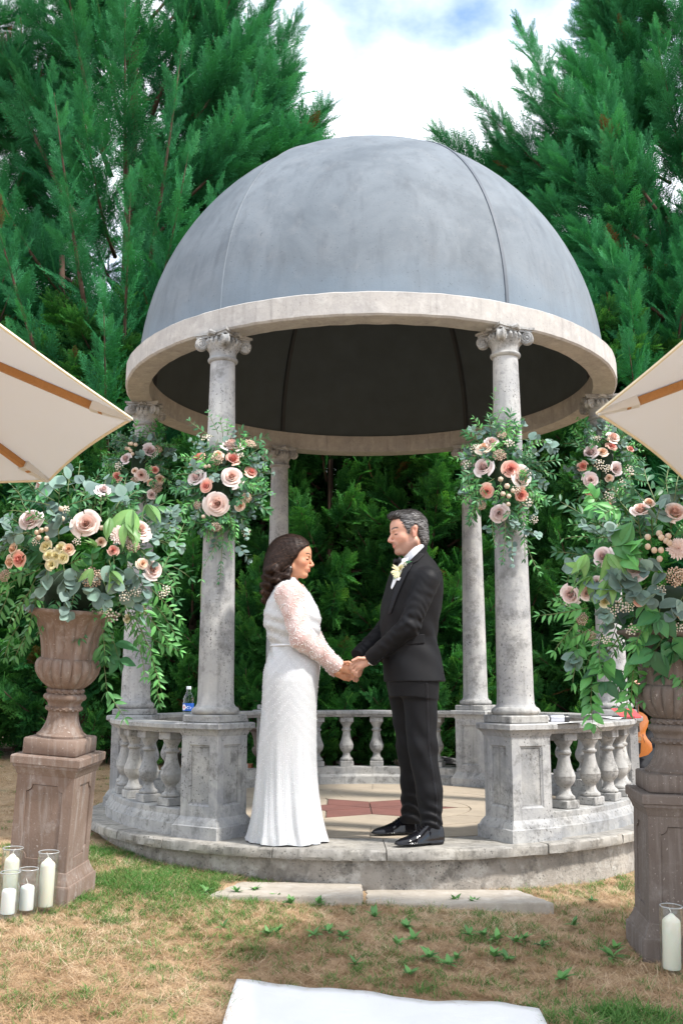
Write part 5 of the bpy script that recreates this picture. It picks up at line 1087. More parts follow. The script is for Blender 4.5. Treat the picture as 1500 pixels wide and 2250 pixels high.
def strands(name, V, N, flow, mat, parent, n, length, width, lift, tone, seed, steps=5, curl=0.0, keep=None, cfreq=60):
    """fine locks lying on a hair surface and following its flow"""
    r = np.random.default_rng(seed); idx = r.choice(len(V), n); P = V[idx] + r.normal(0, .001, (n, 3)); nn = N[idx]; L = length * (.6 + .7 * r.random(n)); VV = []; ph = r.random(n) * 6.28
    for s in range(steps + 1):
        d = flow(P); d = d - nn * (d * nn).sum(1, keepdims=True); d /= np.linalg.norm(d, axis=1, keepdims=True) + 1e-9; sd = np.cross(d, nn); t = s / steps
        w_ = width * (1 - .75 * t) * (.7 + .6 * ((idx % 7) / 7)); o = P + nn * (lift * (.3 + math.sin(pi * min(1, t + .15))))[:, None] if hasattr(lift, '__len__') else P + nn * (lift * (.3 + math.sin(pi * min(1, t + .15))))
        VV.append(o - sd * w_[:, None]); VV.append(o + sd * w_[:, None])
        P = P + d * (L / steps)[:, None] + sd * (curl * np.sin(P[:, 2] * cfreq + ph * .15))[:, None]
        # stay on the surface: nearest vertex, coarse
        if s % 2 == 1:
            for a in range(0, n, 300):
                q = P[a:a + 300]; dd = ((q[:, None, :] - Vs_[None]) ** 2).sum(2); j = dd.argmin(1); off = ((q - Vs_[j]) * Ns_[j]).sum(1); P[a:a + 300] = q - Ns_[j] * off[:, None]; nn[a:a + 300] = Ns_[j]
    A = np.stack(VV, 1); k = 2 * (steps + 1); F = []
    base = np.arange(n)[:, None] * k
    Fq = np.concatenate([base + np.array([[2 * s, 2 * s + 1, 2 * s + 3, 2 * s + 2]]) for s in range(steps)], 0)
    off = np.array(parent.location); me = np_mesh(name, A.reshape(-1, 3) - off, Fq, mat, True); a = me.attributes.new('tone', 'FLOAT', 'POINT'); a.data.foreach_set('value', np.repeat(tone(r, n, V[idx]), k).astype(np.float32))
    o = link(name, me, parent); o['kind'] = 'stuff'; return o
def head_sdf(C, fwd, up, s, male):
    """returns field in world space, the local frame and helpers"""
    f = np.array(fwd, float); f /= np.linalg.norm(f); u = np.array(up, float); u = u - f * (u @ f); u /= np.linalg.norm(u); l = np.cross(u, f); R = np.stack([f, l, u], 1); C = np.array(C, float)
    loc = lambda p: ((p - C) @ R) / s
    m = 1.0 if male else 0.0; sk = []
    sk += [ell((-.008, 0, .03), (.098, .076, .089)), ell((.033, 0, -.03), (.058, .056 + .003 * m, .083)), ell((.03, 0, .036), (.064, .063, .058))]
    for y in (-1, 1):
        sk += [cap((-.012, y * (.047 + .006 * m), -.055), (.057, y * (.013 + .005 * m), -.099), .019 + .003 * m, .014 + .003 * m), ell((.052, y * .042, -.026), (.024, .022, .022))]
    sk += [ell((.072, 0, -.1), (.017, .018 + .004 * m, .015))]
    base = union(sk, .022)
    fine = [cap((.082, -.03, .015), (.087, 0, .012), .009 + .002 * m), cap((.087, 0, .012), (.082, .03, .015), .009 + .002 * m), cap((.090, 0, .004), (.1125, 0, -.033), .0065, .0098 + .0012 * m), cap((.111, 0, -.038), (.092, 0, -.046), .0062), ell((.078 - .003 * m, 0, -.062), (.023, .028, .023))]
    for y in (-1, 1): fine += [ell((.099, y * .0115, -.041), (.011, .0075, .0075))]
    lr = .86 - .11 * m; lx = -.0045 * m; cz = .0035 * m; lipu = [cap((.083, s_ * (.022 + .004 * m), -.0635 + cz), (.0975 + lx, s_ * .004, -.0625), .0040 * lr, .0054 * lr) for s_ in (-1, 1)]; lipl = [cap((.083, s_ * (.020 + .004 * m), -.066 + cz), (.0955 + lx, 0, -.0732), .0038 * lr, .0062 * lr) for s_ in (-1, 1)]
    ear = []
    for y in (-1, 1): ear += [fcap((-.014, y * .079, .016), (-.006, y * .074, -.026), .0175, .011, (.12, y * 1.0, 0), .42)]
    hole = [ell((-.006, y * .087, .004), (.0085, .008, .013)) for y in (-1, 1)]
    sock = [ell((.094, y * .032, .0), (.016, .015, .011)) for y in (-1, 1)]; lid = [ell((.0755, y * .031, -.001), (.0142, .0155, .0118)) for y in (-1, 1)]
    mouth = [cap((.086, s_ * (.0235 + .005 * m), -.0650 + 1.4 * cz), (.1035 + lx, 0, -.0682), .0018) for s_ in (-1, 1)]
    nost = [ell((.1035, y * .0075, -.0475), (.005, .0035, .004)) for y in (-1, 1)]
    nk = cap((-.018, 0, -.06), (-.026, 0, -.19), .047 + .008 * m, .048 + .009 * m)
    def field(p):
        q = loc(p); d = base(q); d = smin(d, union(fine, .008)(q), .011); d = smin(d, nk(q), .03)
        for g in sock: d = smax(d, -g(q), .011)
        for g in lid: d = smin(d, g(q), .003)
        for g in lipu + lipl: d = smin(d, g(q), .004)
        for g in mouth + nost: d = smax(d, -g(q), .002)
        for g in ear: d = smin(d, g(q), .006)
        for g in hole: d = smax(d, -g(q), .006)
        return d * s
    wld = lambda v: C + (R @ (np.array(v, float) * s))
    return field, loc, wld, R
def face_attr(loc, male):
    def f(V):
        q = loc(V); x, y, z = q.T; ay = np.abs(y)
        lips = np.exp(-((z + .068) / .0075) ** 2) * np.exp(-(ay / .02) ** 4) * (x > .088); cheek = np.exp(-(((z + .035) / .026) ** 2 + ((ay - .045) / .02) ** 2)) * (x > .02); nose = np.exp(-(((z + .04) / .014) ** 2 + (ay / .014) ** 2)) * (x > .095); ear = (ay > .074) * (np.abs(x + .01) < .03) * (np.abs(z) < .05)
        red = np.clip((.8 if male else 1.0) * lips + (.18 if male else .30) * cheek + .25 * nose + .3 * ear, 0, 1)
        bx = (.083 + .0); arch = .0245 + .006 * np.cos((ay - .038) * 60) ; brow = np.exp(-((z - arch + .001) / (.0042 if male else .0036)) ** 4) * ((ay > .012) & (ay < .052)) * (x > .05)
        lash = np.exp(-((z + .0065 + .1 * (ay - .031) ** 2 * 30) / (.0024 if male else .0032)) ** 4) * ((ay > .018) & (ay < .0455)) * (x > .066)
        h = 1.0 * brow + 1.0 * lash
        if male:
            rn = .5 + .5 * np.sin(x * 4000) * np.sin(z * 3700 + y * 2900); beard = np.clip((-.045 - z + .25 * np.maximum(0, .03 - x)) / .02, 0, 1) * (z > -.13) * (x > -.02) * (1 - lips); mous = np.exp(-((z + .054) / .006) ** 2) * (ay < .026) * (x > .085); side = ((x > -.002) & (x < .03) & (z < .03) & (z > -.06)) * .5
            h = h + (.30 + .2 * rn) * np.clip(beard + mous + side * np.clip((-z + .02) / .05, 0, 1), 0, 1)
        return {'red': red, 'hairy': np.clip(h, 0, 1)}
    return f
def finger(pts, r0, r1): return [cap(pts[i], pts[i + 1], r0 + (r1 - r0) * i / (len(pts) - 1), r0 + (r1 - r0) * (i + 1) / (len(pts) - 1)) for i in range(len(pts) - 1)]
def hand(wr, kn, palm_r, fingers, thumb, Y, dy, r=.0082):
    """palm from wrist to knuckles, four fingers and a thumb as jointed chains; points (px, py[, depth step])"""
    w3 = lambda q: W(q[0], q[1], Y + (q[2] if len(q) > 2 else 0)); pr = [fcap(w3(wr), w3(kn), palm_r * .86, palm_r, (0, 1, 0), .62)]
    ch = []
    for i, fg in enumerate(fingers): ch.append(union(finger([w3(q) for q in fg], r, r * .82), .003))
    ch.append(union(finger([w3(q) for q in thumb], r * 1.15, r * .95), .003)); pf = union(pr, .01)
    def f(p):
        d = pf(p); e = ch[0](p)
        for g in ch[1:]: e = smin(e, g(p), .0022)
        return smin(d, e, .007)
    return f
# ================================================================== GROOM
gp = empty('person', (0.37, Y0, 0), 0, 'man in black dinner suit with grey hair and boutonniere, smiling down at the bride', 'person', None)
GF = (-.955, -.27, -.12); hd, gloc, gw, gR = head_sdf(W(896, 1171), GF, (-.03, 0, 1), 1.0, True)
gH_near = hand((812, 1449), (787, 1460), .031, [[(781, 1452, -.018), (771, 1460, -.022), (769, 1470, -.014)], [(782, 1458, -.012), (772, 1467, -.014), (773, 1477, -.004)], [(785, 1464, -.006), (777, 1474, -.006), (779, 1483, .004)], [(789, 1468, .0), (783, 1478, .0), (784, 1486, .01)]], [(800, 1447, -.02), (786, 1446, -.03), (774, 1452, -.034)], 5.335, 0)
gH_far = hand((790, 1463), (784, 1478), .028, [[(780, 1475, -.022), (772, 1483, -.024), (772, 1492, -.012)], [(782, 1480, -.012), (776, 1489, -.014), (778, 1496, -.004)], [(785, 1482, .0), (780, 1492, .0), (783, 1497, .006)], [(787, 1480, .012), (785, 1489, .012), (786, 1494, .014)]], [(786, 1466, -.02), (775, 1470, -.03), (765, 1476, -.03)], 5.43, 0)
gbody = [cap(W(930, 1280, Y0 - .12), W(930, 1280, Y0 + .12), .075), cap(W(912, 1300), W(912, 1470), .12, .11), cap(W(932, 1275, Y0 - .16), W(898, 1378, Y0 - .2), .045, .038), cap(W(898, 1378, Y0 - .2), W(812, 1449, 5.335), .036, .026), cap(W(920, 1275, Y0 + .16), W(850, 1385, Y0 + .17), .045, .038), cap(W(850, 1385, Y0 + .17), W(791, 1462, 5.43), .036, .025), cap(W(922, 1500, Y0 - .06), W(946, 1800, Y0 - .088), .06, .032), cap(W(890, 1500, Y0 + .08), W(903, 1780, Y0 + .2), .06, .032)]
gb = union(gbody, .03)
def gfield(p): return smin(smin(smin(hd(p), gb(p), .012), gH_near(p), .006), gH_far(p), .006)
body, bV, bQ = sculpt_obj('body', gfield, (-.02, 5.08, -.02), (.60, 5.75, 1.80), .003, MAT['skin_g'], gp, 1, face_attr(gloc, True))
# hair
hp = poly2([(.125, .17), (.118, .098), (.100, .082), (.082, .080), (.062, .076), (.050, .045), (.044, .022), (.036, .015), (.030, -.022), (.016, -.026), (.012, .012), (.004, .024), (-.02, .030), (-.031, .016), (-.034, -.03), (-.05, -.072), (-.085, -.088), (-.13, -.07), (-.15, .02), (-.13, .17)])
hvol = union([ell((-.012, 0, .036), (.104, .0825, .093)), ell((.052, 0, .098), (.052, .052, .026)), ell((-.05, 0, -.03), (.062, .068, .07))], .02)
def hairf(p):
    q = gloc(p); d = hvol(q) + .0016 * np.sin(q[:, 0] * 180 + q[:, 1] * 260) * np.sin(q[:, 1] * 340 + q[:, 2] * 90); return smax(d, hp(q[:, [0, 2]]), .006)
h0, hV, hQ = sculpt_obj('hair', hairf, W(896, 1171) - np.array([.17, .14, .15]), W(896, 1171) + np.array([.17, .14, .18]), .003, MAT['hair_g'], gp, 1, lambda V: {'tone': np.full(len(V), .12) + .1 * np.sin(V[:, 0] * 900) * np.sin(V[:, 2] * 800)})
Vs_, Ns_ = hV[::3], normals(hV, hQ)[::3]
def gflow(P):
    q = gloc(P); top = np.clip((q[:, 2] - .06) / .04, 0, 1)[:, None]; front = np.clip((q[:, 0] - .04) / .05, 0, 1)[:, None]
    d = np.array([-1.0, 0, -.25]) * (1 - top) + np.array([-.9, .25, .25]) * top * (1 - front) + np.array([-.35, .25, .9]) * top * front; return d @ gR.T
strands('hair_locks', hV, normals(hV, hQ), gflow, MAT['hair_g'], gp, 4200, .034, .0011, .0028, lambda r, n, P: np.clip(.48 + .32 * r.normal(0, 1, n) - .25 * np.clip((gloc(P)[:, 2] - .075) / .03, 0, 1) + .25 * ((gloc(P)[:, 0] < .05) & (gloc(P)[:, 2] < .06)), 0, 1), 5)
# jacket
jr = [(1205, 905, 930, .075), (1222, 890, 941, .085), (1236, 872, 953, .125), (1250, 863, 960, .165), (1262, 858, 966, .188), (1280, 852, 969, .195), (1300, 846, 970, .188), (1320, 840, 969, .176), (1340, 836, 967, .168), (1368, 836, 961, .160), (1400, 838, 957, .152), (1419, 840, 961, .152), (1464, 842, 970, .165), (1498, 845, 976, .176)]
jrows = [(at(a, y, Y0).z, Xp(a, y), Xp(b, y), t) for y, a, b, t in jr]; jt = loft(jrows, Y0, R_(12), 2.35)
S_, E_, Wr = W(938, 1274, Y0 - .165), W(899, 1376, Y0 - .195), W(816, 1446, 5.34); S2, E2, W2 = W(918, 1272, Y0 + .165), W(846, 1385, Y0 + .165), W(787, 1440, 5.44)
slv = [cap(S_, E_, .066, .056), cap(E_, Wr, .055, .043)]; slv2 = [cap(S2, E2, .064, .054), cap(E2, W2, .054, .042)]
def folds(p, a, b, amp, fr, ph=0):
    a = np.array(a); b = np.array(b); d = (b - a) / np.linalg.norm(b - a); t = (p - a) @ d; return amp * .55 * (np.sin(t * fr * .7 + ph + 40 * p[:, 1] + 2.2 * np.sin(p[:, 2] * 31 + 17 * p[:, 0])) + .7 * np.sin(t * fr * 1.5 + 2 * ph - 55 * p[:, 1] + 3 * np.sin(p[:, 0] * 37))) 
def cut(p, a, b, ext):   # everything beyond the cuff removed
    a = np.array(a); b = np.array(b); d = (b - a) / np.linalg.norm(b - a); return (p - b) @ d - ext
def sleeve_near(p):
    d = smin(slv[0](p), slv[1](p), .02); w_ = np.exp(-((p - E_) ** 2).sum(1) / .016); d = d + folds(p, S_, E_, .0042, 95) * (.25 + w_) + folds(p, E_, Wr, .003, 120, 1) * (.2 + .8 * w_); return np.maximum(d, cut(p, E_, Wr, .012))
def sleeve_far(p): return np.maximum(smin(slv2[0](p), slv2[1](p), .02) + folds(p, E2, W2, .003, 110), cut(p, E2, W2, .01))
vent = prism_y([(957, 1425), (963, 1425), (966, 1505), (960, 1505)])
nkcut = prism_y([(880, 1237), (885, 1247), (896, 1238), (905, 1229), (930, 1204), (932, 1190), (868, 1190), (868, 1237)])
def jacket(p):
    t = jt(p) + .0028 * np.sin(p[:, 2] * 42 + p[:, 0] * 25 + 3 * np.sin(p[:, 1] * 20)) * np.exp(-((p[:, 2] - 1.05) / .14) ** 2)
    d = smin(t, sleeve_near(p), .016); return np.maximum(smin(d, sleeve_far(p), .016), -nkcut(p))
jk, jV, jQ = sculpt_obj('suit_jacket', jacket, (-.02, 5.08, .74), (.60, 5.75, 1.62), .004, MAT['suit'], gp, 1)
def panel(name, base, poly, outer, inner, mat, h=.003, cutn=True, near=True, lab=None):
    g = prism_y(poly); P = np.array(PZ(poly)); lo = np.array([P[:, 0].min() - .015, 5.08, P[:, 1].min() - .015]); hi = np.array([P[:, 0].max() + .015, Y0 + (.02 if near else .2), P[:, 1].max() + .015])
    def f(p):
        b = base(p); d = np.maximum(-nkcut(p), -1.0) if cutn else np.full(len(p), -1.0); d = np.maximum(d, np.maximum(np.maximum(b - outer, -(b + inner)), g(p))); d_ = np.maximum(np.maximum(b - outer, -(b + inner)), g(p)); d = np.maximum(d, p[:, 1] - (Y0 + .01)) if near else d; return d
    return sculpt_obj(name, f, lo, hi, h, mat, gp, 1, None, lab)[0]
panel('shirt_front', jt, [(882, 1230), (895, 1230), (882, 1254), (873, 1270), (863, 1292), (858, 1300), (856, 1294), (863, 1272), (870, 1252)], .0042, .01, MAT['shirt'], .003, False, False)
panel('lapel', jt, [(912, 1212), (926, 1212), (902, 1246), (886, 1275), (868, 1318), (856, 1352), (850, 1352), (858, 1318), (866, 1290), (876, 1268), (893, 1234)], .0062, .004, MAT['satin'], .003)
panel('jacket_collar', jt, [(905, 1222), (930, 1198), (938, 1206), (930, 1222), (912, 1240), (900, 1246)], .009, .006, MAT['suit'], .003)
panel('pocket_flap', jt, [(873, 1402), (928, 1396), (928, 1416), (874, 1422)], .0065, .003, MAT['suit'], .003)
panel('pocket_square', jt, [(868, 1281), (867, 1274), (872, 1276), (877, 1275), (873, 1283)], .0085, .002, MAT['shirt'], .0025)
nkf = cap(gw((-.019, 0, -.06)), gw((-.028, 0, -.19)), .0625, .066)
cg = prism_y([(880, 1223), (892, 1215), (910, 1204), (929, 1196), (934, 1206), (912, 1230), (898, 1240), (880, 1241)])
sculpt_obj('shirt_collar', lambda p: np.maximum(np.maximum(nkf(p), -(nkf(p) + .006)), cg(p)), (.25, 5.28, 1.4), (.48, 5.56, 1.62), .0025, MAT['shirt'], gp, 1)
tb = W(873, 1233, Y0 - .045)
bt_ = union([ell(tb + np.array([.0, -.006, 0]), (.012, .013, .012)), ell(tb + np.array([.008, -.036, 0]), (.012, .03, .021)), ell(tb + np.array([-.012, .032, 0]), (.012, .03, .021))], .006)
sculpt_obj('bow_tie', bt_, tb - .09, tb + .09, .0025, MAT['satin'], gp, 1)
m = MB()
for k in range(4):
    q = np.array(E_) + (np.array(Wr) - np.array(E_)) * (.80 + .055 * k); m2_ = MB(); v, f_ = ball_verts((0, 0, 0), .0062, 10, 6); dn = np.array([.35, -.62, -.70]); c = q + dn * (.0475 - .002 * k); m2_.add([(p[0] + c[0] - gp.location.x, p[1] * .8 + c[1] - gp.location.y, p[2] + c[2]) for p in v], f_, True); m2_.build('cuff_button', MAT['satin'], gp, None)
sc1 = lambda p: np.maximum(np.maximum(cap(E_, Wr + (Wr - E_) * .2, .04, .034)(p), cut(p, E_, Wr, .021)), -cut(p, E_, Wr, -.02))
sculpt_obj('shirt_cuff', sc1, Wr - .09, Wr + .09, .003, MAT['shirt'], gp, 1)
# trousers
def leg(pts, rs): return union([fcap(pts[i], pts[i + 1], rs[i], rs[i + 1], (0, 1, 0), .92) for i in range(len(pts) - 1)], .02)
Ln = [W(921, 1490, Y0 - .065), W(927, 1640, Y0 - .075), W(943, 1740, Y0 - .085), W(947, 1808, Y0 - .09)]; Lf = [W(888, 1490, Y0 + .075), W(902, 1640, Y0 + .11), W(906, 1730, Y0 + .17), W(902, 1800, Y0 + .215)]
lgn, lgf = leg(Ln, [.098, .076, .066, .056]), leg(Lf, [.098, .074, .062, .054])
def trou(p):
    z = p[:, 2]; low = np.exp(-((z - .13) / .09) ** 2); kn_ = np.exp(-((z - .47) / .16) ** 2)
    w1 = .0045 * low * np.sin(z * 95 + 46 * p[:, 0] + 3 * np.sin(p[:, 1] * 40 + z * 20)) + .0035 * kn_ * np.sin(z * 40 + p[:, 0] * 62 + 2 * np.sin(p[:, 1] * 21)); d = smin(lgn(p), lgf(p) + .002 * np.sin(z * 60), .012) + w1
    seat = loft([(at(0, y, Y0).z, Xp(a, y), Xp(b, y), t) for y, a, b, t in ((1440, 850, 962, .15), (1500, 852, 962, .165), (1530, 856, 958, .16))], Y0, 0, 2.3); d = smin(d, seat(p), .03)
    hem = np.where(p[:, 1] < Y0 + .06, .058 - z, .062 - z); return np.maximum(d, hem)
sculpt_obj('trousers', trou, (.12, 5.08, .04), (.62, 5.78, 1.02), .004, MAT['suit'], gp, 1)
stripe = prism_y([(928, 1500), (934, 1500), (940, 1640), (955, 1745), (957, 1812), (951, 1812), (949, 1745), (934, 1640)])
sculpt_obj('side_stripe', lambda p: np.maximum(np.maximum(np.maximum(trou(p) - .002, -(trou(p) + .003)), stripe(p)), p[:, 1] - (Y0 - .07)), (.3, 5.1, .05), (.60, 5.5, .85), .003, MAT['satin'], gp, 1)
def shoe(heel, toe):
    heel = np.array(heel); toe = np.array(toe); d = toe - heel; L_ = np.linalg.norm(d); d /= L_; s = np.array([-d[1], d[0], 0]); R = np.stack([d, s, [0, 0, 1]], 1)
    def f(p):
        q = (p - heel) @ R; x = q[:, 0] / L_; yy = q[:, 1]; zz = q[:, 2]
        hw = np.interp(x, [-.06, 0, .12, .35, .62, .8, .93, 1.0, 1.05], [.004, .028, .034, .033, .044, .042, .03, .018, .003]); ht = np.interp(x, [-.06, 0, .12, .3, .42, .55, .75, .9, 1.0, 1.05], [.05, .095, .108, .105, .088, .066, .047, .038, .028, .012])
        up = ((np.abs(yy) / hw) ** 2.2 + (np.maximum(0, zz) / ht) ** 2.2) ** (1 / 2.2); d1 = (up - 1) * np.minimum(hw, ht) * .8; d1 = np.maximum(np.maximum(d1, .012 - zz), np.maximum(-.045 - x, x - 1.04) * L_)
        sole = np.maximum(np.abs(yy) - (hw + .003), np.maximum(zz - .016, np.interp(x, [.28, .33], [.0, .009]) - zz)); sole = np.maximum(sole, np.maximum(-.012 - x, x - 1.02) * L_); sole = np.maximum(sole, np.where(x < .1, (((x - .1) / .125) ** 2 + (yy / .036) ** 2 - 1) * .03, -1))
        return np.minimum(d1, sole)
    lo = np.minimum(heel, toe) - .06; hi = np.maximum(heel, toe) + .06; lo[2] = -.012; hi[2] = .14; return f, lo, hi
for hl_, to_ in (((.515, 5.335, .002), (.275, 5.215, .002)), ((.425, 5.685, .002), (.170, 5.60, .002))):
    f, lo, hi = shoe(hl_, to_); so_, v_, q_ = sculpt_obj('shoe', f, lo, hi, .0028, MAT['patent'], gp, 2); H = np.array(hl_); T_ = np.array(to_); m = MB()
    for k in range(4):
        c = H + (T_ - H) * (.40 + .05 * k) + np.array([0, 0, .094 - .0085 * k]); s = np.array([-(T_ - H)[1], (T_ - H)[0], 0]); s /= np.linalg.norm(s); m.tube([Vector(c - s * .016 - np.array([0, 0, .006])) - gp.location, Vector(c + np.array([0, 0, .002])) - gp.location, Vector(c + s * .016 - np.array([0, 0, .006])) - gp.location], .0018, 5)
    lc = m.build('laces', MAT['suit'], so_, None); lc.matrix_parent_inverse = Matrix.Identity(4); lc['kind'] = 'stuff'
# boutonniere
bp = W(881, 1250, Y0 - .135); r = np.random.default_rng(4)
bo = link('boutonniere', rose_mesh('boutonniere', MAT['f_cream'], 9, 16), gp); bo.matrix_basis = Matrix.Translation(Vector(bp) - gp.location) @ frame((0, 0, 1), (-.4, -.9, .2)) @ Matrix.Scale(.05, 4)
bpet = leaf_mesh('petal', MAT['f_cream'], .22, 5)
for k in range(28):
    a = -2.4 + r.normal(0, .75); d = (math.cos(a), -.45, math.sin(a)); o = link('petal', LM['lime'] if k % 14 == 3 else bpet, gp); o.matrix_basis = Matrix.Translation(Vector(bp) - gp.location + Vector((-.006, -.004, -.010))) @ frame(d, (0, -1, .3)) @ Matrix.Scale(.045 + .012 * r.random(), 4)
o = link('sprig', LM['darkbroad'], gp); o.matrix_basis = Matrix.Translation(Vector(bp) - gp.location + Vector((.01, -.005, .012))) @ frame((.85, -.25, .5), (0, -1, .3)) @ Matrix.Scale(.06, 4)
o = link('blossom_cluster', FM['wax'][0], gp); o.matrix_basis = Matrix.Translation(Vector(bp) - gp.location + Vector((.016, -.012, .022))) @ frame((1, 0, 0), (0, -1, .3)) @ Matrix.Scale(.035, 4)
# ================================================================== BRIDE
bp_ = empty('person', (-.27, Y0, 0), 0, 'woman in white beaded gown with sheer pearl sleeves and wavy brown hair', 'person', None)
BF = (.985, -.13, -.10); hb, bloc, bw, bR = head_sdf(W(648, 1226), BF, (.02, 0, 1), .90, False)
bH_near = hand((747, 1466), (765, 1469), .0265, [[(768, 1461, -.014), (779, 1467, -.02), (786, 1474, -.006)], [(768, 1466, -.008), (780, 1473, -.012), (785, 1480, .0)], [(768, 1471, -.002), (778, 1479, -.004), (781, 1486, .006)], [(766, 1475, .004), (774, 1483, .004), (777, 1488, .01)]], [(754, 1456, -.012), (766, 1455, -.024), (776, 1461, -.03)], 5.35, 0, .0072)
bH_far = hand((742, 1479), (758, 1486), .024, [[(760, 1481, -.014), (770, 1484, -.016), (778, 1480, -.01)], [(761, 1486, -.006), (771, 1489, -.008), (779, 1485, .0)], [(760, 1490, .002), (769, 1493, .002), (776, 1490, .006)], [(758, 1492, .01), (766, 1495, .01), (771, 1493, .012)]], [(750, 1474, -.012), (760, 1473, -.022), (769, 1476, -.022)], 5.45, 0, .0068)
Sb, Eb, Wb = W(634, 1306, Y0 - .12), W(664, 1402, Y0 - .155), W(746, 1467, 5.35); Sb2, Eb2, Wb2 = W(650, 1306, Y0 + .12), W(685, 1405, Y0 + .13), W(742, 1479, 5.45)
bbody = union([cap(W(640, 1300, Y0 - .085), W(640, 1300, Y0 + .085), .052), cap(W(640, 1310), W(645, 1480), .085, .1), cap(Sb, Eb, .042, .036), cap(Eb, Wb, .034, .022), cap(Sb2, Eb2, .042, .036), cap(Eb2, Wb2, .034, .021), cap(W(630, 1500, Y0 - .06), W(632, 1835, Y0 - .06), .07, .035), cap(W(640, 1500, Y0 + .06), W(645, 1835, Y0 + .06), .07, .035), cap(W(632, 1843, Y0 - .06), W(668, 1850, Y0 - .07), .03, .022), cap(W(645, 1843, Y0 + .06), W(680, 1848, Y0 + .05), .03, .022)], .03)
def bfield(p): return smin(smin(smin(hb(p), bbody(p), .02), bH_near(p), .006), bH_far(p), .006)
sculpt_obj('body', bfield, (-.48, 5.12, -.02), (.14, 5.72, 1.68), .003, MAT['skin_b'], bp_, 1, face_attr(bloc, False))
# hair: smooth crown swept back, waves from the nape down the back
face = prism_y([(700, 1190), (681, 1199), (673, 1205), (660, 1214), (654, 1226), (646, 1234), (642, 1243), (643, 1258), (640, 1272), (650, 1330), (740, 1330), (740, 1190)])
hcap = ell((-.010, 0, .034), (.109, .089, .102))
hv = union([lambda p: hcap(bloc(p)) * .9, ell(W(633, 1221), (.116, .087, .113)), ell(W(612, 1240), (.078, .088, .078)), ell(W(600, 1258), (.052, .082, .05)), ell(W(590, 1282), (.036, .07, .055)), ell(W(584, 1306), (.02, .05, .045))], .03)
curl = union([cap(W(641, 1250, Y0 - .075), W(634, 1262, Y0 - .085), .016, .018), cap(W(634, 1262, Y0 - .085), W(616, 1268, Y0 - .08), .018, .02), cap(W(616, 1268, Y0 - .08), W(598, 1276, Y0 - .07), .02, .02), cap(W(604, 1250, Y0 - .08), W(588, 1256, Y0 - .06), .024, .02)], .01)
def bhair(p):
    d = smin(hv(p), curl(p), .012); z = p[:, 2]; low = np.clip((1.43 - z) / .05, 0, 1); d = d + .0075 * low * np.sin(z * 150 + 60 * (p[:, 0] + .35) + 18 * p[:, 1]) + .0012 * np.sin(p[:, 0] * 240 + 130 * p[:, 2] + 3 * np.sin(p[:, 1] * 50)); return smax(d, -face(p), .012)
c0 = W(615, 1245); ho, hV2, hQ2 = sculpt_obj('hair', bhair, c0 - np.array([.2, .15, .25]), c0 + np.array([.2, .15, .22]), .0035, MAT['hair_b'], bp_, 1, lambda V: {'tone': np.clip(.25 + .12 * np.sin(V[:, 0] * 500 + V[:, 2] * 300) + .25 * np.clip((1.40 - V[:, 2]) / .1, 0, 1) * (.5 + .5 * np.sin(V[:, 2] * 150 + 60 * V[:, 0])), 0, 1)})
Vs_, Ns_ = hV2[::4], normals(hV2, hQ2)[::4]
def bflow(P):
    z = P[:, 2]; t = np.clip((1.45 - z) / .1, 0, 1)[:, None]; x = P[:, 0:1]; up = np.clip((z - 1.52) / .08, 0, 1)[:, None]
    return np.concatenate([-.85 + .3 * t + 0 * x, 0 * x, -.35 * (1 - up) - .75 * t + .0 * x], 1)
strands('hair_locks', hV2, normals(hV2, hQ2), bflow, MAT['hair_b'], bp_, 7000, .07, .0010, .0018, lambda r, n, P: np.clip(.34 + .2 * r.normal(0, 1, n) + .33 * np.clip((1.41 - P[:, 2]) / .1, 0, 1), 0, 1), 8, 7, .0022)
# gown: sections from shoulders to hem
dr = [(1272, 636, 650, .055), (1280, 613, 657, .10), (1290, 605, 666, .135), (1304, 597, 681, .148), (1323, 586, 692, .15), (1346, 580, 703, .148), (1362, 578.5, 705, .146), (1380, 582, 704, .138), (1400, 588.5, 701.5, .128), (1419, 596, 700, .122), (1433, 593, 701.5, .126), (1448, 587.5, 703, .138), (1464, 582, 703.5, .15), (1480, 578.5, 702, .16), (1496, 577.5, 700, .165), (1528, 576.5, 697, .166), (1560, 575, 695.5, .164), (1623, 568.5, 695.5, .16), (1673, 564, 696, .16), (1707, 561.5, 698, .162), (1740, 558, 701, .168), (1790, 553, 707, .186), (1820, 550, 713, .2), (1840, 548, 719, .212), (1853, 547, 723, .218)]
zs = np.array([at(0, y, Y0).z for y, *_ in dr]); xb = np.array([Xp(a, y) for y, a, b, t in dr]); xf = np.array([Xp(b, y) for y, a, b, t in dr]); ht = np.array([t for *_, t in dr]); ordr = np.argsort(zs); zs, xb, xf, ht = zs[ordr], xb[ordr], xf[ordr], ht[ordr]
def smooth_interp(z, a):
    v = np.interp(z, zs, a)
    for _ in range(6): v = np.concatenate([[v[0]], (v[:-2] + 2 * v[1:-1] + v[2:]) / 4, [v[-1]]])
    return v
NZ, NA = 420, 300; zt = np.linspace(.004, zs[-1], NZ); XB, XF, HT = smooth_interp(zt, xb), smooth_interp(zt, xf), smooth_interp(zt, ht)
th = np.linspace(0, 2 * pi, NA, endpoint=False); cx = (XB + XF) / 2; ax = (XF - XB) / 2
TH, ZZ = np.meshgrid(th, zt); e_ = 2 / 2.25; cs, sn = np.cos(TH), np.sin(TH); ux = np.sign(cs) * np.abs(cs) ** e_; uy = np.sign(sn) * np.abs(sn) ** e_
low = np.clip((.62 - ZZ) / .6, 0, 1) ** 1.3
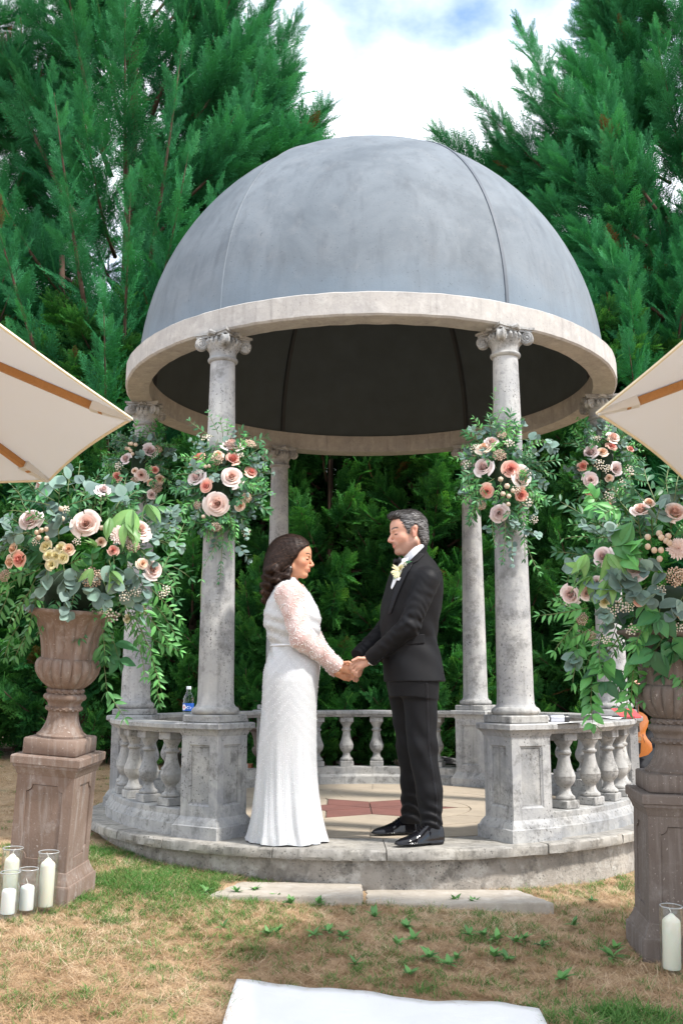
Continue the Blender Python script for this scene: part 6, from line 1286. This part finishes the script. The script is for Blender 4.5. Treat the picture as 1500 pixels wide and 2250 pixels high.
fold = 1 + low * (.045 * np.sin(TH * 7 + 1.2 + 2 * low) + .03 * np.sin(TH * 13 + 4 + 3 * ZZ) + .012 * np.sin(TH * 29 + 9 * ZZ)) - .03 * low
hem = np.clip((.05 - ZZ) / .05, 0, 1); fold = fold * (1 + .02 * hem * np.sin(TH * 17))
drape = .004 * np.exp(-((ZZ - .98) / .05) ** 2) * np.sin(TH * 8 + ZZ * 60) + .0035 * np.exp(-((ZZ - 1.10) / .10) ** 2) * np.sin(ZZ * 95 + 5 * np.cos(TH))
Xd = cx[:, None] + ax[:, None] * ux * fold + drape * cs; Yd = Y0 + HT[:, None] * uy * fold + drape * sn
tr_ = np.clip((.16 - ZZ) / .16, 0, 1) ** 2 * np.clip(-cs, 0, 1) ** 2; Xd -= .03 * tr_ * (1 + .3 * np.sin(TH * 9)); Yd += .05 * tr_
# strap line of the waist
belt = np.exp(-((ZZ - float(at(0, 1419, Y0).z)) / .0045) ** 2) * .0035; Xd += belt * cs; Yd += belt * sn
V = np.stack([Xd, Yd, ZZ + .006 * hem * (.5 + .5 * np.sin(TH * 11))], -1).reshape(-1, 3); I = np.arange(NZ * NA).reshape(NZ, NA); In = np.roll(I, -1, 1)
Fq = np.stack([I[:-1], In[:-1], In[1:], I[1:]], -1).reshape(-1, 4)
def gown_mat():
    t = NT('beaded white tulle'); p = t.pos(obj=True); sx = t.n('ShaderNodeSeparateXYZ', {0: p}); x, z = sx.outputs[0], sx.outputs[2]
    chev = t.math('ADD', t.math('MULTIPLY', t.math('ABSOLUTE', t.math('SUBTRACT', x, -.005)), 1.15), z)      # V lines over hip and bodice
    fan = t.math('DIVIDE', x, t.math('ADD', t.math('MULTIPLY', z, -.35), 1.0))                                 # lines running down the skirt
    sel = t.ramp(chev, .585, .60)
    wob = t.math('MULTIPLY', t.noise(p, 5, 3), .02)
    ph = t.math('ADD', t.math('MULTIPLY', chev, sel), t.math('MULTIPLY', fan, t.math('SUBTRACT', 1.0, sel))); ph = t.math('ADD', ph, wob)
    line = t.math('SINE', t.math('MULTIPLY', ph, 520.0)); band = t.math('SINE', t.math('MULTIPLY', ph, 105.0))
    bead = t.n('ShaderNodeTexVoronoi', {'Vector': p, 'Scale': 210}); bd = t.ramp(bead.outputs['Distance'], .15, .5, 1, 0)
    hgt = t.math('ADD', t.math('MULTIPLY', bd, .45), t.math('ADD', t.math('MULTIPLY', line, .22), t.math('MULTIPLY', band, .12)))
    c = t.mix(t.ramp(t.math('ADD', bd, t.math('MULTIPLY', band, .18)), .0, 1.1), (.46, .47, .485), (.65, .657, .67)); c = t.mix(t.ramp(t.noise(p, 4, 4), .4, .7, 0, .2), c, (.62, .60, .575))
    t.bump(hgt, .33, .003); return t.fin(c, .42, **{'Sheen Weight': .2, 'Subsurface Weight': .05})
MAT['gown'] = gown_mat()
gw_ = link('gown', np_mesh('gown', V - np.array(bp_.location), Fq, MAT['gown']), bp_)
# neckline edge
m = MB(); ring = V.reshape(NZ, NA, 3)[-1] - np.array(bp_.location); m.tube([tuple(q) for q in ring[::6]] + [tuple(ring[0])], .0035, 5); m.build('neckline', MAT['gown'], bp_, None)
# belt
ib = int(np.abs(zt - float(at(0, 1419, Y0).z)).argmin()); m = MB(); ring = V.reshape(NZ, NA, 3)[ib] - np.array(bp_.location); rc = ring.mean(0); m.tube([tuple(rc + (q - rc) * 1.008) for q in ring[::6]] + [tuple(rc + (ring[0] - rc) * 1.008)], .0035, 6); m.build('belt', MAT['shirt'], bp_, None)
# sheer sleeves
t = NT('sheer sleeve tulle'); p = t.pos(); t.bump(t.noise(p, 500, 2), .2, .002)
MAT['sheer'] = t.fin(t.mix(t.ramp(t.noise(p, 14, 4), .4, .65), (.50, .33, .30), (.64, .50, .48)), .7, **{'Sheen Weight': .3})
def bs_near(p):
    d = smin(smin(ell(Sb + np.array([.006, 0, -.004]), (.078, .062, .07))(p), cap(Sb, Eb, .066, .062)(p), .03), cap(Eb, Wb - (Wb - Eb) * .05, .061, .040)(p), .025)
    d = d + .0035 * np.sin(((p - Eb) @ ((Wb - Eb) / np.linalg.norm(Wb - Eb))) * 90 + 30 * p[:, 1]) * np.exp(-((p - Eb) ** 2).sum(1) / .03); return np.maximum(d, cut(p, Eb, Wb, -.006))
sv_, sV, sQ = sculpt_obj('sleeve', bs_near, (-.45, 5.1, .78), (.12, 5.5, 1.45), .0035, MAT['sheer'], bp_, 1)
def bs_far(p): return np.maximum(smin(cap(Sb2, Eb2, .064, .058)(p), cap(Eb2, Wb2, .057, .036)(p), .02), cut(p, Eb2, Wb2, -.006))
sv2, sV2, sQ2 = sculpt_obj('sleeve', bs_far, (-.45, 5.36, .78), (.12, 5.72, 1.45), .004, MAT['sheer'], bp_, 1)
# pearls sewn on sleeves, bodice and skirt
def pearls(name, P, N, rad, parent, mat, r):
    oct_v = np.array([(1, 0, 0), (-1, 0, 0), (0, 1, 0), (0, -1, 0), (0, 0, 1), (0, 0, -1)], float); of = np.array([(0, 2, 4), (2, 1, 4), (1, 3, 4), (3, 0, 4), (2, 0, 5), (1, 2, 5), (3, 1, 5), (0, 3, 5)]); n = len(P)
    R = rad * (.7 + .6 * r.random(n)); Vv = (P + N * (R * .6)[:, None])[:, None, :] + oct_v[None] * R[:, None, None]; Ff = (np.arange(n)[:, None, None] * 6 + of[None]).reshape(-1, 3)
    o = link(name, np_mesh(name, Vv.reshape(-1, 3) - np.array(bp_.location), Ff, mat, True), parent); o['kind'] = 'stuff'
    if parent is not bp_: o.matrix_parent_inverse = Matrix.Identity(4)
    return o
MAT['pearl'] = plain('pearl', (.84, .82, .80), .2, .05, 9, **{'Coat Weight': .4}); MAT['bead'] = plain('glass bead', (.86, .87, .88), .18, .05, 9)
r = np.random.default_rng(9); ax_ = (Wb - Eb) / np.linalg.norm(Wb - Eb)
tt = np.clip(((sV - Sb) @ ((Eb - Sb) / .29)) / .29, 0, 2); okm = r.random(len(sV)) < np.where(((sV - Wb) ** 2).sum(1) < .01, .05, .07); sel = np.where(okm)[0]
pearls('pearls', sV[sel], normals(sV, sQ)[sel], .0028, sv_, MAT['pearl'], r)
sel = np.where(r.random(len(sV2)) < .05)[0]; pearls('pearls', sV2[sel], normals(sV2, sQ2)[sel], .0034, sv2, MAT['pearl'], r)
gN = normals(V, Fq); prob = np.where(V[:, 2] < .62, .006, .02); sel = np.where(r.random(len(V)) < prob)[0]; pearls('beads', V[sel], gN[sel], .0019, gw_, MAT['bead'], r)
# earring, ring
o, *_ = sculpt_obj('earring', ell(W(639, 1247, Y0 - .082), (.004, .004, .006)), W(639, 1247, Y0 - .082) - .012, W(639, 1247, Y0 - .082) + .012, .0015, MAT['pearl'], bp_, 0)
m = MB(); q = Vector(W(763, 1489, 5.452)) - bp_.location; m.lathe([(.0078, -.0015), (.0088, -.0015), (.0088, .0015), (.0078, .0015)], 16, Matrix.Translation(q) @ frame((0, 1, 0), (.9, 0, -.25))); m.build('ring', plain('gold', (.7, .5, .2), .2, .05, 9, Metallic=1.0), bp_, None)
# ================================================================== VIOLIN PLAYER beyond the right balustrade
vx, vy = 2.80, 8.78; vzg = float(gz(vx, vy)); vp = empty('person', (vx, vy, vzg), 0, 'seated musician in black clothes holding a violin upright behind the right balustrade', 'person', None)
Kn = np.array(at(1404, 1684, 8.42)); hipz = vzg + .50; Hs = np.array([2.86, 8.80, hipz]); Kn2 = np.array([2.42, 8.62, vzg + .47]); An = np.array([2.52, 8.40, vzg + .09]); An2 = np.array([2.35, 8.66, vzg + .09])
sh1, sh2 = np.array([2.74, 8.62, vzg + .98]), np.array([2.88, 8.98, vzg + .98]); HC = np.array([2.74, 8.78, vzg + 1.24])
vh, vloc, vw, vR = head_sdf(HC, (-.8, -.55, -.1), (0, 0, 1), .96, False); hw1 = np.array(at(1396, 1650, 8.36)); el1 = np.array([2.72, 8.46, vzg + .70]); hw2 = np.array([2.50, 8.56, vzg + .95]); el2 = np.array([2.70, 8.96, vzg + .72])
def vhandf(c, d):
    c = np.array(c); fs = [ell(c + np.array([.02, 0, 0]), (.035, .018, .03))]
    for k in range(4): z = .026 - .0165 * k; fs.append(union(finger([c + np.array([0, -.012, z]), c + np.array([.03, -.03, z]), c + np.array([.048, -.016, z - .003])], .0088, .0078), .002))
    fs.append(cap(c + np.array([-.005, -.005, .03]), c + np.array([.03, .012, .05]), .0095, .008)); return union(fs, .004)
vf = union([cap(sh1, sh2, .05), cap((sh1 + sh2) / 2, Hs, .09, .12), cap(Hs, Kn, .07, .05), cap(Hs, Kn2, .07, .05), cap(Kn, An, .045, .035), cap(Kn2, An2, .045, .035), cap(sh1, el1, .042, .036), cap(el1, hw1, .034, .024), cap(sh2, el2, .042, .036), cap(el2, hw2, .034, .024)], .025); vhd = vhandf(hw1, 0); vhd2 = vhandf(hw2 + np.array([-.03, 0, 0]), 0)
sculpt_obj('body', lambda p: smin(smin(smin(vh(p), vf(p), .02), vhd(p), .006), vhd2(p), .006), (2.15, 8.1, vzg), (3.1, 9.2, vzg + 1.42), .0055, MAT['skin_g'], vp, 1, face_attr(vloc, False))
MAT['blackcloth'] = cloth('black trousers', (.010, .011, .014), .8, 600, .1)
vt = union([cap(Hs, Kn, .098, .082), cap(Hs, Kn2, .095, .08), cap(Kn, An, .075, .062), cap(Kn2, An2, .075, .062)], .03)
sculpt_obj('trousers', lambda p: np.maximum(vt(p) + .004 * np.sin(p[:, 2] * 50 + p[:, 0] * 40), vzg + .085 - p[:, 2]), (2.15, 8.1, vzg), (3.1, 9.2, vzg + .8), .008, MAT['blackcloth'], vp, 1)
vs_ = union([cap((sh1 + sh2) / 2 + np.array([0, 0, -.04]), Hs, .135, .14), cap(sh1, sh2, .075), cap(sh1, el1, .062, .052), cap(el1, hw1 + (el1 - hw1) * .18, .05, .04), cap(sh2, el2, .062, .052), cap(el2, hw2 + (el2 - hw2) * .15, .05, .04)], .03)
sculpt_obj('shirt', lambda p: vs_(p) + .003 * np.sin(p[:, 2] * 60 + p[:, 1] * 40), (2.15, 8.1, vzg + .3), (3.15, 9.25, vzg + 1.2), .008, MAT['blackcloth'], vp, 1)
vhp = poly2([(.13, .17), (.1, .085), (.07, .075), (.05, .04), (.03, .0), (.0, -.03), (-.02, -.08), (-.15, -.14), (-.16, .02), (-.13, .17)]); vhv = union([ell((-.012, 0, .034), (.106, .086, .096)), ell((-.06, 0, -.05), (.06, .07, .08))], .03)
sculpt_obj('hair', lambda p: smax(vhv(vloc(p)), vhp(vloc(p)[:, [0, 2]]), .008), HC - .2, HC + .2, .006, MAT['hair_b'], vp, 1, lambda V: {'tone': .3 + .2 * np.sin(V[:, 2] * 300)})
for a, k in ((An, -1), (An2, -1)): f, lo, hi = shoe((a[0] + .03, a[1], vzg + .004), (a[0] - .2, a[1] - .09, vzg + .004)); sculpt_obj('shoe', lambda p, f=f: f(p - np.array([0, 0, vzg])) if False else f(p), np.array(lo) + [0, 0, 0], np.array([hi[0], hi[1], vzg + .14]), .006, MAT['patent'], vp, 1) if False else None
for a in (An, An2):
    sf = union([ell(a + np.array([-.05, -.02, -.045]), (.12, .042, .035)), ell(a + np.array([.01, 0, -.03]), (.045, .04, .05))], .02); sculpt_obj('shoe', lambda p, sf=sf: np.maximum(sf(p), vzg + .003 - p[:, 2]), a - .22, a + .15, .006, MAT['patent'], vp, 1)
# chair under the player
ch = empty('folding_chair', (2.88, 8.84, vzg), R_(20), 'black folding chair the violin player sits on', 'chair'); m = MB(); m.box((0, 0, .40), (.4, .4, .03), bev=.01); m.build('seat', MAT['blackcloth'], ch)
m = MB(); m.box((.20, 0, .70), (.025, .38, .2), bev=.008); m.build('backrest', MAT['blackcloth'], ch)
for sx, sy in ((-1, -1), (1, -1), (1, 1), (-1, 1)): m = MB(); m.tube([(sx * .17, sy * .18, .39), (sx * .21, sy * .18, .0)], .012, 8); m.build('leg', MAT['seam'], ch)
for sy in (-1, 1): m = MB(); m.tube([(.17, sy * .18, .39), (.20, sy * .18, .80)], .012, 8); m.build('back_post', MAT['seam'], ch)
# violin standing on the knee, front towards us
vn = empty('violin', tuple(np.array(at(1401, 1613, 8.34))), R_(-14), 'orange varnished violin held upright on the musician’s knee', 'violin')
t = NT('violin varnish'); n = t.noise(t.pos((4, 4, .7), True), 30, 5, .6, 1.5); e = t.n('ShaderNodeSeparateXYZ', {0: t.pos(obj=True)}).outputs[0]
MAT['violin'] = t.fin(t.mix(n, (.42, .12, .022), (.62, .22, .05)), .25, **{'Coat Weight': .5}); MAT['ebony'] = plain('ebony', (.012, .011, .011), .35)
def violin_outline(n=64, s=1.0):
    P = []
    for k in range(n):
        a = 2 * pi * k / n; z = -math.cos(a) * .178; hw = np.interp(z, [-.178, -.16, -.12, -.07, -.03, 0, .03, .06, .10, .14, .168, .178], [.0, .065, .102, .098, .066, .054, .058, .075, .084, .072, .04, .0]); P.append((math.copysign(hw, math.sin(a)) * s if abs(math.sin(a)) > 1e-6 else 0, z * s))
    return P
o2 = violin_outline(); m = MB(); n = len(o2); rings = [(-.030, .0), (-.016, 0), (-.016, .004), (-.021, .006), (-.028, -.06)]; m.prism(o2, -.019, .019, Matrix.Rotation(pi / 2, 4, 'X')); vb = m.build('ribs', plain('violin ribs', (.26, .07, .015), .35), vn)
m = MB(); vsx = []; fs = []
for j, (q, y) in enumerate(((1.03, -.0192), (1.03, -.0222), (.97, -.0235), (.7, -.029), (.35, -.033), (.02, -.034))): vsx += [(x * q, y, z * q) for x, z in o2]
for j in range(5): fs += [(j * n + k, j * n + (k + 1) % n, (j + 1) * n + (k + 1) % n, (j + 1) * n + k) for k in range(n)]
m.add(vsx, fs, True); m.build('belly', MAT['violin'], vn, 50)
m = MB(); m.add([(x * q, -y, z * q) for q, y in ((1.03, -.0192), (1.03, -.0222), (.97, -.0235), (.7, -.028), (.35, -.031), (.02, -.032)) for x, z in o2], fs, True); m.build('back_plate', MAT['violin'], vn, 50)
m = MB(); m.add([(-.011, -.04, .02), (.011, -.04, .02), (.012, -.032, .02), (-.012, -.032, .02), (-.008, -.046, .30), (.008, -.046, .30), (.009, -.036, .30), (-.009, -.036, .30)], [(0, 1, 2, 3), (4, 7, 6, 5), (0, 4, 5, 1), (1, 5, 6, 2), (2, 6, 7, 3), (3, 7, 4, 0)]); m.build('fingerboard', MAT['ebony'], vn)
m = MB(); m.tube([(0, -.025, .16), (0, -.03, .24), (0, -.03, .31), (0, -.022, .34), (0, -.034, .355), (0, -.042, .345)], [.014, .011, .010, .010, .012, .008], 8); m.build('neck', MAT['violin'], vn)
m = MB(); m.box((0, -.043, -.035), (.04, .004, .028)); m.build('bridge', plain('bridge maple', (.45, .27, .12), .5), vn)
m = MB(); m.prism([(-.008, -.15), (.008, -.15), (.017, -.068), (-.017, -.068)], .036, .044, Matrix.Rotation(pi / 2, 4, 'X')); m.build('tailpiece', MAT['ebony'], vn)
for k in range(4): x = -.0075 + .005 * k; m = MB(); m.tube([(x * 1.6, -.046, -.07), (x * 1.9, -.059, -.035), (x, -.050, .30)], .0008, 4); m.build('string', plain('string', (.5, .5, .5), .3, Metallic=.8), vn)
for s in (-1, 1): m = MB(); m.tube([(s * .034, -.0305, -.0), (s * .038, -.031, -.006), (s * .033, -.0315, -.02), (s * .040, -.0315, -.045), (s * .046, -.0305, -.06), (s * .041, -.0305, -.066)], .0022, 5); m.build('sound_hole', MAT['ebony'], vn)
m = MB(); m.box((-.02, -.034, -.15), (.05, .03, .03), bev=.01); m.build('chin_rest', MAT['ebony'], vn)
# ================================================================== GRASS
def blades(seed, n, lo, hi, wid, flat, spread, mat):
    r = np.random.default_rng(seed); V, F, T = [], [], []
    for k in range(n):
        a = r.random() * 6.283; d = np.array([math.cos(a), math.sin(a), 0]); L_ = r.uniform(lo, hi); b = np.array([r.normal(0, spread), r.normal(0, spread), 0]); e = r.uniform(*flat); s = np.array([-d[1], d[0], 0]); i = len(V)
        for t_, w_ in ((0, 1), (.5, .8), (1, .0)):
            c = b + d * L_ * (t_ * math.cos(e) + .25 * t_ * t_ * math.sin(e)) + np.array([0, 0, L_ * (math.sin(e) * t_ * (1 - .35 * t_))]); V += [c - s * wid * w_, c + s * wid * w_]; T += [t_] * 2
        F += [(i, i + 1, i + 3), (i, i + 3, i + 2), (i + 2, i + 3, i + 5), (i + 2, i + 5, i + 4)]
    return np.array(V), np.array(F), np.array(T)
MAT['dry'] = leaf_mat('dry grass', [(.21, .125, .065), (.42, .275, .16), (.58, .42, .28), (.72, .59, .44)], .8, .15, .2)
MAT['green'] = leaf_mat('green grass', [(.035, .10, .022), (.075, .19, .045), (.14, .27, .08), (.34, .38, .14)], .6, .3, .3)
DRY = proto('dry_tuft', *blades(1, 18, .025, .09, .0009, (.02, .6), .03, MAT['dry'])[:2], MAT['dry'], blades(1, 18, .025, .09, .0009, (.02, .6), .03, MAT['dry'])[2])
GRN = proto('grass_tuft', *blades(2, 16, .025, .065, .0012, (.5, 1.35), .014, MAT['green'])[:2], MAT['green'], blades(2, 16, .025, .065, .0012, (.5, 1.35), .014, MAT['green'])[2])
r = np.random.default_rng(12)
def lawn_points(n, x0, x1, y0, y1):
    x = r.uniform(x0, x1, n); y = r.uniform(y0, y1, n); ok = ((x - GC[0]) ** 2 + (y - GC[1]) ** 2 > 1.83 ** 2) & ~((x > -.38) & (x < .67) & (y < 3.752 - .17 * (x + .37) / 1.03 + .01)) & ~((x > -.60) & (x < .96) & (y > 4.885) & (y < 5.2)); return x[ok], y[ok]
def wavy(x, y, s, o): return np.sin(x * s + 1.7 * np.sin(y * s * .8 + o)) * np.sin(y * s * 1.1 + o * 2 + 1.3 * np.sin(x * s * .7)) + .5 * np.sin(x * s * 2.7 + o) * np.sin(y * s * 2.3)
x, y = [np.concatenate(q) for q in zip(lawn_points(15000, -1.9, 1.9, 2.9, 5.6), lawn_points(9000, -3.6, 3.6, 5.2, 9.6))]; n = len(x)
scatter('dry_grass', DRY, np.stack([x, y, gzn(x, y)], 1), np.stack([r.normal(0, .12, n), r.normal(0, .12, n), r.random(n) * 6.28], 1), .55 + .5 * r.random(n), np.clip(.46 + .25 * wavy(x, y, 2.1, 1) + r.normal(0, .28, n), 0, 1), None, 'stuff')['label'] = 'dry straw coloured grass of the parched lawn'
x, y = [np.concatenate(q) for q in zip(lawn_points(26000, -1.9, 1.9, 2.9, 5.9), lawn_points(9000, -3.6, 3.6, 5.5, 9.6))]
g = np.exp(-(((x + .85) / .50) ** 2 + ((y - 5.05) / .42) ** 2)) * 1.2 + 3.0 * np.exp(-(((x - .92) / .2) ** 2 + ((y - 3.5) / .13) ** 2)) + .7 * np.exp(-(((x + 1.35) / .5) ** 2 + ((y - 5.9) / .6) ** 2)) + .22 * np.clip(wavy(x, y, 2.6, 3), 0, 1) + .13 + .25 * np.exp(-(((x + .9) / .6) ** 2 + ((y - 4.2) / .3) ** 2)) + .25 * np.exp(-(((x - 1.35) / .4) ** 2 + ((y - 5.25) / .3) ** 2))
ok = r.random(len(x)) < g * .62 * (.55 + .45 * (wavy(x, y, 6, 2) > -.2)); x, y, g = x[ok], y[ok], g[ok]; n = len(x)
sz = .65 + .5 * r.random(n) + .35 * np.clip(g - .7, 0, 1)
scatter('green_grass', GRN, np.stack([x, y, gzn(x, y)], 1), np.stack([r.normal(0, .15, n), r.normal(0, .15, n), r.random(n) * 6.28], 1), sz, np.clip(.45 + r.normal(0, .22, n), 0, 1), None, 'stuff')['label'] = 'fresh green grass growing in patches on the lawn'
# broad leaved weeds, each a plant of its own
MAT['weed'] = pigment('weed leaf', [(.09, .22, .06), (.12, .28, .08), (.14, .30, .10)], .5, .2, .35); wl_ = leaf_mesh('leaf', MAT['weed'], .42, 6, .14, .3, .8)
wp = [(610, 1978, .05), (638, 1992, .055), (700, 1992, .05), (560, 1963, .05), (1000, 1988, .055), (1040, 1993, .05), (588, 2060, .055), (612, 2052, .045), (690, 2062, .05), (722, 2055, .05), (752, 2066, .055), (822, 2022, .06), (872, 2083, .055), (892, 2045, .05), (908, 2072, .055), (942, 2112, .06), (985, 2128, .055), (1003, 2114, .05), (1030, 2062, .055), (1062, 2062, .05), (1092, 2072, .055), (1132, 2077, .06), (1152, 2070, .05), (1085, 2110, .06), (1112, 2117, .055), (1235, 2162, .07), (1345, 2112, .07), (1352, 2095, .055), (452, 1968, .05), (930, 1945, .045), (1190, 2085, .05), (850, 1945, .04), (520, 1968, .045), (1260, 2040, .05), (1300, 1985, .045), (490, 2045, .05), (900, 2150, .05), (780, 2128, .045)]
ORD = ['first', 'second', 'third', 'fourth', 'fifth', 'sixth', 'seventh', 'eighth', 'ninth', 'tenth', 'eleventh', 'twelfth', 'thirteenth', 'fourteenth', 'fifteenth', 'sixteenth', 'seventeenth', 'eighteenth', 'nineteenth', 'twentieth']
def band_of(q): return 0 if q[1] < 2000 else 1 if q[1] < 2075 else 2
BN = ['along the stone slabs', 'midway between slabs and runner', 'beyond the white runner end']
wp = sorted(wp, key=lambda q: (band_of(q), q[0])); seen = [0, 0, 0]
for k, (px_, py_, sz) in enumerate(wp):
    bn = band_of((px_, py_)); wlab = 'broad leaved weed ' + BN[bn] + ', ' + ORD[seen[bn]] + ' from the left'; seen[bn] += 1
    p = at_ground(px_, py_); e = empty('weed_plant', (p.x, p.y, p.z + .012), r.random() * 6.28, wlab, 'plant', 'weeds in the lawn')
    for i in range(int(r.integers(9, 14))):
        a = i * 2.4 + r.normal(0, .3); el_ = r.uniform(.25, 1.25); o = link('leaf', wl_, e); o.matrix_basis = frame((math.cos(a) * math.cos(el_), math.sin(a) * math.cos(el_), math.sin(el_)), (0, 0, 1)) @ Matrix.Scale(sz * r.uniform(.45, 1.0), 4)
